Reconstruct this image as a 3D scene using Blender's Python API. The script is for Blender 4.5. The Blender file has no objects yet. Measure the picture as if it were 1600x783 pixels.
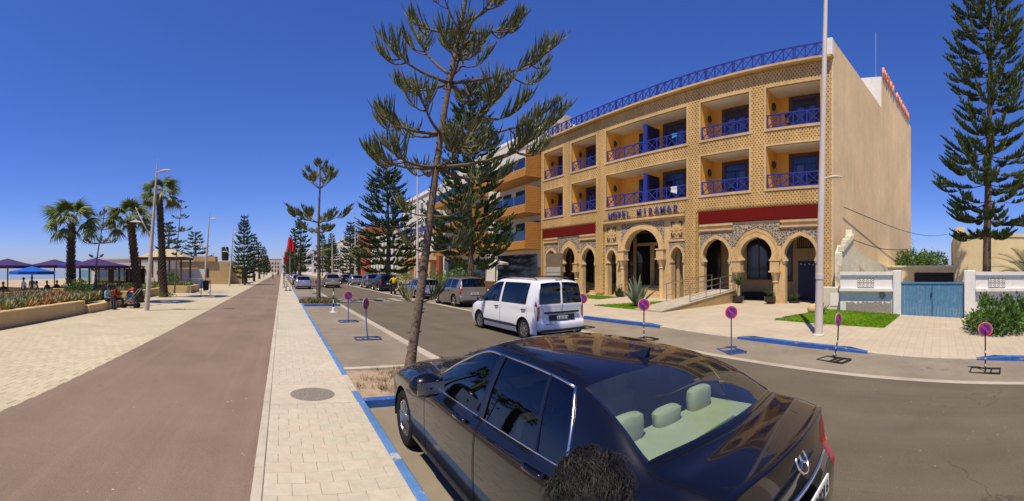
import bpy, bmesh, math, random
from mathutils import Vector, Matrix
R = math.radians; PI = math.pi
SC = bpy.context.scene; COL = SC.collection

# ------------------------------------------------------------------ camera, sky, sun, exposure
cam = bpy.data.cameras.new('camera'); CAM = bpy.data.objects.new('camera', cam); COL.objects.link(CAM)
SC.render.engine = 'CYCLES'
cam.type = 'PANO'; cam.panorama_type = 'CENTRAL_CYLINDRICAL'          # the photograph is a phone sweep panorama
F = 655.0
cam.central_cylindrical_range_u_min = -800/F; cam.central_cylindrical_range_u_max = 800/F
cam.central_cylindrical_range_v_min = -360/F; cam.central_cylindrical_range_v_max = 423/F
cam.central_cylindrical_radius = 1.0
cam.clip_start = 0.02; cam.clip_end = 9000
CAM.location = (0, 0, 2.0); CAM.rotation_euler = (R(90), 0, -360/F)
SC.camera = CAM
SUN_DIR = Vector((0.88, 0.47)).normalized()                            # the way the light travels over the ground
SUN_EL = R(64)
W = bpy.data.worlds.new('World'); SC.world = W; W.use_nodes = True
wn = W.node_tree; wn.nodes.clear()
sky = wn.nodes.new('ShaderNodeTexSky'); sky.sky_type = 'NISHITA'; sky.sun_disc = False
sky.sun_elevation = SUN_EL; sky.sun_rotation = math.atan2(-SUN_DIR.x, -SUN_DIR.y)
sky.altitude = 0; sky.air_density = 1.0; sky.dust_density = 0.35; sky.ozone_density = 3.2
hsv = wn.nodes.new('ShaderNodeHueSaturation'); hsv.inputs['Saturation'].default_value = 1.18; hsv.inputs['Value'].default_value = 1.0
tint = wn.nodes.new('ShaderNodeMix'); tint.data_type = 'RGBA'; tint.blend_type = 'MULTIPLY'; tint.inputs[0].default_value = 1.0; tint.inputs[7].default_value = (0.80, 0.87, 1.5, 1)
bg = wn.nodes.new('ShaderNodeBackground'); bg.inputs['Strength'].default_value = 0.081
wo = wn.nodes.new('ShaderNodeOutputWorld')
wn.links.new(sky.outputs[0], hsv.inputs['Color']); wn.links.new(hsv.outputs[0], tint.inputs[6]); wn.links.new(tint.outputs[2], bg.inputs[0]); wn.links.new(bg.outputs[0], wo.inputs[0])
sl = bpy.data.lights.new('sun', 'SUN'); sl.energy = 5.0; sl.angle = R(0.53); sl.color = (1.0, 0.875, 0.67)
SUN = bpy.data.objects.new('sun', sl); COL.objects.link(SUN); SUN.location = (-20, -20, 40)
ld = Vector((SUN_DIR.x*math.cos(SUN_EL), SUN_DIR.y*math.cos(SUN_EL), -math.sin(SUN_EL)))
SUN.rotation_euler = ld.to_track_quat('-Z', 'Y').to_euler()
SC.view_settings.view_transform = 'Standard'; SC.view_settings.look = 'None'
SC.view_settings.exposure = 0.22; SC.view_settings.gamma = 1.0; SC.view_settings.use_curve_mapping = False
SC.cycles.use_denoising = True; SC.cycles.max_bounces = 7; SC.cycles.transparent_max_bounces = 12
SC.cycles.caustics_reflective = False; SC.cycles.caustics_refractive = False
SC.cycles.sample_clamp_indirect = 6.0

# ------------------------------------------------------------------ materials
MATS = {}
def nodes_of(m):
    m.use_nodes = True
    return m.node_tree, m.node_tree.nodes['Principled BSDF'], m.node_tree.links
def mat(name, c, r=0.6, n=0.12, sc=3.0, bump=0.0, bsc=60.0, met=0.0, coat=0.0, c2=None, spec=0.5, big=0.0, emit=0.0, tr=0.0, wear=None, wsc=1.2, wth=0.6, obj=False, streak=0.0):
    """plain procedural surface: base colour with two scales of noise, optional second colour, worn patches and fine relief"""
    if name in MATS: return MATS[name]
    m = bpy.data.materials.new(name); nt, b, L = nodes_of(m); N = nt.nodes
    b.inputs['Roughness'].default_value = r; b.inputs['Metallic'].default_value = met
    b.inputs['Coat Weight'].default_value = coat; b.inputs['Coat Roughness'].default_value = 0.04
    b.inputs['Specular IOR Level'].default_value = 0.15 if (r > 0.55 and spec == 0.5) else spec
    g = N.new('ShaderNodeNewGeometry'); src = g.outputs['Position']
    if obj:
        tc = N.new('ShaderNodeTexCoord'); src = tc.outputs['Object']
    c = tuple(c); c2 = c2 or tuple(min(1, x*(1+n)) for x in c)
    nz = N.new('ShaderNodeTexNoise'); nz.inputs['Scale'].default_value = sc; nz.inputs['Detail'].default_value = 6; nz.inputs['Roughness'].default_value = 0.65
    L.new(src, nz.inputs['Vector'])
    rp = N.new('ShaderNodeValToRGB'); rp.color_ramp.elements[0].position = 0.3; rp.color_ramp.elements[1].position = 0.7
    rp.color_ramp.elements[0].color = (*[x*(1-n) for x in c], 1); rp.color_ramp.elements[1].color = (*c2, 1)
    L.new(nz.outputs['Fac'], rp.inputs[0]); col = rp.outputs[0]
    if big:
        n2 = N.new('ShaderNodeTexNoise'); n2.inputs['Scale'].default_value = 0.35; n2.inputs['Detail'].default_value = 5; L.new(src, n2.inputs['Vector'])
        mr = N.new('ShaderNodeMapRange'); mr.inputs[1].default_value = 0.3; mr.inputs[2].default_value = 0.7; mr.inputs[3].default_value = 1-big; mr.inputs[4].default_value = 1+big
        L.new(n2.outputs['Fac'], mr.inputs[0])
        mx = N.new('ShaderNodeMix'); mx.data_type = 'RGBA'; mx.blend_type = 'MULTIPLY'; mx.inputs[0].default_value = 1
        L.new(col, mx.inputs[6]); L.new(mr.outputs[0], mx.inputs[7]); col = mx.outputs[2]
    if streak:
        ms = N.new('ShaderNodeMapping'); ms.inputs['Scale'].default_value = (1.6, 1.6, 0.09); L.new(src, ms.inputs['Vector'])
        ns = N.new('ShaderNodeTexNoise'); ns.inputs['Scale'].default_value = 1.3; ns.inputs['Detail'].default_value = 9; ns.inputs['Roughness'].default_value = 0.65; L.new(ms.outputs[0], ns.inputs['Vector'])
        r3 = N.new('ShaderNodeMapRange'); r3.inputs[1].default_value = 0.35; r3.inputs[2].default_value = 0.7; r3.inputs[3].default_value = 1+streak*0.4; r3.inputs[4].default_value = 1-streak; L.new(ns.outputs['Fac'], r3.inputs[0])
        x3 = N.new('ShaderNodeMix'); x3.data_type = 'RGBA'; x3.blend_type = 'MULTIPLY'; x3.inputs[0].default_value = 1; L.new(col, x3.inputs[6]); L.new(r3.outputs[0], x3.inputs[7]); col = x3.outputs[2]
    if wear:
        n3 = N.new('ShaderNodeTexNoise'); n3.inputs['Scale'].default_value = wsc; n3.inputs['Detail'].default_value = 9; n3.inputs['Roughness'].default_value = 0.7; L.new(src, n3.inputs['Vector'])
        st = N.new('ShaderNodeMapRange'); st.inputs[1].default_value = wth; st.inputs[2].default_value = wth+0.05; L.new(n3.outputs['Fac'], st.inputs[0])
        mw = N.new('ShaderNodeMix'); mw.data_type = 'RGBA'; L.new(st.outputs[0], mw.inputs[0]); L.new(col, mw.inputs[6]); mw.inputs[7].default_value = (*wear, 1); col = mw.outputs[2]
    L.new(col, b.inputs['Base Color'])
    if bump:
        nb = N.new('ShaderNodeTexNoise'); nb.inputs['Scale'].default_value = bsc; nb.inputs['Detail'].default_value = 4; L.new(src, nb.inputs['Vector'])
        bp = N.new('ShaderNodeBump'); bp.inputs['Strength'].default_value = min(1, bump); bp.inputs['Distance'].default_value = 0.02
        L.new(nb.outputs['Fac'], bp.inputs['Height']); L.new(bp.outputs[0], b.inputs['Normal'])
    if emit:
        b.inputs['Emission Color'].default_value = (*c, 1); b.inputs['Emission Strength'].default_value = emit
    if tr:
        b.inputs['Subsurface Weight'].default_value = 0.0; b.inputs['Transmission Weight'].default_value = 0.0
        t = N.new('ShaderNodeBsdfTranslucent'); L.new(col, t.inputs[0]); mixs = N.new('ShaderNodeMixShader'); mixs.inputs[0].default_value = tr
        out = N['Material Output']; L.new(b.outputs[0], mixs.inputs[1]); L.new(t.outputs[0], mixs.inputs[2]); L.new(mixs.outputs[0], out.inputs[0])
    MATS[name] = m
    return m
def glass(name, tint=(0.5, 0.56, 0.52), refl=0.06, rough=0.0, dust_sheen=0.0):
    """thin pane: tinted see-through plus a Fresnel mirror"""
    if name in MATS: return MATS[name]
    m = bpy.data.materials.new(name); m.use_nodes = True; nt = m.node_tree; N = nt.nodes; L = nt.links; N.clear()
    t = N.new('ShaderNodeBsdfTransparent'); t.inputs[0].default_value = (*tint, 1)
    g = N.new('ShaderNodeBsdfGlossy'); g.inputs['Roughness'].default_value = rough; g.inputs[0].default_value = (0.9, 0.95, 1, 1)
    fr = N.new('ShaderNodeLayerWeight'); fr.inputs[0].default_value = 0.25
    mr = N.new('ShaderNodeMapRange'); mr.inputs[3].default_value = refl; mr.inputs[4].default_value = 1.0
    L.new(fr.outputs['Fresnel'], mr.inputs[0])
    mx = N.new('ShaderNodeMixShader'); o = N.new('ShaderNodeOutputMaterial')
    L.new(mr.outputs[0], mx.inputs[0]); L.new(g.outputs[0], mx.inputs[2]); L.new(mx.outputs[0], o.inputs[0])
    if dust_sheen:
        df = N.new('ShaderNodeBsdfDiffuse'); df.inputs[0].default_value = (0.42, 0.47, 0.38, 1); md = N.new('ShaderNodeMixShader'); md.inputs[0].default_value = dust_sheen  # pale film paints dust together with a milky sky reflection
        L.new(t.outputs[0], md.inputs[1]); L.new(df.outputs[0], md.inputs[2]); L.new(md.outputs[0], mx.inputs[1])
    else: L.new(t.outputs[0], mx.inputs[1])
    MATS[name] = m
    return m
def paver_mat(name, c1, c2, mortar, bw, rh, ms, rot=0.0, rough=0.75):
    """concrete pavers too far off to build singly: world-space brick pattern with joints in relief"""
    m = bpy.data.materials.new(name); nt, b, L = nodes_of(m); N = nt.nodes
    b.inputs['Roughness'].default_value = rough; b.inputs['Specular IOR Level'].default_value = 0.2
    g = N.new('ShaderNodeNewGeometry'); mp = N.new('ShaderNodeMapping'); mp.inputs['Rotation'].default_value = (0, 0, rot); L.new(g.outputs['Position'], mp.inputs['Vector'])
    br = N.new('ShaderNodeTexBrick'); br.inputs['Scale'].default_value = 1.0; br.inputs['Brick Width'].default_value = bw; br.inputs['Row Height'].default_value = rh
    br.inputs['Mortar Size'].default_value = ms; br.inputs['Mortar Smooth'].default_value = 0.3; br.inputs['Bias'].default_value = -0.1
    br.inputs['Color1'].default_value = (*c1, 1); br.inputs['Color2'].default_value = (*c2, 1); br.inputs['Mortar'].default_value = (*mortar, 1)
    L.new(mp.outputs[0], br.inputs['Vector'])
    nz = N.new('ShaderNodeTexNoise'); nz.inputs['Scale'].default_value = 0.6; nz.inputs['Detail'].default_value = 8; nz.inputs['Roughness'].default_value = 0.7; L.new(g.outputs['Position'], nz.inputs['Vector'])
    mr = N.new('ShaderNodeMapRange'); mr.inputs[1].default_value = 0.3; mr.inputs[2].default_value = 0.7; mr.inputs[3].default_value = 0.86; mr.inputs[4].default_value = 1.1; L.new(nz.outputs['Fac'], mr.inputs[0])
    mx = N.new('ShaderNodeMix'); mx.data_type = 'RGBA'; mx.blend_type = 'MULTIPLY'; mx.inputs[0].default_value = 1
    L.new(br.outputs['Color'], mx.inputs[6]); L.new(mr.outputs[0], mx.inputs[7]); L.new(mx.outputs[2], b.inputs['Base Color'])
    inv = N.new('ShaderNodeMath'); inv.operation = 'SUBTRACT'; inv.inputs[0].default_value = 1; L.new(br.outputs['Fac'], inv.inputs[1])
    bp = N.new('ShaderNodeBump'); bp.inputs['Strength'].default_value = 0.5; bp.inputs['Distance'].default_value = 0.006; L.new(inv.outputs[0], bp.inputs['Height']); L.new(bp.outputs[0], b.inputs['Normal'])
    MATS[name] = m
    return m
def asphalt(name, c, c2, speck, line=0.0):
    """rolled tarmac: fine aggregate, pale specks, long soft wear patches, a few hairline cracks"""
    m = bpy.data.materials.new(name); nt, b, L = nodes_of(m); N = nt.nodes
    b.inputs['Roughness'].default_value = 0.85; b.inputs['Specular IOR Level'].default_value = 0.2
    g = N.new('ShaderNodeNewGeometry'); P = g.outputs['Position']
    def noise(s, d, ro=0.6):
        n = N.new('ShaderNodeTexNoise'); n.inputs['Scale'].default_value = s; n.inputs['Detail'].default_value = d; n.inputs['Roughness'].default_value = ro; L.new(P, n.inputs['Vector']); return n.outputs['Fac']
    def ramp(x, a, bb, lo, hi):
        r = N.new('ShaderNodeMapRange'); r.inputs[1].default_value = a; r.inputs[2].default_value = bb; r.inputs[3].default_value = lo; r.inputs[4].default_value = hi; L.new(x, r.inputs[0]); return r.outputs[0]
    def mix(f, a, bb, mode='MIX'):
        x = N.new('ShaderNodeMix'); x.data_type = 'RGBA'; x.blend_type = mode
        for i, v in ((0, f), (6, a), (7, bb)):
            if hasattr(v, 'links'): L.new(v, x.inputs[i])
            else: x.inputs[i].default_value = v
        return x.outputs[2]
    mp = N.new('ShaderNodeMapping'); mp.inputs['Scale'].default_value = (0.9, 0.12, 1); L.new(P, mp.inputs['Vector'])
    ln = N.new('ShaderNodeTexNoise'); ln.inputs['Scale'].default_value = 1.0; ln.inputs['Detail'].default_value = 6; L.new(mp.outputs[0], ln.inputs['Vector'])
    col = mix(ramp(ln.outputs['Fac'], 0.3, 0.7, 0, 1), (*c, 1), (*c2, 1))
    col = mix(1.0, col, ramp(noise(0.5, 7), 0.3, 0.7, 0.85, 1.12), 'MULTIPLY')
    col = mix(1.0, col, ramp(noise(90, 3), 0.3, 0.7, 0.72, 1.25), 'MULTIPLY')
    vo = N.new('ShaderNodeTexVoronoi'); vo.inputs['Scale'].default_value = 7; L.new(P, vo.inputs['Vector'])
    spk = N.new('ShaderNodeMath'); spk.operation = 'MULTIPLY'; L.new(ramp(vo.outputs['Distance'], 0.10, 0.06, 0, 1), spk.inputs[0]); L.new(ramp(noise(1.1, 2), 0.56, 0.62, 0, 0.8), spk.inputs[1])
    col = mix(spk.outputs[0], col, (*speck, 1))
    # cooler repairs, dark drips of oil, pale dust drifted along the lanes, hairline cracks
    col = mix(ramp(noise(0.23, 3), 0.56, 0.58, 0, 0.10), col, (c[0]*0.55, c[1]*0.55, c[2]*0.56, 1))
    col = mix(ramp(noise(2.3, 2), 0.68, 0.74, 0, 0.22), col, (c[0]*0.45, c[1]*0.43, c[2]*0.42, 1))
    m2 = N.new('ShaderNodeMapping'); m2.inputs['Scale'].default_value = (2.2, 0.06, 1); L.new(P, m2.inputs['Vector'])
    d2 = N.new('ShaderNodeTexNoise'); d2.inputs['Scale'].default_value = 1.0; d2.inputs['Detail'].default_value = 8; d2.inputs['Roughness'].default_value = 0.7; L.new(m2.outputs[0], d2.inputs['Vector'])
    col = mix(ramp(d2.outputs['Fac'], 0.52, 0.75, 0, 0.30), col, (c[0]*1.75, c[1]*1.75, c[2]*1.75, 1))
    wv = N.new('ShaderNodeVectorMath'); wv.operation = 'ADD'; nv = N.new('ShaderNodeTexNoise'); nv.inputs['Scale'].default_value = 1.4; nv.inputs['Detail'].default_value = 5; L.new(P, nv.inputs['Vector']); L.new(P, wv.inputs[0]); L.new(nv.outputs['Color'], wv.inputs[1])
    ck = N.new('ShaderNodeTexVoronoi'); ck.feature = 'DISTANCE_TO_EDGE'; ck.inputs['Scale'].default_value = 0.42; L.new(wv.outputs[0], ck.inputs['Vector'])
    cm_ = N.new('ShaderNodeMath'); cm_.operation = 'MULTIPLY'; L.new(ramp(ck.outputs['Distance'], 0.006, 0.002, 0, 1), cm_.inputs[0]); L.new(ramp(noise(0.4, 2), 0.56, 0.62, 0, 0.5), cm_.inputs[1])
    col = mix(cm_.outputs[0], col, (c[0]*0.4, c[1]*0.38, c[2]*0.36, 1))
    L.new(col, b.inputs['Base Color'])
    bp = N.new('ShaderNodeBump'); bp.inputs['Strength'].default_value = 0.35; bp.inputs['Distance'].default_value = 0.008; L.new(noise(120, 3), bp.inputs['Height']); L.new(bp.outputs[0], b.inputs['Normal'])
    MATS[name] = m
    return m

# ------------------------------------------------------------------ mesh builder
class MB:
    def __init__(s): s.v = []; s.f = []; s.m = []
    def add(s, vs, fs, mi=0):
        o = len(s.v); s.v.extend([tuple(p) for p in vs]); s.f.extend([tuple(i+o for i in f) for f in fs]); s.m.extend([mi]*len(fs)); return s
    def box(s, a, b, mi=0):
        (x0, y0, z0), (x1, y1, z1) = a, b
        return s.add([(x0,y0,z0),(x1,y0,z0),(x1,y1,z0),(x0,y1,z0),(x0,y0,z1),(x1,y0,z1),(x1,y1,z1),(x0,y1,z1)],
                     [(3,2,1,0),(4,5,6,7),(0,1,5,4),(1,2,6,5),(2,3,7,6),(3,0,4,7)], mi)
    def cbox(s, a, b, c=0.01, mi=0):
        """box with its upper edges chamfered"""
        (x0, y0, z0), (x1, y1, z1) = a, b; zc = z1-c
        vs = [(x0,y0,z0),(x1,y0,z0),(x1,y1,z0),(x0,y1,z0),(x0,y0,zc),(x1,y0,zc),(x1,y1,zc),(x0,y1,zc),(x0+c,y0+c,z1),(x1-c,y0+c,z1),(x1-c,y1-c,z1),(x0+c,y1-c,z1)]
        fs = [(3,2,1,0),(8,9,10,11)]
        for k in range(4):
            n = (k+1) % 4; fs += [(k,n,n+4,k+4), (k+4,n+4,n+8,k+8)]
        return s.add(vs, fs, mi)
    def bar(s, p, q, w, h=None, mi=0, up=(0,0,1)):
        """square bar from p to q"""
        p, q = Vector(p), Vector(q); h = h or w; d = (q-p).normalized(); u = Vector(up)
        if abs(d.dot(u)) > 0.97: u = Vector((1,0,0))
        a = d.cross(u).normalized()*w/2; b = a.cross(d).normalized()*h/2
        vs = [p-a-b, p+a-b, p+a+b, p-a+b, q-a-b, q+a-b, q+a+b, q-a+b]
        return s.add(vs, [(3,2,1,0),(4,5,6,7),(0,1,5,4),(1,2,6,5),(2,3,7,6),(3,0,4,7)], mi)
    def tube(s, pts, rad, n=8, mi=0, caps=True):
        pts = [Vector(p) for p in pts]; k = len(pts); rad = rad if hasattr(rad, '__len__') else [rad]*k
        vs = []; fs = []; a = None
        for i, p in enumerate(pts):
            d = (pts[min(i+1, k-1)]-pts[max(i-1, 0)]).normalized()
            if a is None:
                a = d.orthogonal().normalized()
            else:
                a = (a - d*a.dot(d)).normalized()
            b = d.cross(a)
            for j in range(n):
                t = 2*PI*j/n; vs.append(p + (a*math.cos(t)+b*math.sin(t))*rad[i])
        for i in range(k-1):
            for j in range(n):
                j2 = (j+1) % n; fs.append((i*n+j, i*n+j2, (i+1)*n+j2, (i+1)*n+j))
        if caps: fs += [tuple(range(n-1, -1, -1)), tuple((k-1)*n+j for j in range(n))]
        return s.add(vs, fs, mi)
    def lathe(s, prof, n=20, c=(0,0,0), axis='Z', mi=0):
        vs = []; fs = []; c = Vector(c)
        for (r, z) in prof:
            for j in range(n):
                t = 2*PI*j/n; x, y = r*math.cos(t), r*math.sin(t)
                p = {'Z': (x, y, z), 'X': (z, x, y), 'Y': (y, z, x)}[axis]
                vs.append(c+Vector(p))
        for i in range(len(prof)-1):
            for j in range(n):
                j2 = (j+1) % n; fs.append((i*n+j, i*n+j2, (i+1)*n+j2, (i+1)*n+j))
        if prof[0] != prof[-1] and prof[0][0] > 1e-4: fs.append(tuple(range(n-1, -1, -1)))
        if prof[0] != prof[-1] and prof[-1][0] > 1e-4: fs.append(tuple((len(prof)-1)*n+j for j in range(n)))
        return s.add(vs, fs, mi)
    def prism(s, poly, fn, d, mi=0):
        """extrude a 2-D outline: fn(a, b, depth) -> point"""
        n = len(poly); vs = [fn(a, b, 0) for a, b in poly]+[fn(a, b, d) for a, b in poly]
        fs = [tuple(range(n-1, -1, -1)), tuple(range(n, 2*n))]+[(i, (i+1) % n, (i+1) % n+n, i+n) for i in range(n)]
        return s.add(vs, fs, mi)
    def grid(s, fn, nu, nv, mi=0, skip=None):
        vs = [fn(i/nu, j/nv) for i in range(nu+1) for j in range(nv+1)]
        fs = [(i*(nv+1)+j, (i+1)*(nv+1)+j, (i+1)*(nv+1)+j+1, i*(nv+1)+j+1) for i in range(nu) for j in range(nv) if not (skip and skip((i+.5)/nu, (j+.5)/nv))]
        return s.add(vs, fs, mi)
    def ball(s, c, r, nu=10, nv=7, mi=0):
        r = r if hasattr(r, '__len__') else (r, r, r); vs = []; fs = []
        for i in range(nv+1):
            f = PI*i/nv
            for j in range(nu):
                t = 2*PI*j/nu; vs.append((c[0]+r[0]*math.sin(f)*math.cos(t), c[1]+r[1]*math.sin(f)*math.sin(t), c[2]+r[2]*math.cos(f)))
        for i in range(nv):
            for j in range(nu):
                j2 = (j+1) % nu; fs.append((i*nu+j, (i+1)*nu+j, (i+1)*nu+j2, i*nu+j2))
        return s.add(vs, fs, mi)
    def build(s, name, mats, parent=None, smooth=False, world=True, weld=False):
        me = bpy.data.meshes.new(name)
        off = Vector((0,0,0))
        if parent is not None and world:
            o = parent
            while o is not None: off += o.location; o = o.parent
        me.from_pydata([(x-off.x, y-off.y, z-off.z) for x, y, z in s.v], [], s.f)
        mats = mats if isinstance(mats, (list, tuple)) else [mats]
        for m in mats: me.materials.append(m)
        if len(mats) > 1: me.polygons.foreach_set('material_index', s.m)
        bm = bmesh.new(); bm.from_mesh(me)
        if weld: bmesh.ops.remove_doubles(bm, verts=bm.verts, dist=weld if isinstance(weld, float) else 1e-4)
        bmesh.ops.recalc_face_normals(bm, faces=bm.faces) if len(me.polygons) < 60000 and not getattr(s, 'keep', False) else None
        bm.to_mesh(me); bm.free()
        if smooth:
            me.polygons.foreach_set('use_smooth', [True]*len(me.polygons))
            if smooth is not True: me.set_sharp_from_angle(angle=R(smooth))
        me.update()
        o = bpy.data.objects.new(name, me); COL.objects.link(o); o.parent = parent
        return o
def place(ob, name, parent=None, loc=(0,0,0), rz=0.0, scale=None, mesh=None):
    o = bpy.data.objects.new(name, mesh or ob.data); COL.objects.link(o); o.parent = parent; o.location = loc; o.rotation_euler = (0,0,rz)
    if scale: o.scale = scale
    return o
def tag(o, label, cat, group=None, kind=None):
    o['label'] = label; o['category'] = cat
    if group: o['group'] = group
    if kind: o['kind'] = kind
    return o
def thing(name, label, cat, loc=(0,0,0), rz=0.0, group=None):
    o = bpy.data.objects.new(name, None); COL.objects.link(o); o.location = loc; o.rotation_euler = (0,0,rz); o.empty_display_size = 0.2
    return tag(o, label, cat, group)
def structure(o, label=None):
    o['kind'] = 'structure'
    if label: o['label'] = label
    return o
def stuff(o, label=None, cat=None):
    o['kind'] = 'stuff'
    if label: o['label'] = label
    if cat: o['category'] = cat
    return o
TMP = bpy.data.scenes.new('workbench')                                 # scratch scene, removed at the end
def realize(o):
    TMP.collection.objects.link(o); vl = TMP.view_layers[0]; vl.update()
    me = bpy.data.meshes.new_from_object(o.evaluated_get(vl.depsgraph)); bpy.data.objects.remove(o); return me
def copy_tree(o, parent=None):
    c = o.copy(); COL.objects.link(c); c.parent = parent
    for ch in list(o.children): copy_tree(ch, c)
    return c
def cl(x, a=0.0, b=1.0): return max(a, min(b, x))
def lerp(a, b, t): return a+(b-a)*t
def g(x, y):
    """level of the carriageway: it falls gently towards the hotel drive beside and behind the photographer"""
    return -0.5*cl((8-y)/10, 0, 1.3)*cl((x-3)/6)
# ------------------------------------------------------------------ the ground
M_sand = mat('sand', (0.40, 0.31, 0.21), 0.9, 0.15, 0.8, bump=0.4, bsc=20, big=0.2)
M_soil = mat('soil', (0.33, 0.25, 0.17), 0.95, 0.25, 6, bump=0.6, bsc=40, big=0.1)
M_ground = mat('ground', (0.34, 0.29, 0.22), 0.95, 0.2, 0.5, bump=0.3, bsc=10, big=0.2)
M_road = asphalt('road_asphalt', (0.108, 0.09, 0.062), (0.13, 0.109, 0.077), (0.42, 0.38, 0.33))
M_path = asphalt('red_path_asphalt', (0.18, 0.13, 0.093), (0.207, 0.15, 0.11), (0.55, 0.48, 0.4))
M_conc = mat('bay_concrete', (0.215, 0.182, 0.137), 0.85, 0.12, 1.5, bump=0.25, bsc=60, big=0.16, wear=(0.17, 0.148, 0.12), wsc=1.6, wth=0.6)
M_gut = mat('gutter_concrete', (0.37, 0.325, 0.26), 0.85, 0.14, 2.5, bump=0.2, big=0.12)
M_edge = mat('edging_concrete', (0.42, 0.375, 0.30), 0.85, 0.14, 3, bump=0.2, big=0.1)
M_blue = mat('kerb_paint_blue', (0.035, 0.105, 0.33), 0.6, 0.18, 3, bump=0.15, big=0.12, wear=(0.25, 0.27, 0.3), wsc=4, wth=0.6)
M_blue2 = mat('kerb_paint_faded', (0.085, 0.185, 0.39), 0.6, 0.16, 3, bump=0.15, big=0.15, wear=(0.36, 0.36, 0.36), wsc=3.2, wth=0.585)
M_joint = mat('joint_sand', (0.39, 0.34, 0.26), 0.95, 0.2, 10)
M_pav = [mat('paver_%d' % k, c, 0.8, 0.1, 9, bump=0.2, bsc=90, big=0.08) for k, c in enumerate([(0.44, 0.395, 0.31), (0.425, 0.385, 0.30), (0.455, 0.405, 0.315), (0.435, 0.38, 0.295)])]
M_pavfar = paver_mat('sidewalk_pavers_far', (0.445, 0.40, 0.312), (0.43, 0.385, 0.298), (0.37, 0.33, 0.255), 0.232, 0.2, 0.006)
M_prom = paver_mat('promenade_pavers', (0.45, 0.39, 0.27), (0.425, 0.365, 0.255), (0.365, 0.315, 0.215), 0.24, 0.24, 0.005)
M_rpav = paver_mat('hotel_pavers', (0.45, 0.385, 0.285), (0.425, 0.36, 0.265), (0.36, 0.305, 0.225), 0.25, 0.25, 0.008)

def yseq(a, b, near=(-6, 14), fine=0.5):
    ys = [a]; y = a
    while y < b-1e-6:
        st = fine if near[0]-fine <= y < near[1] else (4 if y < 60 else 40)
        y = min(b, y+st); ys.append(y)
    return ys
def strip(name, x0, x1, y0, y1, dz, m, nx=4, zf=g, parent=None):
    mb = MB(); ys = yseq(y0, y1); X = (lambda v, y: v(y) if callable(v) else v)
    vs = [(lerp(X(x0, y), X(x1, y), i/nx), y, zf(lerp(X(x0, y), X(x1, y), i/nx), y)+dz) for y in ys for i in range(nx+1)]
    fs = [(j*(nx+1)+i, j*(nx+1)+i+1, (j+1)*(nx+1)+i+1, (j+1)*(nx+1)+i) for j in range(len(ys)-1) for i in range(nx)]
    mb.add(vs, fs); return structure(mb.build(name, m, parent))
flat = lambda x, y: 0.0
Y0, Y1 = -30, 420
# one sheet that reaches the horizon
mb = MB(); xs = [-16, -8, 0, 3, 5, 7, 9, 12, 20, 40, 120, 600, 4000]; ys = [-4000, -400, -60, -20]+[k*1.0 for k in range(-10, 20, 2)]+[30, 60, 120, 420, 1000, 4000]
mb.add([(x, y, g(x, y)-0.05) for y in ys for x in xs], [(j*len(xs)+i, j*len(xs)+i+1, (j+1)*len(xs)+i+1, (j+1)*len(xs)+i) for j in range(len(ys)-1) for i in range(len(xs)-1)])
structure(mb.build('ground', M_ground))
mb = MB(); prof = [(-16, -0.05), (-30, -0.35), (-60, -0.8), (-100, -1.7), (-160, -3.5)]
ys = [-4000, -200, 0, 60, 200, 4000]
mb.add([(x, y, z) for y in ys for x, z in prof], [(j*5+i+1, j*5+i, (j+1)*5+i, (j+1)*5+i+1) for j in range(5) for i in range(4)])
structure(mb.build('beach', M_sand))
M_sea = mat('sea_water', (0.19, 0.26, 0.33), 0.45, 0.1, 0.05, bump=0.3, bsc=0.8, c2=(0.22, 0.29, 0.36))
mb = MB(); mb.add([(-90, -4000, -1.75), (-6000, -4000, -1.75), (-6000, 6000, -1.75), (-90, 6000, -1.75)], [(3, 2, 1, 0)])
structure(mb.build('sea', M_sea))
strip('road', 3.55, 8.95, Y0, Y1, 0.0, M_road, 6)
strip('parking_lane_near', 1.19, 3.3, Y0, Y1, 0.004, M_conc, 2)
strip('gutter_near', 3.3, 3.55, Y0, Y1, 0.006, M_gut, 1)
strip('parking_lane_far', 9.2, 11.4, Y0, Y1, 0.004, M_conc, 2)
strip('gutter_far', 8.95, 9.2, Y0, Y1, 0.006, M_gut, 1)
strip('cycle_path', -3.47, -0.262, Y0, Y1, 0.12, M_path, 4, flat)
prom = strip('promenade', -8.3, -3.47, Y0, Y1, 0.116, M_prom, 4, flat)
strip('promenade_court', -15.9, -8.3, 22.4, Y1, 0.112, M_prom, 3, flat)
side = strip('sidewalk', -0.16, 1.09, Y0, Y1, 0.108, M_pavfar, 2, flat)
# sidewalk pavers, laid in running bond, built singly near the photographer
def paver_mesh(w, d, h=0.03, c=0.004):
    out = []
    for m in M_pav:
        mb = MB(); mb.cbox((-w/2, -d/2, -h), (w/2, d/2, 0), c); o = mb.build('paver', m); out.append(o.data); bpy.data.objects.remove(o)
    return out
rnd = random.Random(4)
full = paver_mesh(0.2482, 0.1962); half = paver_mesh(0.1232, 0.1962)
jn = MB(); jn.box((-0.155, 1.8, 0.102), (1.085, 11.6, 0.1095)); structure(jn.build('joint_bed', M_joint, side))
y = 1.9; row = 0; npv = 0
while y < 11.5 and npv < 296:
    off = 0.125 if row % 2 else 0.0
    xs = [(-0.155+off+0.25*k, 0.25) for k in range(5)]
    if off: xs = [(-0.155, 0.125)]+xs[:4]+[(0.97, 0.125)]
    for x, w in xs:
        if 5.85 < y < 6.85: continue                                              # a plain concrete patch holds the round cover here
        o = place(None, 'paver', side, (x+w/2-0.003, y+0.1, 0.1215+rnd.uniform(-0.0008, 0.0008)), rnd.uniform(-0.006, 0.006), mesh=rnd.choice(full if w > 0.2 else half)); npv += 1
    y += 0.2; row += 1
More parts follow.
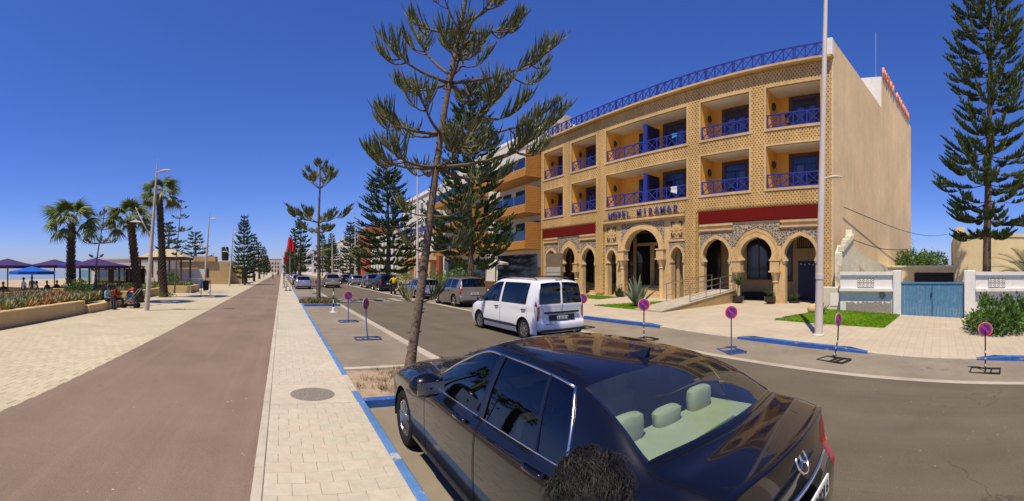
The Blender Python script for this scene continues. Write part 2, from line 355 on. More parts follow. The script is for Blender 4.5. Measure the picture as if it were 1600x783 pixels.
# promenade pavers beyond the path
pm = []
for c in [(0.45, 0.39, 0.27), (0.425, 0.37, 0.255), (0.465, 0.40, 0.28)]:
    m = mat('promenade_paver_%d' % len(pm), c, 0.8, 0.1, 9, bump=0.2, bsc=90, big=0.08)
    mb = MB(); mb.cbox((-0.1188, -0.1188, -0.03), (0.1188, 0.1188, 0), 0.005); o = mb.build('paver', m); pm.append(o.data); bpy.data.objects.remove(o)
spots = []
for j in range(60):
    for i in range(24):
        x = -3.6-0.24*i-(0.12 if j % 2 else 0); y = 3.6+0.24*j
        if x < -8.1: continue
        th = math.atan2(x, y)
        if th > -0.71: spots.append((math.hypot(x, y), x, y))
spots.sort()
for d, x, y in spots[:298]:
    place(None, 'paver', prom, (x, y, 0.1225+rnd.uniform(-0.0012, 0.0012)), rnd.uniform(-0.006, 0.006), mesh=rnd.choice(pm))
# manhole: a worn round cast cover in a concrete collar
mh = thing('manhole_cover', 'round grey speckled manhole cover set in the pale pavers', 'manhole cover', (0.47, 6.36, 0.12))
mb = MB(); mb.lathe([(0.001, 0.1286), (0.3, 0.1275), (0.34, 0.1245), (0.345, 0.105)], 36, (0.47, 6.36, 0))
mb.build('cover', mat('cover_grit', (0.20, 0.18, 0.15), 0.9, 0.5, 45, bump=0.9, bsc=50), mh)
mb = MB(); mb.cbox((-0.152, 5.91, 0.09), (1.082, 6.895, 0.1225), 0.004); mb.build('concrete_patch', mat('patch_concrete', (0.45, 0.40, 0.315), 0.85, 0.1, 5, bump=0.2, big=0.1, wear=(0.36, 0.29, 0.21), wsc=3, wth=0.62), mh)
# edging stones between path and pavers, kerb stones along the bays
edge = structure(thing('path_edging', 'pale concrete edging', 'edging', (-0.21, 0, 0)), None); del edge['category']; del edge['label']
mb = MB(); mb.cbox((-0.049, -0.4965, 0), (0.049, 0.4965, 0.125), 0.008); t = mb.build('edging_stone', M_edge); em = t.data; bpy.data.objects.remove(t)
for k in range(40): place(None, 'edging_stone', edge, (rnd.uniform(-.002, .002), 1.5+k, rnd.uniform(-.002, .002)), rnd.uniform(-0.003, 0.003), mesh=em)
mb = MB(); mb.box((-0.259, 41, 0), (-0.161, Y1, 0.125)); mb.box((-0.259, Y0, 0), (-0.161, 0.99, 0.125)); stuff(mb.build('edging_run', M_edge, edge))
kerb = structure(thing('kerb', 'blue kerb', 'kerb', (1.14, 0, 0))); del kerb['category']; del kerb['label']
for nm, m in (('blue', M_blue2), ('plain', M_edge)):
    mb = MB(); mb.cbox((-0.05, -0.4975, -0.05), (0.05, 0.4975, 0.128), 0.012); t = mb.build('kerb_stone', m)
    if nm == 'blue': kbm = t.data
    else: kpm = t.data
    bpy.data.objects.remove(t)
for k in range(46):
    yy = 1.5+k-0.55
    blue = not (6.2 < yy < 7.9)
    place(None, 'kerb_stone', kerb, (rnd.uniform(-.003, .003), yy, rnd.uniform(-.003, .003)), rnd.uniform(-0.004, 0.004), mesh=kbm if blue else kpm)
mb = MB(); mb.box((1.09, 46.5, 0), (1.19, Y1, 0.127)); mb.box((1.09, Y0, 0), (1.19, 0.44, 0.127)); stuff(mb.build('kerb_run', M_edge, kerb))
# tree pits that close the bays: blue kerb at each end, dry soil inside
pits = [(5.95, 8.05), (23.4, 30.2), (50.5, 54), (72, 75), (95, 98), (118, 121)]
for k, (a, b) in enumerate(pits):
    p = structure(thing('tree_pit', 'pit', 'pit', (2.25, (a+b)/2, 0))); del p['category']; del p['label']
    mb = MB(); mb.cbox((1.195, a, -0.02), (3.3, a+0.13, 0.126), 0.012); mb.build('kerb_stone', M_blue, p)
    mb = MB(); mb.cbox((1.195, b-0.13, -0.02), (3.3, b, 0.126), 0.012); mb.build('kerb_stone', M_blue if k else M_edge, p)
    mb = MB(); mb.cbox((3.17, a+0.135, -0.02), (3.3, b-0.135, 0.126), 0.012); mb.build('kerb_stone', M_edge, p)
    rr = random.Random(k)
    mb = MB(); mb.grid(lambda u, v: (1.195+1.97*u, a+0.132+(b-a-0.264)*v, 0.075+0.05*math.sin(PI*u)*math.sin(PI*v)+rr.uniform(-0.012, 0.012)), 14, 14)
    mb.build('soil_bed', M_soil, p, smooth=True)
# dry weeds on the pits
def blades(mb, x, y, z, n, r, h, rr, w=0.006, lean=0.6, mi=0):
    for _ in range(n):
        a = rr.uniform(0, 2*PI); q = r*math.sqrt(rr.random()); px, py = x+q*math.cos(a), y+q*math.sin(a); hh = h*rr.uniform(0.5, 1.1); b = rr.uniform(0, 2*PI); l = rr.uniform(0.1, lean)*hh
        dx, dy = math.cos(b), math.sin(b); sx, sy = -dy*w, dx*w
        mb.add([(px-sx, py-sy, z), (px+sx, py+sy, z), (px+dx*l*.45+sx*.7, py+dy*l*.45+sy*.7, z+hh*.6), (px+dx*l*.45-sx*.7, py+dy*l*.45-sy*.7, z+hh*.6), (px+dx*l, py+dy*l, z+hh)], [(0, 1, 2, 3), (3, 2, 4)], mi)
M_dry = [mat('dry_weed', (0.22, 0.16, 0.09), 0.9, 0.3, 8), mat('green_weed', (0.07, 0.11, 0.03), 0.8, 0.3, 8)]
mb = MB(); rr = random.Random(8)
for k in range(46):
    x, y = rr.gauss(2.0, 0.42), rr.gauss(7.0, 0.5)
    if 1.25 < x < 3.1 and 6.1 < y < 7.9: blades(mb, x, y, 0.1, 22, 0.12, 0.1, rr, 0.005, 1.6)
stuff(mb.build('weeds', M_dry[0]), 'dry brown weeds on the tree pit beside the dark car', 'weeds')
mb = MB()
for k in range(120):
    x, y = rr.uniform(1.25, 3.2), rr.uniform(24, 26.6); blades(mb, x, y, 0.1, 16, 0.25, 0.28, rr, 0.02, 1.0, 0 if rr.random() < .5 else 1)
stuff(mb.build('weeds', M_dry), 'low dark weeds round the second slim pine', 'weeds')
# zebra crossing bars and the bay line
M_line = mat('road_paint', (0.36, 0.32, 0.26), 0.8, 0.2, 4, wear=(0.14, 0.118, 0.09), wsc=5, wth=0.5)
zc = structure(thing('crossing_marking', 'x', 'x', (6, 28, 0))); del zc['category']; del zc['label']
for k in range(6):
    mb = MB(); x = 3.9+0.9*k; mb.box((x, 26.5, 0.001), (x+0.5, 29.2, 0.0045)); mb.build('marking', M_line, zc)
# right-hand kerb, drives and pavement
kf = structure(thing('kerb_far', 'x', 'x', (11.47, 0, 0))); del kf['category']; del kf['label']
def kerbf(y0, y1, m, h0=0.12, h1=None):
    h1 = h0 if h1 is None else h1; mb = MB()
    def P(x, y, t, top): return (x, y, g(x, y)+(lerp(h0, h1, t) if top else -0.05))
    n = 2; vs = []; fs = []
    for i in range(n+1):
        t = i/n; y = lerp(y0, y1, t); vs += [P(11.4, y, t, 0), P(11.4, y, t, 1), P(11.415, y, t, 1), P(11.56, y, t, 1), P(11.56, y, t, 0)]
        vs[-3] = (11.42, y, vs[-3][2]+0.012)
        vs[-2] = (11.56, y, vs[-2][2]+0.012)
    for i in range(n):
        for j in range(4): fs.append((i*5+j, i*5+j+1, (i+1)*5+j+1, (i+1)*5+j))
    fs += [(0, 1, 2, 3, 4), tuple(range(n*5+4, n*5-1, -1))]
    mb.add(vs, fs); mb.build('kerb_stone', m, kf)
def lowf(y):
    return max(cl(min(y+1.5, 2.5-y)/0.7), cl(min(y-5.5, 9.3-y)/0.7))
def kh(y): return lerp(0.12, 0.02, lowf(y))
y = -8.0
while y < 44:
    blue = (-4.6 <= y < -1.6) or (2.0 <= y < 5.9) or (8.6 <= y < 12.9)
    low = (-1.6 <= y < 2.0) or (5.9 <= y < 8.6)
    h, hn = kh(y), kh(y+1)
    kerbf(y+0.004, y+0.996, M_blue if blue else M_edge, h, hn); y += 1.0
mb = MB(); mb.box((11.4, 44.2, -0.05), (11.56, Y1, 0.13)); stuff(mb.build('kerb_run', M_edge, kf))
def pz(x, y): return g(x, y)+0.007+lerp(kh(y), 0.12, cl((x-11.56)/1.6))
strip('hotel_pavement', 11.56, 15.2, Y0, 31, 0.0, M_rpav, 9, pz)
strip('hotel_forecourt', 15.2, 48, Y0, 31, 0.0, M_rpav, 8, pz)
strip('far_pavement', 11.56, 24, 31, Y1, 0.125, M_rpav, 4, flat)
# ------------------------------------------------------------------ the hotel
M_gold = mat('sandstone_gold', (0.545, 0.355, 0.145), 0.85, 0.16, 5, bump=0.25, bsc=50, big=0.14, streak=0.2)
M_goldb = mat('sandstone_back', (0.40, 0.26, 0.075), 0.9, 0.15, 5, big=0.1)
M_stone = mat('sandstone_pale', (0.565, 0.395, 0.195), 0.85, 0.14, 4, bump=0.25, bsc=40, big=0.14, streak=0.12)
M_orange = mat('ochre_plaster', (0.80, 0.41, 0.075), 0.85, 0.06, 2, big=0.06)
M_beige = mat('side_render', (0.69, 0.525, 0.31), 0.9, 0.06, 2.5, bump=0.15, bsc=30, big=0.10, streak=0.09)
M_white = mat('white_render', (0.74, 0.71, 0.65), 0.85, 0.06, 3, big=0.06)
M_rail = mat('blue_paint', (0.03, 0.04, 0.25), 0.56, 0.15, 6)
M_navy = mat('navy_paint', (0.016, 0.02, 0.075), 0.4, 0.2, 5)
M_red = mat('red_board', (0.125, 0.005, 0.003), 0.8, 0.1, 2, big=0.08)
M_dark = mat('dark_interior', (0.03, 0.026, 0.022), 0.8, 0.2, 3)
M_tan = mat('tan_plaster', (0.46, 0.33, 0.165), 0.85, 0.08, 2, big=0.08)
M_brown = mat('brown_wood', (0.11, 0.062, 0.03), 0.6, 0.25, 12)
M_iron = mat('black_iron', (0.015, 0.014, 0.013), 0.5, 0.2, 8)
M_steel = mat('brushed_steel', (0.55, 0.53, 0.5), 0.3, 0.08, 20, met=1.0)
M_curt = mat('curtain_blue', (0.10, 0.16, 0.36), 0.9, 0.2, 4)
G_dark = glass('window_dark', (0.05, 0.06, 0.08), 0.10)
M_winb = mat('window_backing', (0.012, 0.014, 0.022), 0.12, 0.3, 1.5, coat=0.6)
def carved(name, a, b):
    if name in MATS: return MATS[name]
    m = bpy.data.materials.new(name); nt, p, L = nodes_of(m); N = nt.nodes; gg = N.new('ShaderNodeNewGeometry')
    v = N.new('ShaderNodeTexVoronoi'); v.feature = 'DISTANCE_TO_EDGE'; v.inputs['Scale'].default_value = 7; L.new(gg.outputs['Position'], v.inputs['Vector'])
    r = N.new('ShaderNodeValToRGB'); r.color_ramp.elements[0].position = 0.06; r.color_ramp.elements[1].position = 0.13; r.color_ramp.elements[0].color = (*a, 1); r.color_ramp.elements[1].color = (*b, 1)
    L.new(v.outputs['Distance'], r.inputs[0]); L.new(r.outputs[0], p.inputs['Base Color']); p.inputs['Roughness'].default_value = 0.85
    bp = N.new('ShaderNodeBump'); bp.inputs['Strength'].default_value = 0.9; bp.inputs['Distance'].default_value = 0.05; bp.invert = True; L.new(v.outputs['Distance'], bp.inputs['Height']); L.new(bp.outputs[0], p.inputs['Normal'])
    MATS[name] = m; return m
M_carve = carved('carved_plaster', (0.42, 0.33, 0.22), (0.12, 0.10, 0.08))
HX = 22.0; HY0, HY1 = 5.8, 30.93
hotel = thing('hotel', 'golden sandstone hotel with blue balconies, arched ground floor and lattice front', 'hotel', (HX, 18, 0))
OPEN = [(27.67, 30.43), (23.56, 26.57), (15.19, 22.51), (10.76, 14.13), (6.45, 9.69)]
ROWS = [(6.68, 9.12), (10.1, 12.46)]
FXP = lambda y, z, d: (HX+d, y, z)
# bands, piers and core
def part(name, boxes, m, parent=hotel, **k):
    for b in boxes:
        mb = MB(); mb.box(*b); o = mb.build(name, m, parent, **k)
    return o
BX = 23.62
bands = [(5.67, 6.68), (9.12, 10.1), (12.46, 13.5)]
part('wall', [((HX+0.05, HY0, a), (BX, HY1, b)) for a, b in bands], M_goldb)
piers = []; edges = [HY0]
for a, b in sorted(OPEN): edges += [a, b]
edges.append(HY1)
for i in range(0, len(edges), 2):
    for z0, z1 in ROWS: piers.append(((HX+0.05, edges[i], z0), (BX, edges[i+1], z1)))
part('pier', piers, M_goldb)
part('core', [((BX, HY0+0.4, 5.6), (33, HY1, 13.55))], M_tan)
# lattice: rhombic stone grille, every opening cut through to the wall behind
lat = MB(); A, B = 0.213, 0.275
def in_lat(y, z):
    if not (HY0+0.06 < y < HY1-0.04): return False
    if z > 13.44: return False
    for (a, b) in OPEN:
        for (c, d) in ROWS:
            if a-0.06 < y < b+0.06 and c-0.06 < z < d+0.06: return False
    if z > 5.75: return True
    return z > 0.2 and any(a+0.05 < y < b-0.05 for a, b in ((5.8, 6.56), (14.42, 15.33), (22.72, 23.66)))
j = 0; z = 0.2
while z < 13.6:
    y = HY0+(A/2 if j % 2 else 0)
    while y < HY1+A:
        if in_lat(y, z):
            h = 0.45; o = [(y-A/2, z), (y, z-B/2), (y+A/2, z), (y, z+B/2)]; n = [(y+(p-y)*h, z+(q-z)*h) for p, q in o]
            lat.add([FXP(p, q, 0) for p, q in o]+[FXP(p, q, 0) for p, q in n]+[FXP(p, q, 0.048) for p, q in n],
                    [(k, (k+1) % 4, (k+1) % 4+4, k+4) for k in range(4)]+[(k+4, (k+1) % 4+4, (k+1) % 4+8, k+8) for k in range(4)])
        y += A
    z += B/2; j += 1
stuff(lat.build('lattice', M_gold, hotel))
# cornice, roof rail
part('cornice', [((HX-0.34, HY0-0.02, 13.5), (HX+0.9, HY1+0.1, 13.62))], M_stone)
part('corner_post', [((HX-0.3, HY0-0.1, 13.62), (HX+0.1, HY0+0.22, 14.5))], M_white)
part('roof_slab', [((HX+0.92, HY0+0.4, 13.52), (33, HY1, 13.6))], M_white)
def x_rail(y0, y1, z0, z1, n, x, posts=True):
    """blue timber railing: rails and posts, with one child per crossed panel"""
    mb = MB(); t = 0.06
    mb.box((x-t/2, y0, z1-0.07), (x+t/2, y1, z1)); mb.box((x-t/2+0.005, y0, z0+0.03), (x+t/2-0.005, y1, z0+0.1))
    w = (y1-y0)/n
    for k in range(n+1):
        y = min(max(y0+w*k, y0+t/2), y1-t/2); mb.box((x-t/2-0.004, y-t/2, z0), (x+t/2+0.004, y+t/2, z1-0.003))
    r = mb.build('railing', M_rail, hotel)
    for k in range(n):
        c = MB(); a, b = y0+w*k+t/2, y0+w*(k+1)-t/2
        c.bar((x-0.008, a, z0+0.1), (x-0.008, b, z1-0.07), 0.035, 0.045); c.bar((x+0.008, b, z0+0.1), (x+0.008, a, z1-0.07), 0.035, 0.045); c.build('cross_bar', M_rail, r)
    return r
yy = HY0+0.24; nseg = 13; wseg = (HY1-HY0-0.3)/nseg
for k in range(nseg): x_rail(yy+wseg*k, yy+wseg*(k+1)-0.05, 13.625, 14.42, 3, HX-0.16)
# balconies
def balcony(y0, y1, z0, z1, dy0, dy1, lamp=True):
    mb = MB(); e = 0.012
    mb.add([(HX+0.1, y1-e, z0), (BX-e, y1-e, z0), (BX-e, y1-e, z1), (HX+0.1, y1-e, z1)], [(0, 1, 2, 3)], 0)          # side
    mb.add([(HX+0.1, y0+e, z0), (BX-e, y0+e, z0), (BX-e, y0+e, z1), (HX+0.1, y0+e, z1)], [(3, 2, 1, 0)], 0)
    mb.add([(BX-e, y0+e, z0), (BX-e, y1-e, z0), (BX-e, y1-e, z1), (BX-e, y0+e, z1)], [(3, 2, 1, 0)], 0)                 # back
    mb.add([(HX+0.1, y0, z1-e), (BX, y0, z1-e), (BX, y1, z1-e), (HX+0.1, y1, z1-e)], [(0, 1, 2, 3)], 1)                # ceiling
    mb.add([(HX+0.1, y0, z0+e), (BX, y0, z0+e), (BX, y1, z0+e), (HX+0.1, y1, z0+e)], [(3, 2, 1, 0)], 2)
    b = mb.build('balcony', [M_orange, M_white, M_tan], hotel)
    fr = MB(); w = 0.13
    for q in (((HX-0.035, y0-w, z0-w), (HX+0.06, y0, z1+w)), ((HX-0.035, y1, z0-w), (HX+0.06, y1+w, z1+w)), ((HX-0.035, y0, z1), (HX+0.06, y1, z1+w)), ((HX-0.045, y0, z0-w), (HX+0.06, y1, z0+0.01))): fr.box(*q)
    fr.build('surround', M_stone, b)
    zt = z0+2.12
    d = MB(); d.box((BX-0.05, dy0, z0), (BX-0.016, dy0+0.22, zt+0.2)); d.box((BX-0.05, dy1-0.22, z0), (BX-0.016, dy1, zt+0.2)); d.box((BX-0.05, dy0+0.22, zt), (BX-0.016, dy1-0.22, zt+0.2)); d.build('door_surround', M_brown, b)
    a0, a1 = dy0+0.24, dy1-0.24; f = MB()
    for q in ((a0, z0, a0+0.07, zt-.01), (a1-0.07, z0, a1, zt-.01), ((a0+a1)/2-0.04, z0, (a0+a1)/2+0.04, zt-0.44), (a0+.07, zt-0.5, a1-.07, zt-0.44), (a0+.07, zt-0.08, a1-.07, zt-.01), (a0+.07, z0+0.02, a1-.07, z0+0.12)): f.box((BX-0.07, q[0], q[1]), (BX-0.03, q[2], q[3]))
    f.build('door_frame', M_rail, b)
    for k, (p, q) in enumerate(((a0+0.07, (a0+a1)/2-0.04), ((a0+a1)/2+0.04, a1-0.07))):
        s = MB(); s.box((BX-0.045, p, z0+0.12), (BX-0.035, q, zt-0.5)); s.build('pane', M_winb, b)
        if rnd.random() < 0.6:
            c = MB(); c.grid(lambda u, v: (BX-0.055-0.008*math.sin(u*34), lerp(p, q, u*0.62), lerp(z0+0.13, zt-0.52, v)), 24, 1); c.build('curtain', M_curt, b)
    s = MB(); s.box((BX-0.045, a0+0.07, zt-0.44), (BX-0.035, a1-0.07, zt-0.08)); s.build('pane', M_winb, b)
    if lamp:
        l = MB(); yl = y1-0.02; xl = HX+0.85; zl = z0+1.55
        l.lathe([(0.01, -0.24), (0.05, -0.2), (0.11, -0.05), (0.12, 0.1), (0.06, 0.2), (0.02, 0.27)], 8, (xl, yl-0.13, zl)); l.box((xl-0.02, yl-0.12, zl+0.2), (xl+0.02, yl, zl+0.24)); l.build('lantern', M_iron, b)
    return b
for (y0, y1) in OPEN:
    for (z0, z1) in ROWS:
        w = y1-y0
        if w > 6:
            balcony(y0, y1, z0, z1, 16.25, 18.35)
            x_rail(18.9, y1-0.01, z0+0.01, z0+0.86, 4, HX+0.1); x_rail(y0+0.01, 18.55, z0+0.01, z0+0.86, 4, HX+0.1)
            dv = MB(); dv.box((HX+0.12, 18.66, z0+0.02), (BX-0.02, 18.72, z0+2.0)); dv.build('divider', M_navy, hotel)
            dv = MB(); dv.box((HX+0.04, 18.57, z0+0.02), (HX+0.16, 18.87, z0+2.02)); dv.build('divider_post', M_rail, hotel)
            f = MB(); f.box((BX-0.06, 19.6, z0+0.02), (BX-0.02, 20.6, z0+2.1)); f.build('balcony_door', M_winb, hotel)
        else:
            balcony(y0, y1, z0, z1, y0*1.07, min(y0*1.07+2.0, y1-0.05)); x_rail(y0+0.01, y1-0.01, z0+0.01, z0+0.84, 4 if w > 3.1 else 3, HX+0.1)
# chairs left on two balconies and a towel drying
def balcony_chair(x, y, z, rz, label):
    c = thing('balcony_chair', label, 'chair', (x, y, z), rz, 'chairs on the hotel balconies'); s = MB(); s.box((-0.22, -0.22, 0.42), (0.22, 0.22, 0.46)); s.build('seat', M_iron, c, world=False)
    s = MB(); s.bar((-0.2, 0.22, 0.46), (-0.2, 0.32, 0.95), 0.03); s.bar((0.2, 0.22, 0.46), (0.2, 0.32, 0.95), 0.03); s.box((-0.2, 0.27, 0.7), (0.2, 0.3, 0.95)); s.build('backrest', M_iron, c, world=False)
    for a in (-0.2, 0.2):
        for b in (-0.2, 0.2): s = MB(); s.bar((a, b, 0), (a, b, 0.42), 0.03); s.build('leg', M_iron, c, world=False)
balcony_chair(22.9, 8.5, 10.12, 1.2, 'dark chair on the top floor balcony next to the side wall')
balcony_chair(22.9, 7.3, 6.7, -1.0, 'dark chair on the lower balcony next to the side wall')
balcony_chair(22.9, 12.6, 6.7, 0.6, 'dark chair on the lower balcony second from the side wall')
tw = MB(); tw.grid(lambda u, v: (HX+0.06-0.01*math.sin(v*9), 16.0+0.42*u, 10.97-0.25*v*(1+0.2*u)), 8, 8); tag(tw.build('towel', mat('turquoise_cloth', (0.03, 0.25, 0.36), 0.9, 0.1, 8)), 'turquoise towel hung over the blue top floor railing', 'towel')
tw = MB(); tw.grid(lambda u, v: (HX+0.055-0.01*math.sin(v*9), 16.0+0.5*u, 7.5-0.5*v*(1-0.3*u)), 8, 8); tag(tw.build('towel', mat('white_cloth', (0.6, 0.6, 0.62), 0.9, 0.1, 8)), 'white and grey towel hung over the blue railing above the hotel name', 'towel')
# arcade
def cr(pts, t):
    n = len(pts)-1; i = min(int(t*n), n-1); f = t*n-i; p = lambda k: pts[max(0, min(n, k))]
    return 0.5*(2*p(i)+(p(i+1)-p(i-1))*f+(2*p(i-1)-5*p(i)+4*p(i+1)-p(i+2))*f*f+(3*p(i)-p(i-1)-3*p(i+1)+p(i+2))*f*f*f)
HORSE = [0.88, 0.965, 1.0, 0.985, 0.93, 0.83, 0.68, 0.47, 0.0]
def arch_pts(yc, hw, zs, za, kind='horse', n=14):
    """right half from springing to apex, then mirrored: points run from +y side over the top"""
    if kind == 'round': half = [(hw*math.cos(t*PI/2), zs+(za-zs)*math.sin(t*PI/2)) for t in [k/n for k in range(n+1)]]
    else: half = [(hw*cr(HORSE, k/n), zs+(za-zs)*k/n) for k in range(n+1)]
    half[-1] = (0.0, za)
    return [(yc+a, b) for a, b in half]+[(yc-a, b) for a, b in half[-2::-1]]
def arcade(y0, y1, zt, arches, x0, th, zb=0.0, m=M_stone):
    """one stone screen; each arch is (centre, half width, springing, apex, kind, jamb half width)"""
    poly = [(y1, zb)]
    for (yc, hw, zs, za, kind, hj) in sorted(arches, key=lambda q: -q[0]):
        poly += [(yc+hj, zb), (yc+hj, zs-0.01)]+arch_pts(yc, hw, zs, za, kind)+[(yc-hj, zs-0.01), (yc-hj, zb)]
    poly += [(y0, zb), (y0, zt), (y1, zt)]
    mb = MB(); mb.prism(poly, lambda a, b, d: (x0+d, a, b), th); return mb.build('arcade', m, hotel)
def ring(yc, hw, zs, za, kind, w, d0, d1, m, parent, name='arch_moulding'):
    p = [Vector(q) for q in arch_pts(yc, hw, zs, za, kind)]; mb = MB(); n = len(p); vs = []; fs = []
    out = []
    for i, q in enumerate(p):
        t = (p[min(i+1, n-1)]-p[max(i-1, 0)]); nn = Vector((t.y, -t.x)).normalized() if t.length else Vector((0, 1))
        out.append(q+nn*w)
    for q, o in zip(p, out): vs += [(HX+d0, q.x, q.y), (HX+d0, o.x, o.y), (HX+d1, q.x, q.y), (HX+d1, o.x, o.y)]
    for i in range(n-1):
        a, b = 4*i, 4*i+4; fs += [(a, a+1, b+1, b), (a+1, a+3, b+3, b+1), (a, b, b+2, a+2)]
    fs += [(0, 2, 3, 1), (4*n-4, 4*n-3, 4*n-1, 4*n-2)]
    mb.add(vs, fs); return mb.build(name, m, parent)
def spandrel(y0, y1, zt, zb, yc, hw, zs, za, kind, x, parent):
    c = [q for q in arch_pts(yc, hw, zs, za, kind, 20) if q[1] > zb+0.01]
    poly = [(y1, zb)]+c+[(y0, zb), (y0, zt), (y1, zt)]
    mb = MB(); mb.prism(poly, lambda a, b, d: (x+d, a, b), 0.03); return mb.build('carved_panel', M_carve, parent)
def column(y, x, ztop, zg, big=1.0):
    c = MB(); c.box((x-0.24*big, y-0.27*big, ztop-0.62), (x+0.2*big, y+0.27*big, ztop-0.06)); c.box((x-0.28*big, y-0.32*big, ztop-0.06), (x+0.22*big, y+0.32*big, ztop+0.02)); c.box((x-0.29*big, y-0.33*big, ztop-0.72), (x+0.22*big, y+0.33*big, ztop-0.62))
    o = c.build('impost', M_stone, hotel)
    c = MB(); c.lathe([(0.15*big, ztop-1.32), (0.19*big, ztop-1.27), (0.15*big, ztop-1.22), (0.17*big, ztop-1.1), (0.29*big, ztop-0.72)], 14, (x-0.03, y, 0)); c.build('capital', M_stone, o, smooth=40)
    c = MB(); c.lathe([(0.22*big, zg), (0.22*big, zg+0.14), (0.17*big, zg+0.2), (0.145*big, zg+0.28), (0.145*big, ztop-1.3)], 14, (x-0.03, y, 0)); c.build('shaft', M_stone, o, smooth=40)
    return o
GZ = -0.14
def bay(y0, y1, A3, redtop=True, flip=False):
    """three-arch bay: side arches low, middle arch tall on columns"""
    part('name_board', [((HX+0.02, y0+0.04, 4.93), (HX+0.3, y1-0.04, 5.66))], M_red)
    x0 = HX+0.14
    arcade(y0, y1, 4.9, A3, x0, 0.34, GZ)
    for k, (yc, hw, zs, za, kind, hj) in enumerate(A3):
        w = 0.26 if k == 1 else 0.2
        r = ring(yc, hw+0.002, zs, za+0.002, kind, w, 0.07, 0.16, M_stone, hotel)
        if k == 1: ring(yc, hw+w, zs, za+w*1.2, kind, 0.16, 0.1, 0.16, M_gold, r, 'outer_moulding')
        hh = hw+w+(0.3 if k == 1 else 0.015)
        zt = 4.72 if k == 1 else 4.36
        spandrel(yc-hh, yc+hh, zt, zs+0.62*(za-zs)-(0 if k == 1 else 0.1), yc, hw+w+(0.16 if k == 1 else 0.0), zs, za+w*(2.2 if k == 1 else 1.1), kind, HX+0.112, hotel)
        if k != 1:
            part('string_course', [((HX+0.02, yc-hh-0.05, 4.45), (HX+0.15, yc+hh+0.05, 4.56)), ((HX+0.05, yc-hh-0.05, 4.74), (HX+0.15, yc+hh+0.05, 4.9))], M_stone)
            part('impost_block', [((HX+0.09, yc+s*hj-(0.02 if s > 0 else 0.1), zs-0.14), (HX+0.5, yc+s*hj+(0.1 if s > 0 else 0.02), zs)) for s in (-1, 1)], M_stone)
    yc, hw, zs, za, kind, hj = A3[1]
    for s in (-1, 1): column(yc+s*(hw+0.22), HX+0.16, zs, GZ)
bay(14.36-7.76+0.0, 14.36, [(7.67, 0.93, 2.55, 3.98, 'horse', 0.9), (10.38, 1.0, 2.62, 3.98, 'horse', 1.28), (13.1, 0.93, 2.55, 3.98, 'horse', 0.9)])
bay(23.71, 30.73, [(24.62, 0.76, 2.5, 3.82, 'horse', 0.72), (27.1, 0.82, 2.6, 4.0, 'horse', 1.1), (29.55, 0.76, 2.5, 3.82, 'horse', 0.72)])
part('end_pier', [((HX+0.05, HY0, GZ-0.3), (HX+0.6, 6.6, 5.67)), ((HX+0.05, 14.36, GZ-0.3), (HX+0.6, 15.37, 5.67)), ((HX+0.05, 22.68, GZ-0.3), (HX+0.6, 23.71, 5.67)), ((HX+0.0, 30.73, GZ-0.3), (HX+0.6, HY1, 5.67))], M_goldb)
# portal
PA = [(16.0, 0.48, 2.55, 3.56, 'horse', 0.46), (19.0, 1.55, 3.45, 4.86, 'round', 1.75), (21.95, 0.48, 2.55, 3.56, 'horse', 0.46)]
arcade(15.37, 22.68, 5.5, PA, HX+0.06, 0.45, GZ)
part('portal_cornice', [((HX-0.2, 15.3, 5.5), (HX+0.5, 22.75, 5.64)), ((HX-0.08, 15.33, 5.36), (HX+0.06, 22.72, 5.499))], M_stone)
r = ring(19.0, 1.552, 3.45, 4.862, 'round', 0.3, -0.06, 0.08, M_stone, hotel); ring(19.0, 1.86, 3.45, 5.16, 'round', 0.12, -0.02, 0.08, M_gold, r, 'outer_moulding')
spandrel(17.05, 20.95, 5.34, 3.75, 19.0, 1.98, 3.45, 5.28, 'round', HX+0.03, hotel)
for s in (-1, 1): column(19.0+s*1.78, HX+0.02, 3.45, GZ, 1.1)
for yc in (16.0, 21.95):
    ring(yc, 0.482, 2.55, 3.562, 'horse', 0.16, 0.0, 0.08, M_stone, hotel)
    spandrel(yc-0.62, yc+0.62, 3.86, 3.1, yc, 0.64, 2.55, 3.74, 'horse', HX+0.03, hotel)
    part('string_course', [((HX-0.02, yc-0.66, 3.92), (HX+0.07, yc+0.66, 4.0))], M_stone)
    p = MB(); p.box((HX+0.03, yc-0.55, 4.12), (HX+0.06, yc+0.55, 5.28)); p = p.build('star_panel', M_gold, hotel)
    s = MB(); c = (yc, 4.7); pts = [(c[0]+(0.43 if k % 2 == 0 else 0.28)*math.sin(k*PI/8), c[1]+(0.43 if k % 2 == 0 else 0.28)*math.cos(k*PI/8)) for k in range(16)]
    s.prism(pts, lambda a, b, d: (HX-0.01+d, a, b), 0.039); s.build('star', M_stone, p)
    s = MB(); pts = [(c[0]+(0.2 if k % 2 == 0 else 0.1)*math.sin(k*PI/6), c[1]+(0.2 if k % 2 == 0 else 0.1)*math.cos(k*PI/6)) for k in range(12)]
    s.prism(pts, lambda a, b, d: (HX-0.035+d, a, b), 0.024); s.build('rosette', M_gold, p)
    for a in (-1, 1):
        for b in (-1, 1):
            s = MB(); ca, cb = c[0]+a*0.36, c[1]+b*0.4
            s.box((HX+0.0, min(ca, ca+a*.1), min(cb-b*.18, cb+b*.1)), (HX+0.029, max(ca, ca+a*.1), max(cb-b*.18, cb+b*.1))); s.box((HX+0.0, min(ca-a*.18, ca-a*.002), min(cb, cb+b*.1)), (HX+0.029, max(ca-a*.18, ca-a*.002), max(cb, cb+b*.1))); s.build('inlay', mat('dark_inlay', (0.07, 0.06, 0.055), 0.7, 0.2, 9), p)
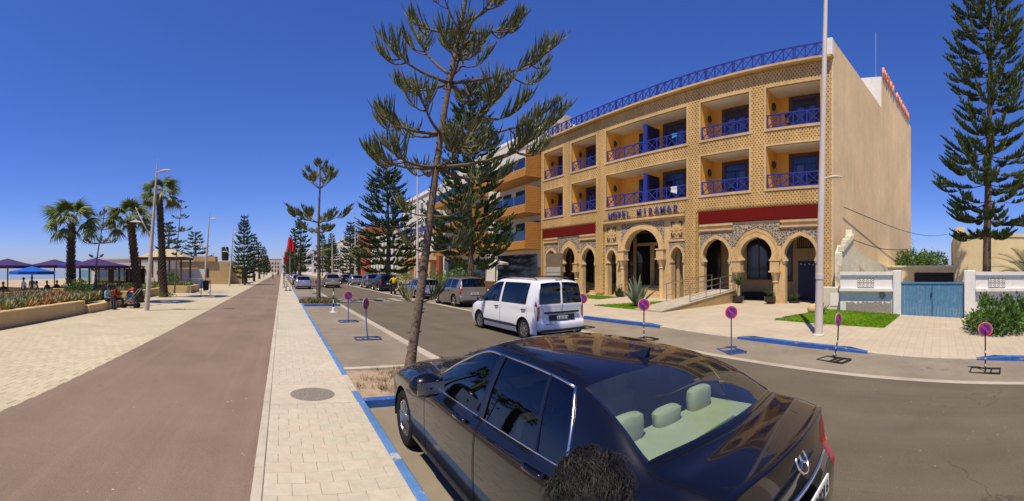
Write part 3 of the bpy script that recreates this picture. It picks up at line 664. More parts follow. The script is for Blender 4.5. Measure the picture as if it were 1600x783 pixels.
# behind the arches: lobby wall, windows, doors, steps
BZ = 25.2
part('arcade_back_wall', [((BZ, HY0+0.4, -0.4), (BZ+0.3, HY1, 5.55))], M_tan)
part('arcade_ceiling', [((HX+0.5, HY0+0.3, 5.0), (BZ, HY1, 5.6))], M_brown)  # dark brown colour deepens the shade behind the arches
part('arcade_floor', [((HX+0.1, HY0+0.2, -0.6), (BZ, HY1, GZ+0.02))], M_stone)
part('arcade_end_wall', [((HX+0.1, HY1-0.3, -0.4), (BZ, HY1, 5.2)), ((HX+0.61, 16.2, -0.4), (BZ, 16.45, 5.0))], M_tan)
def window(y0, y1, z0, z1, n=2, x=BZ, m=M_brown):
    f = MB(); t = 0.07; f.box((x-0.06, y0, z0), (x-0.003, y1, z0+t)); f.box((x-0.06, y0, z1-t), (x-0.003, y1, z1))
    for k in range(n+1): y = lerp(y0, y1-t, k/n); f.box((x-0.06, y, z0+t), (x-0.003, y+t, z1-t))
    o = f.build('window', m, hotel)
    for k in range(n):
        a = lerp(y0, y1-t, k/n)+t; b = lerp(y0, y1-t, (k+1)/n); p = MB(); p.box((x-0.03, a, z0+t), (x-0.012, b, z1-t)); p.build('pane', M_winb, o)
window(10.7, 12.5, 1.4, 4.1, 2); window(14.5, 15.9, 0.5, 4.4, 1); window(9.25, 9.75, 1.3, 4.0, 1)
part('service_door', [((BZ-0.07, 7.65, GZ+0.03), (BZ-0.005, 8.85, 2.6))], M_navy)
for k in range(4): lt = MB(); lt.ball((BZ-0.2, 7.8+0.27*k, 2.38+0.04*(k % 2)), 0.06); lt.build('bulb', mat('lamp_glass', (0.7, 0.68, 0.6), 0.3, 0.02), hotel)
part('grille', [((BZ-0.08, 7.75+0.14*k, 3.5), (BZ-0.03, 7.79+0.14*k, 4.3)) for k in range(9)]+[((BZ-0.08, 7.7, 3.43), (BZ-0.03, 9.0, 3.49))], M_iron)
part('bench_front', [((BZ-0.5, 10.2, GZ+0.02), (BZ-0.02, 12.6, 0.6))], M_dark)
# entrance: steps, dark glazed doors in a pale frame
for k in range(6): part('step', [((HX+0.35+0.36*k, 16.5, GZ), (BZ, 24.2, GZ+0.17*(k+1)))], M_stone)
part('entrance_frame', [((BZ-0.14, 19.3, 0.9), (BZ-0.02, 19.6, 4.9)), ((BZ-0.14, 22.2, 0.9), (BZ-0.02, 22.5, 4.9)), ((BZ-0.14, 19.6, 3.95), (BZ-0.02, 22.2, 4.18)), ((BZ-0.14, 20.35, 0.9), (BZ-0.02, 20.75, 3.95))], M_stone)
for a, b, c, d in ((19.6, 20.35, 0.92, 3.95), (20.75, 22.2, 0.92, 3.95), (19.6, 22.2, 4.18, 4.9), (22.6, 24.1, 0.92, 4.6), (16.5, 19.2, 0.92, 4.6)): part('pane', [((BZ-0.08, a, c), (BZ-0.05, b, d))], M_winb)
for k in range(6): part('step', [((HX+0.6+0.34*k, 24.3, GZ), (BZ, 30.0, GZ+0.17*(k+1)))], M_stone)
window(24.6, 30.4, 1.0, 4.7, 4, m=M_dark)  # dark glazing added across the back to paint this bay's black shade
part('shade_panel', [((HX+0.6, HY1-0.34, -0.1), (BZ-0.1, HY1-0.302, 4.9))], M_brown)  # dark board added on the end wall to paint the bay's deep shade
# name over the door
def letter(ch, size, ext, m, parent, M, name='letter'):
    cu = bpy.data.curves.new(name, 'FONT'); cu.body = ch; cu.size = size; cu.extrude = ext; cu.align_x = 'CENTER'; cu.offset = 0.012*size/0.6
    o = bpy.data.objects.new(name, cu); me = realize(o); me.materials.clear(); me.materials.append(m); me.transform(M)
    off = Vector((0,0,0)); q = parent
    while q is not None: off += q.location; q = q.parent
    me.transform(Matrix.Translation(-off)); o = bpy.data.objects.new(name, me); COL.objects.link(o); o.parent = parent; return o
M_letter = mat('letter_blue', (0.06, 0.065, 0.20), 0.5, 0.1, 6)
face_left = Matrix(((0, 0, -1, 0), (-1, 0, 0, 0), (0, 1, 0, 0), (0, 0, 0, 1)))      # text plane facing the street
def word(txt, ya, yb, z, size, x=HX-0.1):
    n = len(txt)
    for i, ch in enumerate(txt):
        y = ya+(yb-ya)*(i+0.5)/n; M = Matrix.Translation((x, y, z+(0.03 if i % 2 else 0))) @ face_left @ Matrix.Diagonal((0.86, 1, 1, 1)); letter(ch, size, 0.05, M_letter, hotel, M)
word('HOTEL', 22.2, 19.95, 5.82, 0.64); word('MIRAMAR', 19.4, 15.75, 5.82, 0.64)
# gable wall, taller rear block, roof sign
gd = Vector((9.9, -1.25)).normalized()
def along(s): return (HX+gd.x*s, HY0-0.08+gd.y*s)
gw = MB(); gn = Vector((-gd.y, gd.x))
def gp(s, z, d): x, y = along(s); return (x+gn.x*d, y+gn.y*d, z)
gw.prism([(0, -0.6), (9.98, -0.6), (9.98, 14.5), (0, 14.5)], lambda a, b, d: gp(a, b, d), 0.28); gw.build('gable_wall', M_beige, hotel)
gw = MB(); gw.prism([(9.985, -0.6), (21.5, -0.6), (21.5, 16.9), (9.985, 16.9)], lambda a, b, d: gp(a, b, d+0.002), 14.0); gw.build('rear_block', [M_beige], hotel)
gw = MB(); x, y = along(9.95); gw.box((x-0.06, y+0.02, 13.6), (x+0.0, 30.5, 16.88)); gw.build('rear_block_front', M_white, hotel)
M_sign = mat('orange_letter', (0.75, 0.30, 0.13), 0.5, 0.1, 5)
sg = thing('roof_sign', 'row of orange letters standing on the edge of the hotel roof', 'sign', (*along(15), 16.9))
for i, ch in enumerate('HOTEL MIRAMAR'):
    if ch == ' ': continue
    x, y = along(10.4+0.78*i); a = math.atan2(gd.y, gd.x)
    M = Matrix.Translation((x, y-0.08, 17.0)) @ Matrix.Rotation(a, 4, 'Z') @ Matrix.Rotation(PI/2, 4, 'X'); letter(ch, 0.95, 0.08, M_sign, sg, M)
mb = MB(); mb.tube([(*along(10.4), 16.9), (*along(20.4), 16.9)], 0.05, 6); mb.build('mounting_bar', M_steel, sg)
mb = MB(); x, y = along(10.1); mb.tube([(x, y+0.5, 16.6), (x, y+0.5, 20.4)], 0.05, 6); tag(mb.build('roof_mast', M_steel), 'thin grey mast standing on the hotel roof by the white wall', 'mast')
mb = MB(); mb.add([(24, 12, 14.3), (24, 19, 14.3), (27, 19, 15.2), (27, 12, 15.2), (24, 12, 14.2), (24, 19, 14.2), (27, 19, 15.1), (27, 12, 15.1)], [(0, 1, 2, 3), (7, 6, 5, 4), (0, 4, 5, 1), (1, 5, 6, 2), (2, 6, 7, 3), (3, 7, 4, 0)])
for a, b in ((24.1, 12.1), (24.1, 18.9), (26.9, 12.1), (26.9, 18.9)): mb.box((a-.05, b-.05, 13.6), (a+.05, b+.05, 14.25))
tag(mb.build('roof_canopy', M_white), 'white canopy showing above the blue hotel roof railing', 'canopy')
mb = MB(); mb.add([(23.4, 27.5, 14.3), (23.4, 30.4, 14.3), (25.4, 30.4, 15.3), (25.4, 27.5, 15.3), (23.4, 27.5, 14.22), (23.4, 30.4, 14.22), (25.4, 30.4, 15.22), (25.4, 27.5, 15.22)], [(0, 1, 2, 3), (7, 6, 5, 4), (0, 4, 5, 1), (1, 5, 6, 2), (2, 6, 7, 3), (3, 7, 4, 0)])
mb.box((25.2, 27.8, 13.6), (25.3, 27.9, 15.2)); mb.box((25.2, 30.0, 13.6), (25.3, 30.1, 15.2)); mb.box((23.5, 27.8, 13.6), (23.6, 27.9, 14.25)); mb.box((23.5, 30.0, 13.6), (23.6, 30.1, 14.25))
tag(mb.build('solar_panel', mat('solar_black', (0.02, 0.02, 0.03), 0.2, 0.1)), 'tilted dark solar panel above the far end of the hotel roof railing', 'solar panel')
# ramp with steel handrails, lawns, agave, pots, totem
def poly_lawn(name, pts, label, seed, n=2600, h=0.07, dz=0.03):
    """mown grass: a low soil mound and many blades"""
    rr = random.Random(seed); mb = MB(); k = len(pts); cx = sum(p[0] for p in pts)/k; cy = sum(p[1] for p in pts)/k
    vs = [(cx, cy, pz(cx, cy)+dz+0.02)]+[(x, y, pz(x, y)+0.008) for x, y in pts]+[(lerp(x, cx, .12), lerp(y, cy, .12), pz(x, y)+dz) for x, y in pts]
    fs = [(1+i, 1+(i+1) % k, 1+k+(i+1) % k, 1+k+i) for i in range(k)]+[(0, 1+k+i, 1+k+(i+1) % k) for i in range(k)]
    mb.add(vs, fs, 0)
    def inside(x, y):
        c = False
        for i in range(k):
            (x1, y1), (x2, y2) = pts[i], pts[i-1]
            if (y1 > y) != (y2 > y) and x < (x2-x1)*(y-y1)/(y2-y1)+x1: c = not c
        return c
    xs = [p[0] for p in pts]; ys = [p[1] for p in pts]; m = 0
    while m < n:
        x, y = rr.uniform(min(xs), max(xs)), rr.uniform(min(ys), max(ys))
        if not inside(x, y): continue
        blades(mb, x, y, pz(x, y)+0.01, 5, 0.06, h, rr, 0.008, 0.8, 1); m += 1
    return stuff(mb.build('lawn_grass', [mat('lawn_soil', (0.10, 0.19, 0.008), 0.95, 0.3, 6), mat('lawn_blade', (0.13, 0.27, 0.006), 0.7, 0.3, 1.6, c2=(0.21, 0.36, 0.012), tr=0.3)]), label, 'grass')
poly_lawn('lawn', [(15.2, 16.5), (19.8, 15.6), (20.2, 13.7), (17.5, 13.35), (15.0, 13.1)], 'bright green lawn round the agave before the hotel door', 1)
poly_lawn('lawn', [(18.7, 19.8), (21.2, 20.4), (21.5, 27), (19.4, 26.5)], 'narrow strip of lawn along the far hotel arches', 2)
poly_lawn('lawn', [(15.3, 6.4), (20.6, 5.7), (20.4, 1.95), (15.7, 2.1)], 'bright green lawn in front of the crumbling white wall', 3, 5000)
# ramp
rp = thing('ramp', 'concrete wheelchair ramp with steel handrails leading to the hotel arches', 'ramp', (18, 12.4, 0))
RZ = lambda x: lerp(pz(14.8, 12)+0.01, 0.82, cl((x-14.8)/7.0))
mb = MB(); a0, a1 = 11.62, 13.2; n = 6; vs = []
for i in range(n+1):
    x = lerp(14.8, 21.95, i/n); vs += [(x, a0, -0.4), (x, a0, RZ(x)), (x, a1, RZ(x)), (x, a1, -0.4)]
mb.add(vs, [(4*i+j, 4*i+(j+1) % 4, 4*i+4+(j+1) % 4, 4*i+4+j) for i in range(n) for j in range(4)]+[(0, 1, 2, 3), (4*n+3, 4*n+2, 4*n+1, 4*n)]); mb.build('side_wall', mat('ramp_side', (0.42, 0.29, 0.13), 0.9, 0.15, 4), rp)
mb = MB(); vs = []
for i in range(n+1):
    x = lerp(14.8, 21.95, i/n); vs += [(x, a0-0.03, RZ(x)+0.004), (x, a0-0.03, RZ(x)+0.05), (x, a1+0.03, RZ(x)+0.05), (x, a1+0.03, RZ(x)+0.004)]
mb.add(vs, [(4*i+j, 4*i+(j+1) % 4, 4*i+4+(j+1) % 4, 4*i+4+j) for i in range(n) for j in range(4)]+[(0, 1, 2, 3), (4*n+3, 4*n+2, 4*n+1, 4*n)]); mb.build('deck', M_gut, rp)
for y in (a0+0.06, a1-0.06):
    h = MB(); h.tube([(17.2, y, RZ(17.2)+0.95), (21.8, y, RZ(21.8)+0.95)], 0.028, 8); h.build('handrail', M_steel, rp)
    for dz in (0.35, 0.62): h = MB(); h.tube([(17.2, y, RZ(17.2)+dz), (21.8, y, RZ(21.8)+dz)], 0.016, 6); h.build('rail', M_steel, rp)
    for k in range(4): x = 17.2+1.5*k; h = MB(); h.tube([(x, y, RZ(x)), (x, y, RZ(x)+0.97)], 0.026, 8); h.build('post', M_steel, rp)
hr = thing('handrail', 'short steel handrail beside the hotel entrance steps', 'handrail', (21.5, 20.6, 0))
for k in range(3): h = MB(); x = 21.3+0.8*k; h.tube([(x, 20.7, -0.1), (x, 20.7, 0.85+0.3*k)], 0.022, 6); h.build('post', M_steel, hr)
h = MB(); h.tube([(21.2, 20.7, 0.8), (23.0, 20.7, 1.5)], 0.025, 6); h.build('rail', M_steel, hr)
# agave: thick pointed leaves
M_agave = mat('agave_leaf', (0.085, 0.13, 0.085), 0.55, 0.2, 3, c2=(0.16, 0.20, 0.11))
def agave(x, y, z, s, n, label, seed, group=None, m=None):
    t = thing('agave', label, 'agave', (x, y, z), 0, group); rr = random.Random(seed)
    for k in range(n):
        a = k*2.399+rr.uniform(-.3, .3); lean = lerp(0.08, 0.85, (k/n)**1.3)+rr.uniform(-.06, .06); L = s*rr.uniform(0.8, 1.05)*(1-0.15*k/n); w = 0.085*s
        mb = MB(); vs = []; seg = 7
        for i in range(seg+1):
            u = i/seg; r = L*(math.sin(lean)*u+0.18*lean*u*u); zz = L*(math.cos(lean)*u-0.22*lean*u*u*u)
            ww = w*(0.6+1.2*u if u < 0.35 else 1.02*(1-((u-.35)/.65)**1.6)+0.02)
            tx, ty = math.cos(a), math.sin(a); sx, sy = -ty, tx
            vs += [(x+tx*r-sx*ww, y+ty*r-sy*ww, z+zz+0.25*ww), (x+tx*(r-0.35*ww), y+ty*(r-.35*ww), z+zz-0.1*ww), (x+tx*r+sx*ww, y+ty*r+sy*ww, z+zz+0.25*ww), (x+tx*(r+0.45*ww), y+ty*(r+.45*ww), z+zz-0.4*ww)]
        fs = [(4*i+j, 4*i+(j+1) % 4, 4*i+4+(j+1) % 4, 4*i+4+j) for i in range(seg) for j in range(4)]
        mb.add(vs, fs); mb.build('leaf', m or M_agave, t, smooth=True)
    return t
agave(16.2, 14.25, 0.12, 1.75, 22, 'large grey-green agave on the lawn before the hotel', 5)
agave(18.2, 5.3, pz(18.2, 5.3), 0.75, 14, 'small agave on the lawn beside the tall white lamp pole', 6)
M_pot = mat('dark_pot', (0.03, 0.022, 0.018), 0.4, 0.2, 5); M_leaf = mat('leaf_green', (0.05, 0.10, 0.025), 0.6, 0.3, 6, c2=(0.10, 0.16, 0.04), tr=0.25)
def potted(x, y, z, h, label, trunk=True, pale=False):
    t = thing('potted_plant', label, 'potted plant', (x, y, z)); mb = MB(); mb.lathe([(0.1, z), (0.28, z+0.12), (0.33, z+0.36), (0.35, z+0.42), (0.3, z+0.42), (0.28, z+0.36), (0.001, z+0.36)], 16, (x, y, 0)); mb.build('pot', M_pot, t, smooth=40)
    if trunk: mb = MB(); mb.tube([(x, y, z+0.3), (x+0.03, y, z+0.7), (x, y+.03, z+h*0.7)], [0.05, 0.04, 0.035], 6); mb.build('stem', mat('pale_bark', (0.42, 0.38, 0.32), 0.9, 0.2, 10), t)
    mb = MB(); rr = random.Random(int(x*10)); blades(mb, x, y, z+(h*0.65 if trunk else 0.35), 60, 0.08, h*0.5, rr, 0.025, 1.5); mb.build('foliage', M_leaf, t)
potted(21.45, 11.2, pz(21.4, 11.2), 1.6, 'dark bowl pot with a slim palm beside the hotel ramp')
potted(21.75, 9.35, pz(21.7, 9.4), 0.9, 'small potted plant under the middle arch near the side wall', False)
potted(21.55, 20.7, 0.1, 0.9, 'small potted plant by the arch left of the hotel door', False)
potted(22.9, 8.3, GZ, 1.1, 'bushy potted plant in the shade of the arch nearest the side wall', False)
# totem board before the far arches
tb = thing('menu_board', 'tall bronze and white menu board standing by the far hotel arches', 'sign board', (20.5, 27.0, 0.125))
mb = MB(); mb.box((20.5, 26.0, 0.125), (20.62, 28.1, 3.4)); mb.build('frame', mat('bronze_board', (0.17, 0.125, 0.075), 0.5, 0.15, 4), tb)
for k in range(4): mb = MB(); mb.box((20.47, 26.12, 0.5+0.46*k), (20.498, 27.98, 0.92+0.46*k)); mb.build('panel', mat('pale_board', (0.38, 0.35, 0.31), 0.6, 0.08, 3), tb)
# meter box on the corner
mb = thing('meter_cabinet', 'pale concrete meter cabinet at the foot of the hotel corner', 'cabinet', (21.3, 5.6, -0.2)); q = MB(); q.cbox((20.9, 5.0, -0.5), (21.7, 6.1, 1.15), 0.03); q.build('housing', mat('cabinet_render', (0.55, 0.5, 0.38), 0.85, 0.1, 3), mb); q = MB(); q.box((20.87, 5.15, 0.2), (20.897, 5.6, 0.85)); q.build('door', M_white, mb)
q = MB(); q.ball((19.0, 5.85, pz(19, 5.9)+0.15), (0.5, 0.35, 0.28), 9, 6)
tag(q.build('stone_block', M_stone, smooth=True), 'pale boulder on the lawn behind the lamp pole', 'stone')
# boundary wall, gate
WX = 20.6
M_oldw = mat('old_white_paint', (0.70, 0.68, 0.63), 0.9, 0.08, 3, bump=0.3, bsc=25, wear=(0.33, 0.29, 0.24), wsc=1.3, wth=0.63)
M_rubble = mat('bare_rubble', (0.30, 0.265, 0.22), 0.95, 0.35, 14, bump=1.0, bsc=18)
def bwall(ya, yb, label, worn, claust):
    """ya > yb; wall along WX with base, ledges, pierced blocks"""
    t = thing('boundary_wall', label, 'wall', (WX, (ya+yb)/2, -0.4)); zb = -0.75
    w = MB(); w.box((WX, yb, zb), (WX+0.22, ya, 1.9)); w.build('wall', M_oldw, t)
    w = MB(); w.box((WX-0.1, yb+0.002, 1.78), (WX+0.3, ya-0.002, 1.95)); w.build('cap', M_oldw, t)
    w = MB(); w.box((WX-0.22, yb+0.002, 0.98), (WX-0.001, ya-0.002, 1.12)); w.build('ledge', M_oldw, t)
    if worn:
        rr = random.Random(3); pts = []; n = 26
        for i in range(n+1): y = lerp(ya-0.3, yb+0.1, i/n); pts.append((y, 0.42+rr.uniform(-0.1, 0.1)+(0.06 if i % 5 == 0 else 0)))
        poly = [(ya-0.3, zb), *[(p, max(q, zb+.2)) for p, q in pts], (yb+0.1, zb)]
        w = MB(); w.prism(poly, lambda a, b, d: (WX-0.03+d, a, b), 0.028); w.build('bare_patch', M_rubble, t)
        w = MB(); w.prism([(yb+0.55+0.16*math.cos(k*PI/6)*(1+0.3*math.sin(k*2.3)), 0.78+0.2*math.sin(k*PI/6)) for k in range(12)], lambda a, b, d: (WX-0.02+d, a, b), 0.018); w.build('bare_patch', M_rubble, t)
    for c in claust:
        for i in range(4):
            for j in range(2):
                y, z = c-0.2*i, 1.28+0.22*j; b = MB(); h = 0.1
                b.box((WX-0.03, y-h, z-h+0.01), (WX-0.004, y+h, z-h+0.035)); b.box((WX-0.03, y-h, z+h-0.035), (WX-0.004, y+h, z+h-0.01)); b.box((WX-0.03, y-h, z-h+.035), (WX-0.004, y-h+0.03, z+h-.035)); b.box((WX-0.03, y+h-0.03, z-h+.035), (WX-0.004, y+h, z+h-.035))
                b.bar((WX-0.017, y-h+.02, z-h+.03), (WX-0.017, y+h-.02, z+h-.03), 0.03, 0.024, up=(1, 0, 0)); b.bar((WX-0.017, y+h-.02, z-h+.03), (WX-0.017, y-h+.02, z+h-.03), 0.03, 0.02, up=(1, 0, 0))
                b.build('pierced_block', M_oldw, t)
        b = MB(); b.box((WX-0.003, c-0.72, 1.16), (WX-0.001, c+0.12, 1.62)); b.build('block_shade', M_dark, t)  # dark sheet paints the shade behind the pierced blocks
    return t
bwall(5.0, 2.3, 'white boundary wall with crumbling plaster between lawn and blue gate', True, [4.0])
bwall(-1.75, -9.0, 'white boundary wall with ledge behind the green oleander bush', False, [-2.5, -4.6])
for y, lb in ((2.12, 'white square gate pillar next to the crumbling wall'), (-1.45, 'white square gate pillar beside the oleander bush')):
    w = MB(); w.cbox((WX-0.15, y-0.2 if y > 0 else y-0.28, -0.75), (WX+0.3, y+0.17 if y > 0 else y+0.26, 2.02), 0.03); tag(w.build('gate_pillar', M_oldw), lb, 'pillar')
gt = thing('gate', 'weathered blue double gate of upright boards', 'gate', (WX, 0.38, -0.3))
M_gate = mat('gate_blue', (0.085, 0.21, 0.33), 0.75, 0.16, 5, bump=0.2, wear=(0.17, 0.25, 0.33), wsc=2.5, wth=0.6)
rr = random.Random(5); y = 1.9
while y > -1.1:
    w = MB(); w.box((WX+0.02, y-0.143, -0.36+rr.uniform(-.01, .01)), (WX+0.045+rr.uniform(0, .006), y, 1.36)); w.build('board', M_gate, gt); y -= 0.15
w = MB(); w.box((WX-0.02, -1.16, 1.36), (WX+0.06, 1.92, 1.44)); w.build('top_rail', M_gate, gt)
w = MB(); w.box((WX+0.0, 0.36, -0.34), (WX+0.019, 0.41, 1.355)); w.build('meeting_strip', mat('gate_dark', (0.05, 0.10, 0.18), 0.7, 0.2, 5), gt)
w = MB(); w.tube([(WX-0.04, 0.44, 0.7), (WX-0.04, 0.44, 0.95)], 0.02, 6); w.build('handle', M_iron, gt)
# ruined party wall running back beside the hotel
M_ruin = mat('peeling_cream', (0.60, 0.57, 0.42), 0.95, 0.12, 2.5, bump=0.6, bsc=15, big=0.12, wear=(0.42, 0.33, 0.24), wsc=0.7, wth=0.56)
rw = thing('ruined_wall', 'peeling cream party wall with broken sloping top beside the hotel', 'wall', (26, 4, -0.3))
pr = [(-0.1, 2.9), (0.3, 3.35), (0.9, 3.3), (1.1, 3.75), (1.5, 3.85), (1.6, 4.3), (1.8, 4.28), (1.85, 3.3), (2.6, 3.25), (3.3, 2.95), (5, 2.75), (8, 2.45), (12, 2.15), (13.5, 2.1), (13.6, -0.7), (-0.1, -0.7)]
w = MB(); w.prism(pr, lambda a, b, d: (21.25+a*0.992-d*0.12, 5.05-a*0.12+d, b), 0.35); w.build('wall', M_ruin, rw)
for k in range(9): w = MB(); a = 0.2*k; w.cbox((21.2+a, 4.95-a*.12, 3.0+a*0.5), (21.2+a+rr.uniform(.15, .3), 5.25-a*.12, 3.25+a*0.5+rr.uniform(0, .2)), .03); w.build('stone', M_ruin, rw)
# house behind the gate
M_cream = mat('cream_render', (0.62, 0.52, 0.31), 0.9, 0.06, 2, bump=0.15, big=0.08)
hs = thing('house', 'flat-roofed cream house behind the blue gate', 'house', (34, -6, -0.3))
part('wall', [((33, -14, -0.5), (44, -1.15, 4.85))], M_cream, hs); part('low_wing', [((31, -1.1, -0.5), (36, 6.4, 2.25))], M_cream, hs); part('wing_cap', [((30.9, -1.1, 2.25), (36.1, 6.4, 2.38))], mat('cap_render', (0.66, 0.6, 0.45), 0.9, 0.06), hs)
part('garage_opening', [((30.93, -1.0, 0.4), (30.99, 1.9, 1.85))], M_dark, hs)  # flat dark panel paints the shade inside the opening
part('chimney', [((33.6, -2.0, 4.86), (34.2, -1.3, 5.5))], M_cream, hs); part('parapet', [((32.93, -14, 4.7), (33.3, -1.1, 4.98))], M_cream, hs)
part('gable_trim', [((32.9, -7.2, 2.0), (32.97, -6.9, 4.6))], mat('terracotta', (0.45, 0.22, 0.10), 0.9, 0.1), hs)
# cables slung from the hotel gable
for a, b, lb, sg_ in (((23.2, 5.4, 5.6), (60, -1.0, 7.2), 'upper thin black cable slung from the hotel gable', 0.8), ((24.2, 5.3, 3.9), (33, 2.5, 3.7), 'lower thin black cable slung over the ruined wall', 0.3)):
    q = MB(); q.tube([(lerp(a[0], b[0], t/10), lerp(a[1], b[1], t/10), lerp(a[2], b[2], t/10)-sg_*math.sin(PI*t/10)) for t in range(11)], 0.025, 5); tag(q.build('cable', M_iron), lb, 'cable')
# oleander bush
def leafy(mb, c, r, n, s, rr, up=0.3, hollow=0.55, mi=0):
    """leaf quads scattered through an uneven ellipsoid"""
    for _ in range(n):
        while True:
            d = Vector((rr.gauss(0, 1), rr.gauss(0, 1), rr.gauss(0, 1)))
            if d.length > 1e-3: break
        d.normalize(); k = rr.uniform(hollow, 1.0)*(1+0.18*math.sin(d.x*7+c[0])*math.sin(d.y*6+d.z*5+c[1]))
        p = Vector((c[0]+d.x*r[0]*k, c[1]+d.y*r[1]*k, c[2]+d.z*r[2]*k))
        ax = (d+Vector((rr.gauss(0, .6), rr.gauss(0, .6), up+rr.gauss(0, .5)))).normalized(); b = ax.orthogonal().normalized(); b.rotate(Matrix.Rotation(rr.uniform(0, 6.28), 3, ax)); L = s*rr.uniform(.6, 1.3); w = L*0.22
        mb.add([p, p+ax*L*.45+b*w, p+ax*L, p+ax*L*.45-b*w], [(0, 1, 2, 3)], mi if mi < 2 else rr.randrange(mi))
M_ole = [mat('oleander_a', (0.05, 0.11, 0.02), 0.5, 0.3, 3, tr=0.25), mat('oleander_b', (0.09, 0.185, 0.03), 0.5, 0.3, 3, tr=0.3), mat('oleander_c', (0.14, 0.235, 0.05), 0.5, 0.3, 3, tr=0.3)]
ob = thing('oleander_bush', 'dense green oleander bush in front of the white wall', 'bush', (16, -3, -0.4)); rr = random.Random(12)
mb = MB(); mb.keep = True
for k in range(15):
    x, y = rr.uniform(15.4, 18.6), rr.uniform(-6.5, -1.6); h = rr.uniform(0.42, 0.6); leafy(mb, (x, y, pz(x, y)+h*0.85), (0.8, 0.8, h), 900, 0.17, rr, mi=3)
for k in range(26):
    x, y = rr.uniform(15.5, 18.5), rr.uniform(-5.5, -1.4); z = pz(x, y)+0.95; leafy(mb, (x, y, z+0.1), (0.13, 0.13, rr.uniform(.3, .5)), 70, 0.16, rr, 0.8, 0.1, 3)
mb.build('foliage', M_ole, ob)
for k in range(12): x, y = rr.uniform(15.6, 18.4), rr.uniform(-6, -1.6); q = MB(); q.tube([(x, y, pz(x, y)-0.05), (x+rr.uniform(-.2, .2), y+rr.uniform(-.2, .2), pz(x, y)+0.9)], [0.03, 0.015], 5); q.build('stem', M_brown, ob)
hb = thing('hedge', 'clipped green hedge rising behind the low cream wing', 'hedge', (40, 2, 0)); mb = MB(); mb.keep = True
for k in range(8): leafy(mb, (37.5+rr.uniform(-1, 2), 0.2+0.75*k, 2.4), (1.3, 1.0, 1.35), 700, 0.3, rr, mi=3)
mb.build('foliage', M_ole, hb)
# ------------------------------------------------------------------ buildings further along the street
M_wood = mat('cedar_slat', (0.50, 0.225, 0.04), 0.6, 0.2, 6, bump=0.1, c2=(0.52, 0.26, 0.08))
M_off = mat('off_white_wall', (0.60, 0.565, 0.49), 0.85, 0.06, 2, big=0.08)
G_bal = glass('balcony_glass', (0.55, 0.74, 0.74), 0.12)
M_dglass = mat('dark_window_glass', (0.02, 0.026, 0.034), 0.08, 0.2, 1, coat=0.5)
def bwin(parent, x, y0, y1, z0, z1, fm, sill=None, n=1):
    f = MB(); t = 0.08
    f.box((x-0.06, y0, z0), (x-0.004, y1, z0+t)); f.box((x-0.06, y0, z1-t), (x-0.004, y1, z1))
    for k in range(n+1): y = lerp(y0, y1-t, k/n); f.box((x-0.06, y, z0+t), (x-0.004, y+t, z1-t))
    o = f.build('window', fm, parent)
    for k in range(n): p = MB(); p.box((x-0.03, lerp(y0, y1-t, k/n)+t, z0+t), (x-0.01, lerp(y0, y1-t, (k+1)/n), z1-t)); p.build('pane', M_dglass, o)
    return o
ap = thing('apartment_building', 'modern apartment block with cedar slat balconies and glass fronts beside the hotel', 'building', (22.6, 43, 0))
AX = 22.7
part('wall', [((AX, 31.1, 0), (36, 56, 14.2))], M_off, ap)
part('roof_block', [((AX+2.5, 33, 14.2), (35, 54, 16.6))], M_off, ap)
part('parapet', [((AX-0.1, 31.05, 14.2), (AX+0.25, 56.05, 15.0))], M_off, ap); part('roof_slab', [((AX+2.1, 32.6, 16.6), (35, 54.4, 16.85))], M_white, ap)
part('chimney', [((25.5, 31.9, 14.2), (26.3, 32.7, 17.2))], M_gut, ap)
for bi, (ya, yb) in enumerate(((31.2, 39.4), (42.2, 54.4))):
    for f in range(3):
        z = 4.35+3.25*f; b = MB(); b.box((20.55, ya, z-0.06), (AX, yb, z+0.1)); b = b.build('balcony_slab', M_white, ap)
        for k in range(5):
            s = MB(); s.box((20.46, ya, z-0.36+0.15*k), (20.5, yb, z-0.36+0.15*k+0.125)); s.build('fascia_slat', M_wood, b)
        for k in range(16):
            s = MB(); s.box((20.5, ya-0.06, z-0.36+0.15*k), (AX-0.02, ya-0.02, z-0.36+0.15*k+0.125)); s.build('screen_slat', M_wood, b)
        s = MB(); s.box((20.56, ya-0.015, z-0.36), (AX-0.02, ya+0.02, z+2.05)); s.build('screen_frame', M_brown, b)
        for k in range(4):
            p = MB(); a = lerp(ya+0.1, yb, k/4); p.box((20.55, a, z+0.4), (20.565, lerp(ya+.1, yb, (k+1)/4)-0.04, z+1.25)); p.build('glass_panel', G_bal, b)
        s = MB(); s.box((20.56, ya+0.03, z-0.36), (AX-0.01, yb, z-0.33)); s.build('soffit', M_wood, b)
        n = 3 if bi == 0 else 4
        for k in range(n): a = ya+0.9+k*(yb-ya-0.6)/n; bwin(ap, AX, a, a+1.6, z+0.15, z+2.35, M_iron, n=2)
part('shopfront', [((AX-0.02, 32.5, 0.4), (AX-0.005, 40, 3.6)), ], M_dglass, ap); part('shopfront', [((AX-0.02, 43, 0.4), (AX-0.005, 54, 3.4))], M_dglass, ap)
part('terrace_wall', [((19.9, 32, 0.12), (20.1, 55, 0.95))], M_brown, ap)
part('stone_band', [((AX-0.06, 31.15, 1.6), (AX-0.025, 32.4, 2.3)), ], mat('brick_band', (0.35, 0.2, 0.1), 0.8, 0.2, 6), ap)
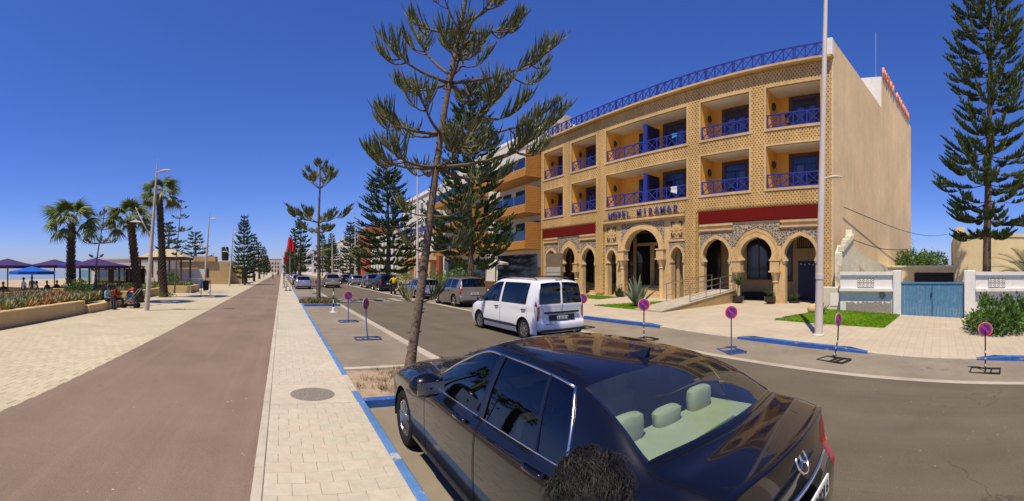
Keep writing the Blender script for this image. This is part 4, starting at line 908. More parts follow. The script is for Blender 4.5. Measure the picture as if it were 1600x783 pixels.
# white and red block with blue balustrade
wb = thing('white_building', 'white block with blue rooftop lettering rail and red ground floor', 'building', (22.6, 66, 0))
part('wall', [((22.6, 57, 4.6), (36, 76, 14.2))], M_off, wb); mat('red_render', (0.30, 0.085, 0.05), 0.85, 0.1, 2, big=0.1); part('shop_base', [((22.5, 57, 0), (36, 76, 4.6))], M_tan, wb)
part('red_pier', [((22.3, 56.6, 0), (22.7, 57.6, 10))], MATS['red_render'], wb)
part('parapet', [((22.4, 57, 14.2), (22.9, 76, 14.7))], M_white, wb); part('string_course', [((22.45, 57, 7.9), (22.62, 76, 8.15))], M_white, wb)
for f in range(3):
    for k in range(6): bwin(wb, 22.6, 58+3*k, 59.6+3*k, 5.3+3*f, 7.2+3*f, M_white, n=2)
for k in range(12): q = MB(); q.box((22.2, 58+1.5*k, 8.3), (22.26, 59.2+1.5*k, 9.1)); q.build('blue_panel', M_rail, wb)
for k in range(5): part('awning', [((21.2, 58+3.5*k, 3.3), (22.49, 60.6+3.5*k, 3.6))], MATS['red_render'], wb)
rb = thing('red_building', 'pale block with a brick red tower rising behind the dense pine', 'building', (23, 100, 0))
part('wall', [((22.5, 80, 0), (36, 118, 9.5))], M_off, rb); part('tower', [((22.0, 104, 0), (30, 119, 13.4))], MATS['red_render'], rb); part('parapet', [((22.3, 80, 9.5), (22.7, 103.9, 10.0))], M_off, rb)
for f in range(3):
    for k in range(8): bwin(rb, 22.5, 81+2.8*k, 82.4+2.8*k, 1.6+3.1*f, 3.4+3.1*f, M_white)
M_far = [mat('far_wall_%d' % k, c, 0.9, 0.06, 1, big=0.08) for k, c in enumerate([(0.62, 0.58, 0.52), (0.55, 0.48, 0.4), (0.66, 0.63, 0.6)])]
for k, (x, y, w, d, h, lb) in enumerate([(20, 128, 14, 26, 12, 'pale block behind the roadside pines past the red building'), (18, 165, 14, 40, 10, 'tan block far along the right side of the street'), (16, 220, 16, 50, 13, 'white block far along the right side of the street'), (2, 330, 20, 12, 17, 'white block closing the far end of the street'), (-22, 360, 22, 14, 12, 'pale low block at the far end of the promenade'), (26, 350, 20, 14, 20, 'tall pale block at the far end of the street above the trees')]):
    b = thing('far_building', lb, 'building', (x+w/2, y+d/2, 0), 0, 'buildings far along the street'); part('wall', [((x, y, 0), (x+w, y+d, h))], M_far[k % 3], b); part('parapet', [((x-0.2, y-0.2, h), (x+w+.2, y+d+.2, h+0.5))], M_far[2], b)
    for f in range(int(h/3.2)):
        for i in range(int(w/2.6)): q = MB(); q.box((x+1+2.5*i, y-0.08, 1.2+3.1*f), (x+2.2+2.5*i, y-0.003, 2.9+3.1*f)); q.build('window', M_dglass, b)
        for i in range(int(d/4)): q = MB(); q.box((x-0.08, y+1+4*i, 1.2+3.1*f), (x-0.003, y+2.4+4*i, 2.9+3.1*f)); q.build('window', M_dglass, b)
# beach cafe and the low promenade buildings
cf = thing('beach_cafe', 'low white beach cafe wall with round portholes behind the palms', 'building', (-17, 52, 0.1))
part('wall', [((-25, 50, 0), (-14.2, 57, 3.45))], mat('cafe_white', (0.60, 0.565, 0.50), 0.9, 0.08, 2, big=0.1), cf); part('cap', [((-25.1, 49.9, 3.45), (-14.1, 57.1, 3.6))], M_off, cf)
for k in range(5): q = MB(); q.lathe([(0.001, 0), (0.3, 0), (0.34, 0.04), (0.34, 0.08)], 18, (-23.4+2.1*k, 49.9, 1.7+0.3*(k % 2)), 'Y'); q.build('porthole', M_iron, cf)
part('low_wall', [((-15.4, 40, 0.1), (-12.6, 40.3, 1.3))], M_white, cf); part('low_wall', [((-13.2, 46, 0.1), (-8.6, 46.3, 2.2))], M_white, cf)
pv = thing('pavilion', 'open pavilion with a beige hipped roof behind the leaning lamp', 'pavilion', (-12.2, 43.5, 0.1))
q = MB(); x0, x1, y0, y1, z0, z1 = -14.9, -9.7, 41, 46, 3.4, 4.3; q.add([(x0, y0, z0), (x1, y0, z0), (x1, y1, z0), (x0, y1, z0), (x0+1.8, y0+2, z1), (x1-1.8, y0+2, z1), (x1-1.8, y1-2, z1), (x0+1.8, y1-2, z1)], [(3, 2, 1, 0), (4, 5, 6, 7), (0, 1, 5, 4), (1, 2, 6, 5), (2, 3, 7, 6), (3, 0, 4, 7)]); q.build('roof', mat('thatch_beige', (0.40, 0.33, 0.23), 0.95, 0.2, 8, bump=0.5, bsc=20), pv)
part('fascia', [((x0+.05, y0+.05, 3.15), (x1-.05, y1-.05, 3.39))], M_brown, pv)
for a in (x0+.4, -12.5, x1-.4):
    for b in (y0+.4, y1-.4): part('post', [((a-.08, b-.08, 0.1), (a+.08, b+.08, 3.2))], M_brown, pv)
kk = thing('toilet_block', 'low beige building with flat roof beside the promenade', 'building', (-9, 62, 0.1))
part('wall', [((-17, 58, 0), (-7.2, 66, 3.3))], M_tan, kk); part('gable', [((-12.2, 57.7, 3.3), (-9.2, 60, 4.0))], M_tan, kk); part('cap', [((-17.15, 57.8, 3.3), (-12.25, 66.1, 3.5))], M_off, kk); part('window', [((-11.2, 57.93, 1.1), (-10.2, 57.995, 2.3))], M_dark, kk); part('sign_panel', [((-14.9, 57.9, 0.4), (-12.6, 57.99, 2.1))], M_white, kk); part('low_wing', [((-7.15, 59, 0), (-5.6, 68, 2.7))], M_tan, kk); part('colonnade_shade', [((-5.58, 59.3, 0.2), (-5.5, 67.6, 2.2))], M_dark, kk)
q = MB(); q.lathe([(0.001, 5.6), (0.5, 5.5), (0.55, 5.3), (0.55, 4.2), (0.5, 3.5)], 14, (-8.4, 62, 0)); tag(q.build('water_tank', M_iron), 'round black water tank on the low beige building', 'water tank')
# ------------------------------------------------------------------ trees
M_bark = mat('pine_bark', (0.115, 0.082, 0.055), 0.95, 0.35, 14, bump=1.0, bsc=22, c2=(0.20, 0.155, 0.11))
M_twig = mat('pine_branch', (0.13, 0.095, 0.065), 0.9, 0.3, 10)
M_ndl = [mat('needle_olive', (0.11, 0.145, 0.05), 0.6, 0.3, 4, c2=(0.19, 0.225, 0.09), tr=0.25), mat('needle_brown', (0.18, 0.16, 0.075), 0.7, 0.3, 4, tr=0.15)]
M_ndd = [mat('needle_deep', (0.032, 0.062, 0.02), 0.6, 0.35, 3, c2=(0.06, 0.10, 0.03), tr=0.12), mat('needle_mid', (0.075, 0.12, 0.03), 0.6, 0.3, 3, tr=0.12)]
def cord(mb, p, d, L, r, rr, seg=3, mi=0, n=3, up=0.9):
    """one upturned cord of needles: a thin tapering three-sided stem that curves up"""
    p = Vector(p); d = Vector(d).normalized(); vs = []; fs = []; q = p.copy(); a = d.orthogonal().normalized(); dd = d.copy()
    for i in range(seg+1):
        t = i/seg; b = dd.cross(a).normalized(); a = b.cross(dd).normalized(); w = r*(0.75+0.5*math.sin(PI*min(1, t*1.2)))*(1 if i < seg else 0.15)
        for j in range(n): an = 2*PI*j/n+i*0.5; vs.append(q+(a*math.cos(an)+b*math.sin(an))*w)
        q = q+dd*(L/seg); dd = (dd+Vector((0, 0, up/seg))).normalized()
    for i in range(seg):
        for j in range(n): j2 = (j+1) % n; fs.append((i*n+j, i*n+j2, (i+1)*n+j2, (i+1)*n+j))
    mb.add(vs, fs, mi)
def arm(p, az, L, rise, tip, n=7, sag=0.12):
    """branch axis: leaves the trunk at slope `rise`, bows, then lifts by `tip` at the end"""
    o = []; d = Vector((math.cos(az), math.sin(az), 0))
    for i in range(n+1):
        t = i/n; o.append(Vector(p)+d*L*t*(1-0.06*t)+Vector((0, 0, L*(rise*t-sag*math.sin(PI*t)+tip*t*t*t))))
    return o
def at(pts, t):
    n = len(pts)-1; i = min(int(t*n), n-1); return pts[i].lerp(pts[i+1], t*n-i)
def pine_branch(wood, leaf, p, az, L, rise, tip, rr, r0, clen, crad, step, f0=0.42, subs=3, seg=3, n=3, up=0.9, rad_n=6, brown=0.25, spread=1.0, sag=0.12, sub0=0.22):
    ax = arm(p, az, L, rise, tip, 7, sag); wood.tube(ax, [r0*(1-0.75*i/(len(ax)-1)) for i in range(len(ax))], rad_n)
    arms = [(ax, f0, L)]
    for s in range(subs):
        t = rr.uniform(f0-0.08, 0.72); q = at(ax, t); side = -1 if s % 2 else 1; l2 = L*(1-t)*rr.uniform(0.75, 1.1); a2 = arm(q, az+side*rr.uniform(0.45, 0.8), l2, rise*0.6+rr.uniform(0, .12), tip*1.1, 5)
        wood.tube(a2, [r0*0.5*(1-0.8*i/5) for i in range(6)], max(4, rad_n-2)); arms.append((a2, sub0, l2))
    for pts, s0, LL in arms:
        m = max(3, int(LL*(1-s0)/step))
        for k in range(m):
            t = s0+(1-s0)*(k+rr.random())/m; q = at(pts, t); tg = (at(pts, min(1, t+.05))-at(pts, max(0, t-.05))).normalized(); sd = tg.cross(Vector((0, 0, 1))).normalized()
            env = math.sin(PI*cl(0.18+0.78*(t-s0)/(1-s0)))**0.6
            for sgn in (-1, 1):
                d = tg*rr.uniform(0.3, 0.8)+sd*sgn*rr.uniform(0.35, 0.9)*spread+Vector((0, 0, rr.uniform(0.2, 0.8))); cord(leaf, q, d, clen*env*rr.uniform(0.7, 1.15), crad*rr.uniform(.8, 1.2), rr, seg, 1 if rr.random() < brown else 0, n, up)
        cord(leaf, pts[-1], (pts[-1]-pts[-2]), clen*0.6, crad, rr, seg, 0, n, up)
# the slim young pine that stands in the near pit, each branch a part
def slim_pine(label, base, lean, H, rb, nodes, seed, clen, crad, step, detail=True):
    t = thing('norfolk_pine', label, 'pine tree', base, 0, 'Norfolk pines along the street'); rr = random.Random(seed); B = Vector(base)
    ax = [B+Vector((lean[0]*(u**1.12)+0.03*math.sin(u*9), lean[1]*u, H*u)) for u in [i/16 for i in range(17)]]
    mb = MB(); mb.tube(ax, [rb*(1-0.72*i/16)+(0.03 if i == 0 else 0) for i in range(17)], 12)
    for k in range(70 if detail else 12):                                      # ragged leaf scars and stubs
        u = rr.uniform(0.02, 0.62); q = at(ax, u); a = rr.uniform(0, 6.28); r = rb*(1-.72*u); L = rr.uniform(0.02, 0.05)
        mb.bar(q+Vector((math.cos(a)*r*.9, math.sin(a)*r*.9, 0)), q+Vector((math.cos(a)*(r+L), math.sin(a)*(r+L), 0.02)), 0.02)
    mb.build('trunk', M_bark, t, smooth=50)
    for (z, brs) in nodes:
        q = at(ax, z/H)
        for (az, L, rise) in brs:
            w, l = MB(), MB(); l.keep = True
            pine_branch(w, l, q, az, L, rise, 0.16, rr, 0.034 if L > 1 else 0.02, clen, crad, step, subs=4 if L > 1.2 else 2, seg=4 if detail else 2, f0=0.56, up=1.2, spread=0.85, brown=0.3, sag=0.05, sub0=0.42)
            b = w.build('branch', M_twig, t, smooth=True); l.build('needles', M_ndl, b)
    return t
RT = -0.33                                                                     # azimuth of the picture's right-hand side at this tree
def whorl(lens, rot=0.0, rise=0.2, jit=0.1, seed=0):
    rr = random.Random(seed); n = len(lens); return [(RT+rot+2*PI*k/n+rr.uniform(-.15, .15), L, rise+rr.uniform(-jit, jit)) for k, L in enumerate(lens)]
near_nodes = [
    (1.35, [(RT+0.3, 0.35, 0.3), (RT+2.6, 0.3, 0.2)]), (2.25, [(RT+0.2, 0.75, 0.15), (RT+3.5, 0.4, 0.3)]),
    (2.9, [(RT-0.25, 0.8, 0.05), (RT+2.9, 0.6, 0.2)]),
    (3.78, whorl([2.3, 2.5, 1.2, 1.4, 1.25, 1.5], -0.25, 0.1, 0.07, 1)),
    (4.4, whorl([2.75, 2.4, 1.2, 1.25, 1.2, 1.8], 0.12, 0.16, 0.08, 2)),
    (5.35, whorl([2.2, 2.0, 1.3, 1.4, 1.4], -0.1, 0.2, 0.1, 3)), (5.5, [(RT+1.2, 1.5, 0.75), (RT+2.2, 1.35, 0.95)]),
    (6.35, whorl([1.35, 1.4, 1.05, 1.0, 1.1], 0.3, 0.32, 0.1, 4)), (6.5, [(RT+0.5, 1.2, 0.8)]),
    (7.3, whorl([1.1, 1.0, 0.9, 0.95, 1.0], 0.0, 0.45, 0.1, 5)), (8.0, whorl([0.7, 0.7, 0.6, 0.65], 0.3, 0.6, 0.1, 6)), (8.6, whorl([0.4, 0.4, 0.35], 0.2, 0.9, 0.1, 7))]
slim_pine('tall slim leaning pine with upturned tufts in the pit beside the dark car', (2.18, 7.0, 0.08), (1.45, 0.1), 8.8, 0.088, near_nodes, 21, 0.47, 0.0105, 0.044)
RT = -0.09
slim_pine('slim pine with two bare-stemmed tufts in the second tree pit', (2.28, 26.0, 0.1), (0.1, 0.0), 8.9, 0.13, [
    (4.9, whorl([2.3, 2.0, 1.6, 2.2, 2.1, 1.5], 0.15, 0.28, 0.08, 1)), (4.3, whorl([1.2, 1.0, 1.5, 1.3], 0.5, 0.1, 0.08, 2)), (7.0, whorl([1.15, 1.0, 1.2, 1.1, 0.9, 1.2], 0.0, 0.75, 0.1, 3)), (7.6, whorl([0.9, 0.85, 0.9, 0.8], 0.4, 0.6, 0.1, 4)), (8.3, whorl([0.4, 0.35, 0.4], 0.1, 0.5, 0.1, 5))], 33, 0.46, 0.03, 0.065, False)
# dense old pines: one trunk and one crown each, a few crown shapes shared
def dense_pine(H, rmax, z0, seed, whorl_n=6, dz=0.8, clen=0.36, crad=0.045, step=0.16, top=0.12, open_=0.0, seg=2, rbase=0.26, bare=0.3, mats=None):
    rr = random.Random(seed); tr, w, l = MB(), MB(), MB(); l.keep = True
    ax = [Vector((0.12*math.sin(u*4+seed), 0.1*math.cos(u*3+seed)-0.1, H*u)) for u in [i/14 for i in range(15)]]
    tr.tube(ax, [rbase*(1-0.9*i/14) for i in range(15)], 10)
    z = z0
    while z < H-0.2:
        u = (z-z0)/(H-z0); prof = (top+(1-top)*(1-u)**0.8)*(0.62+0.38*min(1, u/0.12)); q = at(ax, z/H); rot = rr.uniform(0, 6)
        for k in range(whorl_n):
            if rr.random() < open_: continue
            L = rmax*prof*rr.uniform(0.72, 1.12); az = rot+2*PI*k/whorl_n+rr.uniform(-.2, .2)
            pine_branch(w, l, q+Vector((0, 0, rr.uniform(-.15, .15))), az, L, lerp(-0.02, 0.45, u)+rr.uniform(-.06, .06), 0.14, rr, 0.05*(1-0.6*u), clen*(1-0.35*u), crad, step, f0=bare, subs=4 if L > 1.2 else 2, seg=seg, n=3, rad_n=4, brown=0.3)
        z += dz*rr.uniform(0.8, 1.15)*(1-0.35*u)
    a = tr.build('trunk', M_bark, smooth=50); b = w.build('limbs', M_twig); c = l.build('crown', mats or M_ndd)
    out = (a.data, b.data, c.data)
    for o in (a, b, c): bpy.data.objects.remove(o)
    return out
DP = [dense_pine(16, 4.5, 2.6, 3, 6, 1.02, 0.46, 0.055, 0.13, 0.14), dense_pine(16, 4.5, 2.0, 9, 6, 1.02, 0.46, 0.058, 0.14, 0.18), dense_pine(24, 3.9, 4.6, 14, 5, 1.12, 0.46, 0.04, 0.075, 0.42, 0.08, 2, 0.3, 0.26, [mat('needle_fresh', (0.05, 0.085, 0.028), 0.6, 0.35, 3, c2=(0.09, 0.13, 0.04), tr=0.15), mat('needle_light', (0.10, 0.14, 0.04), 0.6, 0.3, 3, tr=0.15)]),
      dense_pine(9, 2.3, 2.2, 17, 5, 0.75, 0.36, 0.05, 0.17, 0.15, 0.1)]
def set_pine(k, x, y, s, rz, label, sz=None, z=0.1):
    t = thing('norfolk_pine', label, 'pine tree', (x, y, z), rz, 'Norfolk pines along the street'); t.scale = (s, s, sz or s)
    for nm, me in zip(('trunk', 'limbs', 'crown'), DP[k]): place(None, nm, t, mesh=me)
set_pine(0, 13.3, 27.6, 0.9, 0.3, 'dense dark pine before the cedar balconies', 0.98)
set_pine(1, 13.5, 53.0, 1.35, 1.9, 'broad dense pine between the parked cars and the white block', 1.03)
set_pine(2, 25.6, -2.9, 1.0, 0.9, 'tall open pine rising behind the white wall and bush', 1.0, -0.3)
set_pine(1, 14, 84, 0.75, 4.0, 'dark pine next to the red building', 0.75)
set_pine(0, 13, 108, 0.7, 2.2, 'pine standing past the red building on the far pavement', 0.72)
set_pine(1, 13.5, 140, 0.8, 1.1, 'far pine rising highest past the street lamp', 0.95)
set_pine(3, 2.3, 52, 0.95, 0.5, 'small dark pine in the third pit behind the silver hatchback', 0.95)
set_pine(3, 2.3, 73.5, 1.15, 1.5, 'dark pine in the fourth pit along the parked cars', 1.05)
set_pine(0, 2.3, 96.5, 0.55, 3.5, 'dense pine in the fifth pit', 0.55)
set_pine(1, 2.3, 119.5, 0.55, 3.9, 'dense pine in the sixth and last pit in sight', 0.6)
set_pine(0, 8.5, 190, 0.8, 0.9, 'distant pine at the bend of the street', 0.7)
set_pine(1, -4.9, 55, 0.5, 0.2, 'dense conical pine at the edge of the promenade past the bin', 0.58)
set_pine(3, -5.0, 75, 0.9, 0.9, 'second pine in the row on the promenade edge', 0.95)
set_pine(3, -5.2, 95, 1.1, 1.9, 'third pine in the row on the promenade edge', 0.95)
set_pine(1, -5.0, 118, 0.5, 2.9, 'fourth pine in the row on the promenade edge', 0.55)
set_pine(0, -6, 170, 0.6, 2.9, 'last dark pine of the row on the promenade edge', 0.5)
set_pine(3, -17.2, 62, 1.5, 1.2, 'broad pine behind the low beige building', 1.05)
set_pine(3, -13.3, 64, 1.6, 2.2, 'bushy pine touching the roof of the low beige building', 0.9)
RT = 0.3
slim_pine('thin pine with flat tiers between the two taller palms', (-8.9, 34, 0.1), (0.6, 0), 7.8, 0.07, [(3.2, whorl([0.5, 0.5, 0.6], 0, 0.1, .05, 1)), (4.2, whorl([0.9, 0.8, 0.9, 0.8], .4, 0.1, .05, 2)), (5.2, whorl([1.2, 1.3, 1.2, 1.2, 1.1], 0, 0.12, .05, 3)), (6.3, whorl([.8, .8, .7, .8], .3, .1, .05, 4)), (7.1, whorl([.5, .5, .5], 0, .1, .05, 5)), (7.6, whorl([.3, .3, .3], .5, .1, .05, 6))], 41, 0.22, 0.03, 0.10, False)
slim_pine('crooked thin pine leaning beside the palm in the aloe bed', (-10.0, 20.6, 0.2), (0.75, 0), 5.2, 0.06, [(1.75, [(2.8, .25, .2)]), (2.5, [(3.0, 0.45, .1), (0.2, .3, .2)]), (3.3, whorl([1.1, 1.0, 1.1, 0.9, 1.1], 0, 0.08, .05, 3)), (4.0, whorl([.6, .5, .5, .6], .3, .25, .05, 4)), (4.6, whorl([.8, .8, .7, .8], .3, .3, .05, 5))], 43, 0.24, 0.02, 0.07, False)
# fan palms
M_ptr = mat('palm_trunk', (0.075, 0.055, 0.038), 0.95, 0.35, 12, bump=0.8, bsc=20, c2=(0.15, 0.11, 0.075)); M_pal = [mat('palm_leaf', (0.12, 0.18, 0.035), 0.5, 0.25, 4, c2=(0.20, 0.26, 0.07), tr=0.25), mat('palm_leaf_pale', (0.18, 0.19, 0.08), 0.6, 0.25, 4, tr=0.25), mat('palm_stalk', (0.20, 0.17, 0.07), 0.6, 0.2, 6)]
def frond(seed, dead=False):
    """one fan leaf along +x: stalk, then a pleated fan of drooping fingers"""
    rr = random.Random(seed); mb = MB(); L = 0.95; sag = 0.12
    mb.tube([(0, 0, 0), (L*.5, 0, 0.06), (L, 0, 0)], [0.022, 0.016, 0.012], 4, 2); n = 22; R_ = 1.0
    for k in range(n):
        a = lerp(-1.9, 1.9, (k+.5)/n)+rr.uniform(-.03, .03); ln = R_*(0.72+0.28*math.cos(a*0.75))*rr.uniform(.88, 1.05); dx, dy = math.cos(a), math.sin(a); sx, sy = -dy, dx; w = 0.075; vs = []
        for i, u in enumerate((0, .35, .65, .85, 1.0)):
            dr = -0.10*u-(0.62 if u > .6 else 0.25)*max(0, u-.45)**1.3*1.5-(0.12*abs(a)*u); ww = w*(0.25 if u == 0 else (1.0 if u < .5 else 1.25*(1.02-u)))
            fold = 0.03*(1 if u < .7 else 0.2)
            vs += [(L+dx*ln*u*(1-0.12*u)-sx*ww, dy*ln*u*(1-.12*u)-sy*ww, dr-fold), (L+dx*ln*u*(1-.12*u), dy*ln*u*(1-.12*u), dr), (L+dx*ln*u*(1-.12*u)+sx*ww, dy*ln*u*(1-.12*u)+sy*ww, dr-fold)]
        fs = []
        for i in range(4): fs += [(3*i, 3*i+1, 3*i+4, 3*i+3), (3*i+1, 3*i+2, 3*i+5, 3*i+4)]
        mb.add(vs, fs, 1 if (dead or rr.random() < 0.22) else 0)
    o = mb.build('frond', M_pal); me = o.data; bpy.data.objects.remove(o); return me
FR = [frond(k) for k in range(4)]+[frond(9, True)]
def palm(x, y, z, h, s, seed, label, r=0.27, lean=(0, 0), nf=18):
    t = thing('fan_palm', label, 'palm tree', (x, y, z), 0, 'fan palms on the promenade'); rr = random.Random(seed); B = Vector((x, y, z)); top = B+Vector((lean[0], lean[1], h))
    ax = [B.lerp(top, i/10) for i in range(11)]; mb = MB(); mb.tube(ax, [r*(1.35 if i == 0 else 1.12 if i == 1 else 1-0.02*i) for i in range(11)], 12)
    n = int(h*70)
    for k in range(n):                                                          # cut leaf bases
        u = k/n; q = B.lerp(top, u); a = k*2.399; rr_ = r*(1.1-0.22*u); d = Vector((math.cos(a), math.sin(a), 0)); sd = Vector((-d.y, d.x, 0)); b = q+d*rr_*0.9
        mb.add([b-sd*0.07, b+sd*0.07, b+d*0.09+sd*0.05+Vector((0, 0, .1)), b+d*0.09-sd*0.05+Vector((0, 0, .1)), b+Vector((0, 0, .17))], [(0, 1, 2, 3), (3, 2, 4)])
    mb.build('trunk', M_ptr, t)
    for k in range(nf):
        u = k/nf; el = lerp(1.3, -0.45, u**0.8)+rr.uniform(-.1, .1); f = place(None, 'frond', t, top-B, mesh=FR[4] if u > 0.86 else FR[rr.randrange(4)]); f.rotation_euler = (rr.uniform(-.5, .5), -el, k*2.399+rr.uniform(-.2, .2)); q = s*rr.uniform(.85, 1.1)*(0.9 if u < .15 else 1); f.scale = (q, q, q)
    return t
palm(-11.6, 21.0, 0.1, 4.55, 1.1, 1, 'fan palm whose trunk rises from the aloe bed', 0.25, (0.1, 0))
palm(-8.35, 23.6, 0.12, 4.9, 0.98, 2, 'middle fan palm next to the seated people', 0.25, (-0.55, 0))
palm(-8.3, 28.8, 0.12, 7.3, 1.02, 3, 'tallest fan palm behind the leaning lamp mast', 0.25, (-0.35, 0))
palm(45, 6.0, -0.3, 5.0, 1.7, 7, 'distant fan palm showing over the hedge beyond the hotel', 0.3, (0, 0), 26)
palm(13.6, 120, 0.1, 8, 1.6, 8, 'far fan palm crown between the pines on the right pavement', 0.3, (0, 0), 26)
palm(12.9, 69, 0.1, 5.0, 1.0, 11, 'small fan palm behind the black parked car', 0.25, (0, 0), 26)
# feathery palm leaves reaching in beside the tall open pine
dp = thing('date_palm', 'spiky grey-green palm leaves over the white wall', 'palm tree', (24, -5.2, -0.3)); rr = random.Random(3)
mb = MB(); mb.tube([(24, -5.2, -0.4), (24, -5.2, 1.4)], [0.4, 0.33], 10); mb.build('trunk', M_ptr, dp)
def feather(seed):
    q = random.Random(seed); mb = MB(); L = 3.0; P = [(L*u*(1-.12*u), 0, 0.9*u-1.5*u*u) for u in [i/8 for i in range(9)]]; mb.tube(P, [0.03*(1-.8*i/8) for i in range(9)], 4)
    for k in range(46):
        u = 0.12+0.88*k/46; b = Vector((L*u*(1-.12*u), 0, .9*u-1.5*u*u)); l = 0.55*math.sin(PI*(0.15+0.8*u))
        for s in (-1, 1): e = b+Vector((l*.55, s*l*.8, 0.18*l+q.uniform(-.06, .03))); mb.add([b+Vector((-.015, 0, 0)), b+Vector((.015, 0, 0)), e], [(0, 1, 2)])
    o = mb.build('frond', mat('date_leaf', (0.09, 0.115, 0.06), 0.6, 0.25, 5, c2=(0.17, 0.18, 0.09), tr=0.2)); me = o.data; bpy.data.objects.remove(o); return me
FT = [feather(1), feather(2)]
for k in range(30):
    f = place(None, 'frond', dp, (0, 0, 1.7), mesh=FT[k % 2]); f.rotation_euler = (rr.uniform(-.3, .3), -lerp(1.0, -0.35, k/30), k*2.399)
# low shrubs under the roadside pines
def shrub(x, y, z, r, h, label, seed, mats=None, s=0.14, n=900):
    t = thing('shrub', label, 'shrub', (x, y, z)); rr = random.Random(seed); mb = MB(); mb.keep = True
    for k in range(4): leafy(mb, (x+rr.uniform(-.4, .4)*r, y+rr.uniform(-.4, .4)*r, z+h*0.55), (r*.7, r*.7, h*.55), n//4, s, rr, mi=3)
    mb.build('foliage', mats or M_ole, t); q = MB()
    for k in range(3): q.tube([(x, y, z-0.05), (x+rr.uniform(-.3, .3)*r, y+rr.uniform(-.3, .3)*r, z+h*0.6)], [0.03, 0.012], 5)
    q.build('stems', M_brown, t)
for k, (x, y, r, h, lb) in enumerate([(14.8, 30.5, 1.3, 1.5, 'shrub under the cedar balconies behind the silver saloon'), (15.3, 34, 1.4, 1.9, 'tall shrub before the cafe terrace'), (15.2, 38.5, 1.5, 1.7, 'round shrub behind the silver saloon and the tree trunk'), (14.2, 49, 1.6, 1.5, 'dark shrub at the foot of the broad dense pine'), (14.0, 57, 1.6, 2.0, 'shrub behind the grey estate car'), (14.2, 63, 1.2, 1.4, 'bright shrub before the red wall by the silver saloon far off')]): shrub(x, y, 0.1, r, h, lb, k, None, 0.2)
# ------------------------------------------------------------------ cars
def paint(name, c, met=0.0, r=0.25):
    m = mat(name, c, r, 0.04, 1.5, met=met, coat=1.0); b = m.node_tree.nodes['Principled BSDF']; b.inputs['Coat Roughness'].default_value = 0.03; b.inputs['Coat Weight'].default_value = 0.85
    if not met: b.inputs['Specular IOR Level'].default_value = 0.15
    return m
M_tyre = mat('tyre_rubber', (0.018, 0.017, 0.016), 0.85, 0.2, 10); M_rim = mat('alloy', (0.55, 0.55, 0.56), 0.28, 0.05, 8, met=1.0); M_chrome = mat('chrome', (0.8, 0.77, 0.7), 0.2, 0.02, 3, met=1.0)
M_trim = mat('black_trim', (0.012, 0.012, 0.012), 0.45, 0.15, 9); M_gloss = mat('gloss_black', (0.006, 0.006, 0.007), 0.1, 0.1, 3, coat=1.0)
M_tail = mat('tail_red', (0.30, 0.008, 0.006), 0.12, 0.1, 9, coat=1.0); M_tailw = mat('lamp_clear', (0.5, 0.45, 0.42), 0.12, 0.1, 9, coat=1.0); M_plate = mat('plate_white', (0.68, 0.67, 0.64), 0.5, 0.03, 4); M_ink = mat('plate_ink', (0.015, 0.015, 0.018), 0.6, 0.05, 4)
M_under = mat('underside', (0.01, 0.01, 0.01), 0.9, 0.2, 5); M_gap = mat('panel_gap', (0.004, 0.004, 0.004), 0.9, 0.1, 5)
G_car = glass('car_glass', (0.30, 0.36, 0.34), 0.06); G_tint = glass('car_glass_tinted', (0.16, 0.18, 0.18), 0.045); G_clear = glass('car_glass_clear', (0.68, 0.80, 0.70), 0.10, 0.0, 0.03)
M_seat = mat('seat_beige', (0.50, 0.48, 0.40), 0.7, 0.06, 6); M_seatd = mat('seat_dark', (0.05, 0.05, 0.055), 0.8, 0.1, 6)
class Surf:
    """interpolating bicubic sheet through a grid of points P[u][v]"""
    def __init__(s, P): s.P = [[Vector(p) for p in r] for r in P]; s.nu = len(P)-1; s.nv = len(P[0])-1
    @staticmethod
    def w(f): return (-.5*f+f*f-.5*f**3, 1-2.5*f*f+1.5*f**3, .5*f+2*f*f-1.5*f**3, -.5*f*f+.5*f**3)
    def at(s, u, v):
        i = min(max(int(u), 0), s.nu-1); j = min(max(int(v), 0), s.nv-1); a = s.w(u-i); b = s.w(v-j); o = Vector((0, 0, 0))
        for k in range(4):
            ii = i+k-1
            for l in range(4):
                jj = j+l-1; o += s.pt(ii, jj)*(a[k]*b[l])
        return o
    def pt(s, i, j):
        if i < 0: return s.pt(0, j)*2-s.pt(1, j)
        if i > s.nu: return s.pt(s.nu, j)*2-s.pt(s.nu-1, j)
        if j < 0: return s.P[i][0]*2-s.P[i][1]
        if j > s.nv: q = s.P[i][s.nv-1]; return Vector((-q.x, q.y, q.z))       # mirror over the centre line
        return s.P[i][j]
    def nrm(s, u, v):
        e = 0.02; a = s.at(min(u+e, s.nu), v)-s.at(max(u-e, 0), v); b = s.at(u, min(v+e, s.nv))-s.at(u, max(v-e, 0)); n = a.cross(b)
        return n.normalized() if n.length > 1e-9 else Vector((0, 0, 1))
def samples(n, k, extra):
    s = sorted(set([round(i/k, 4) for i in range(n*k+1)]+[round(e, 4) for e in extra])); o = [s[0]]
    for x in s[1:]:
        if x-o[-1] > 0.012: o.append(x)
        elif x in [round(e, 4) for e in extra]: o[-1] = x
    return o
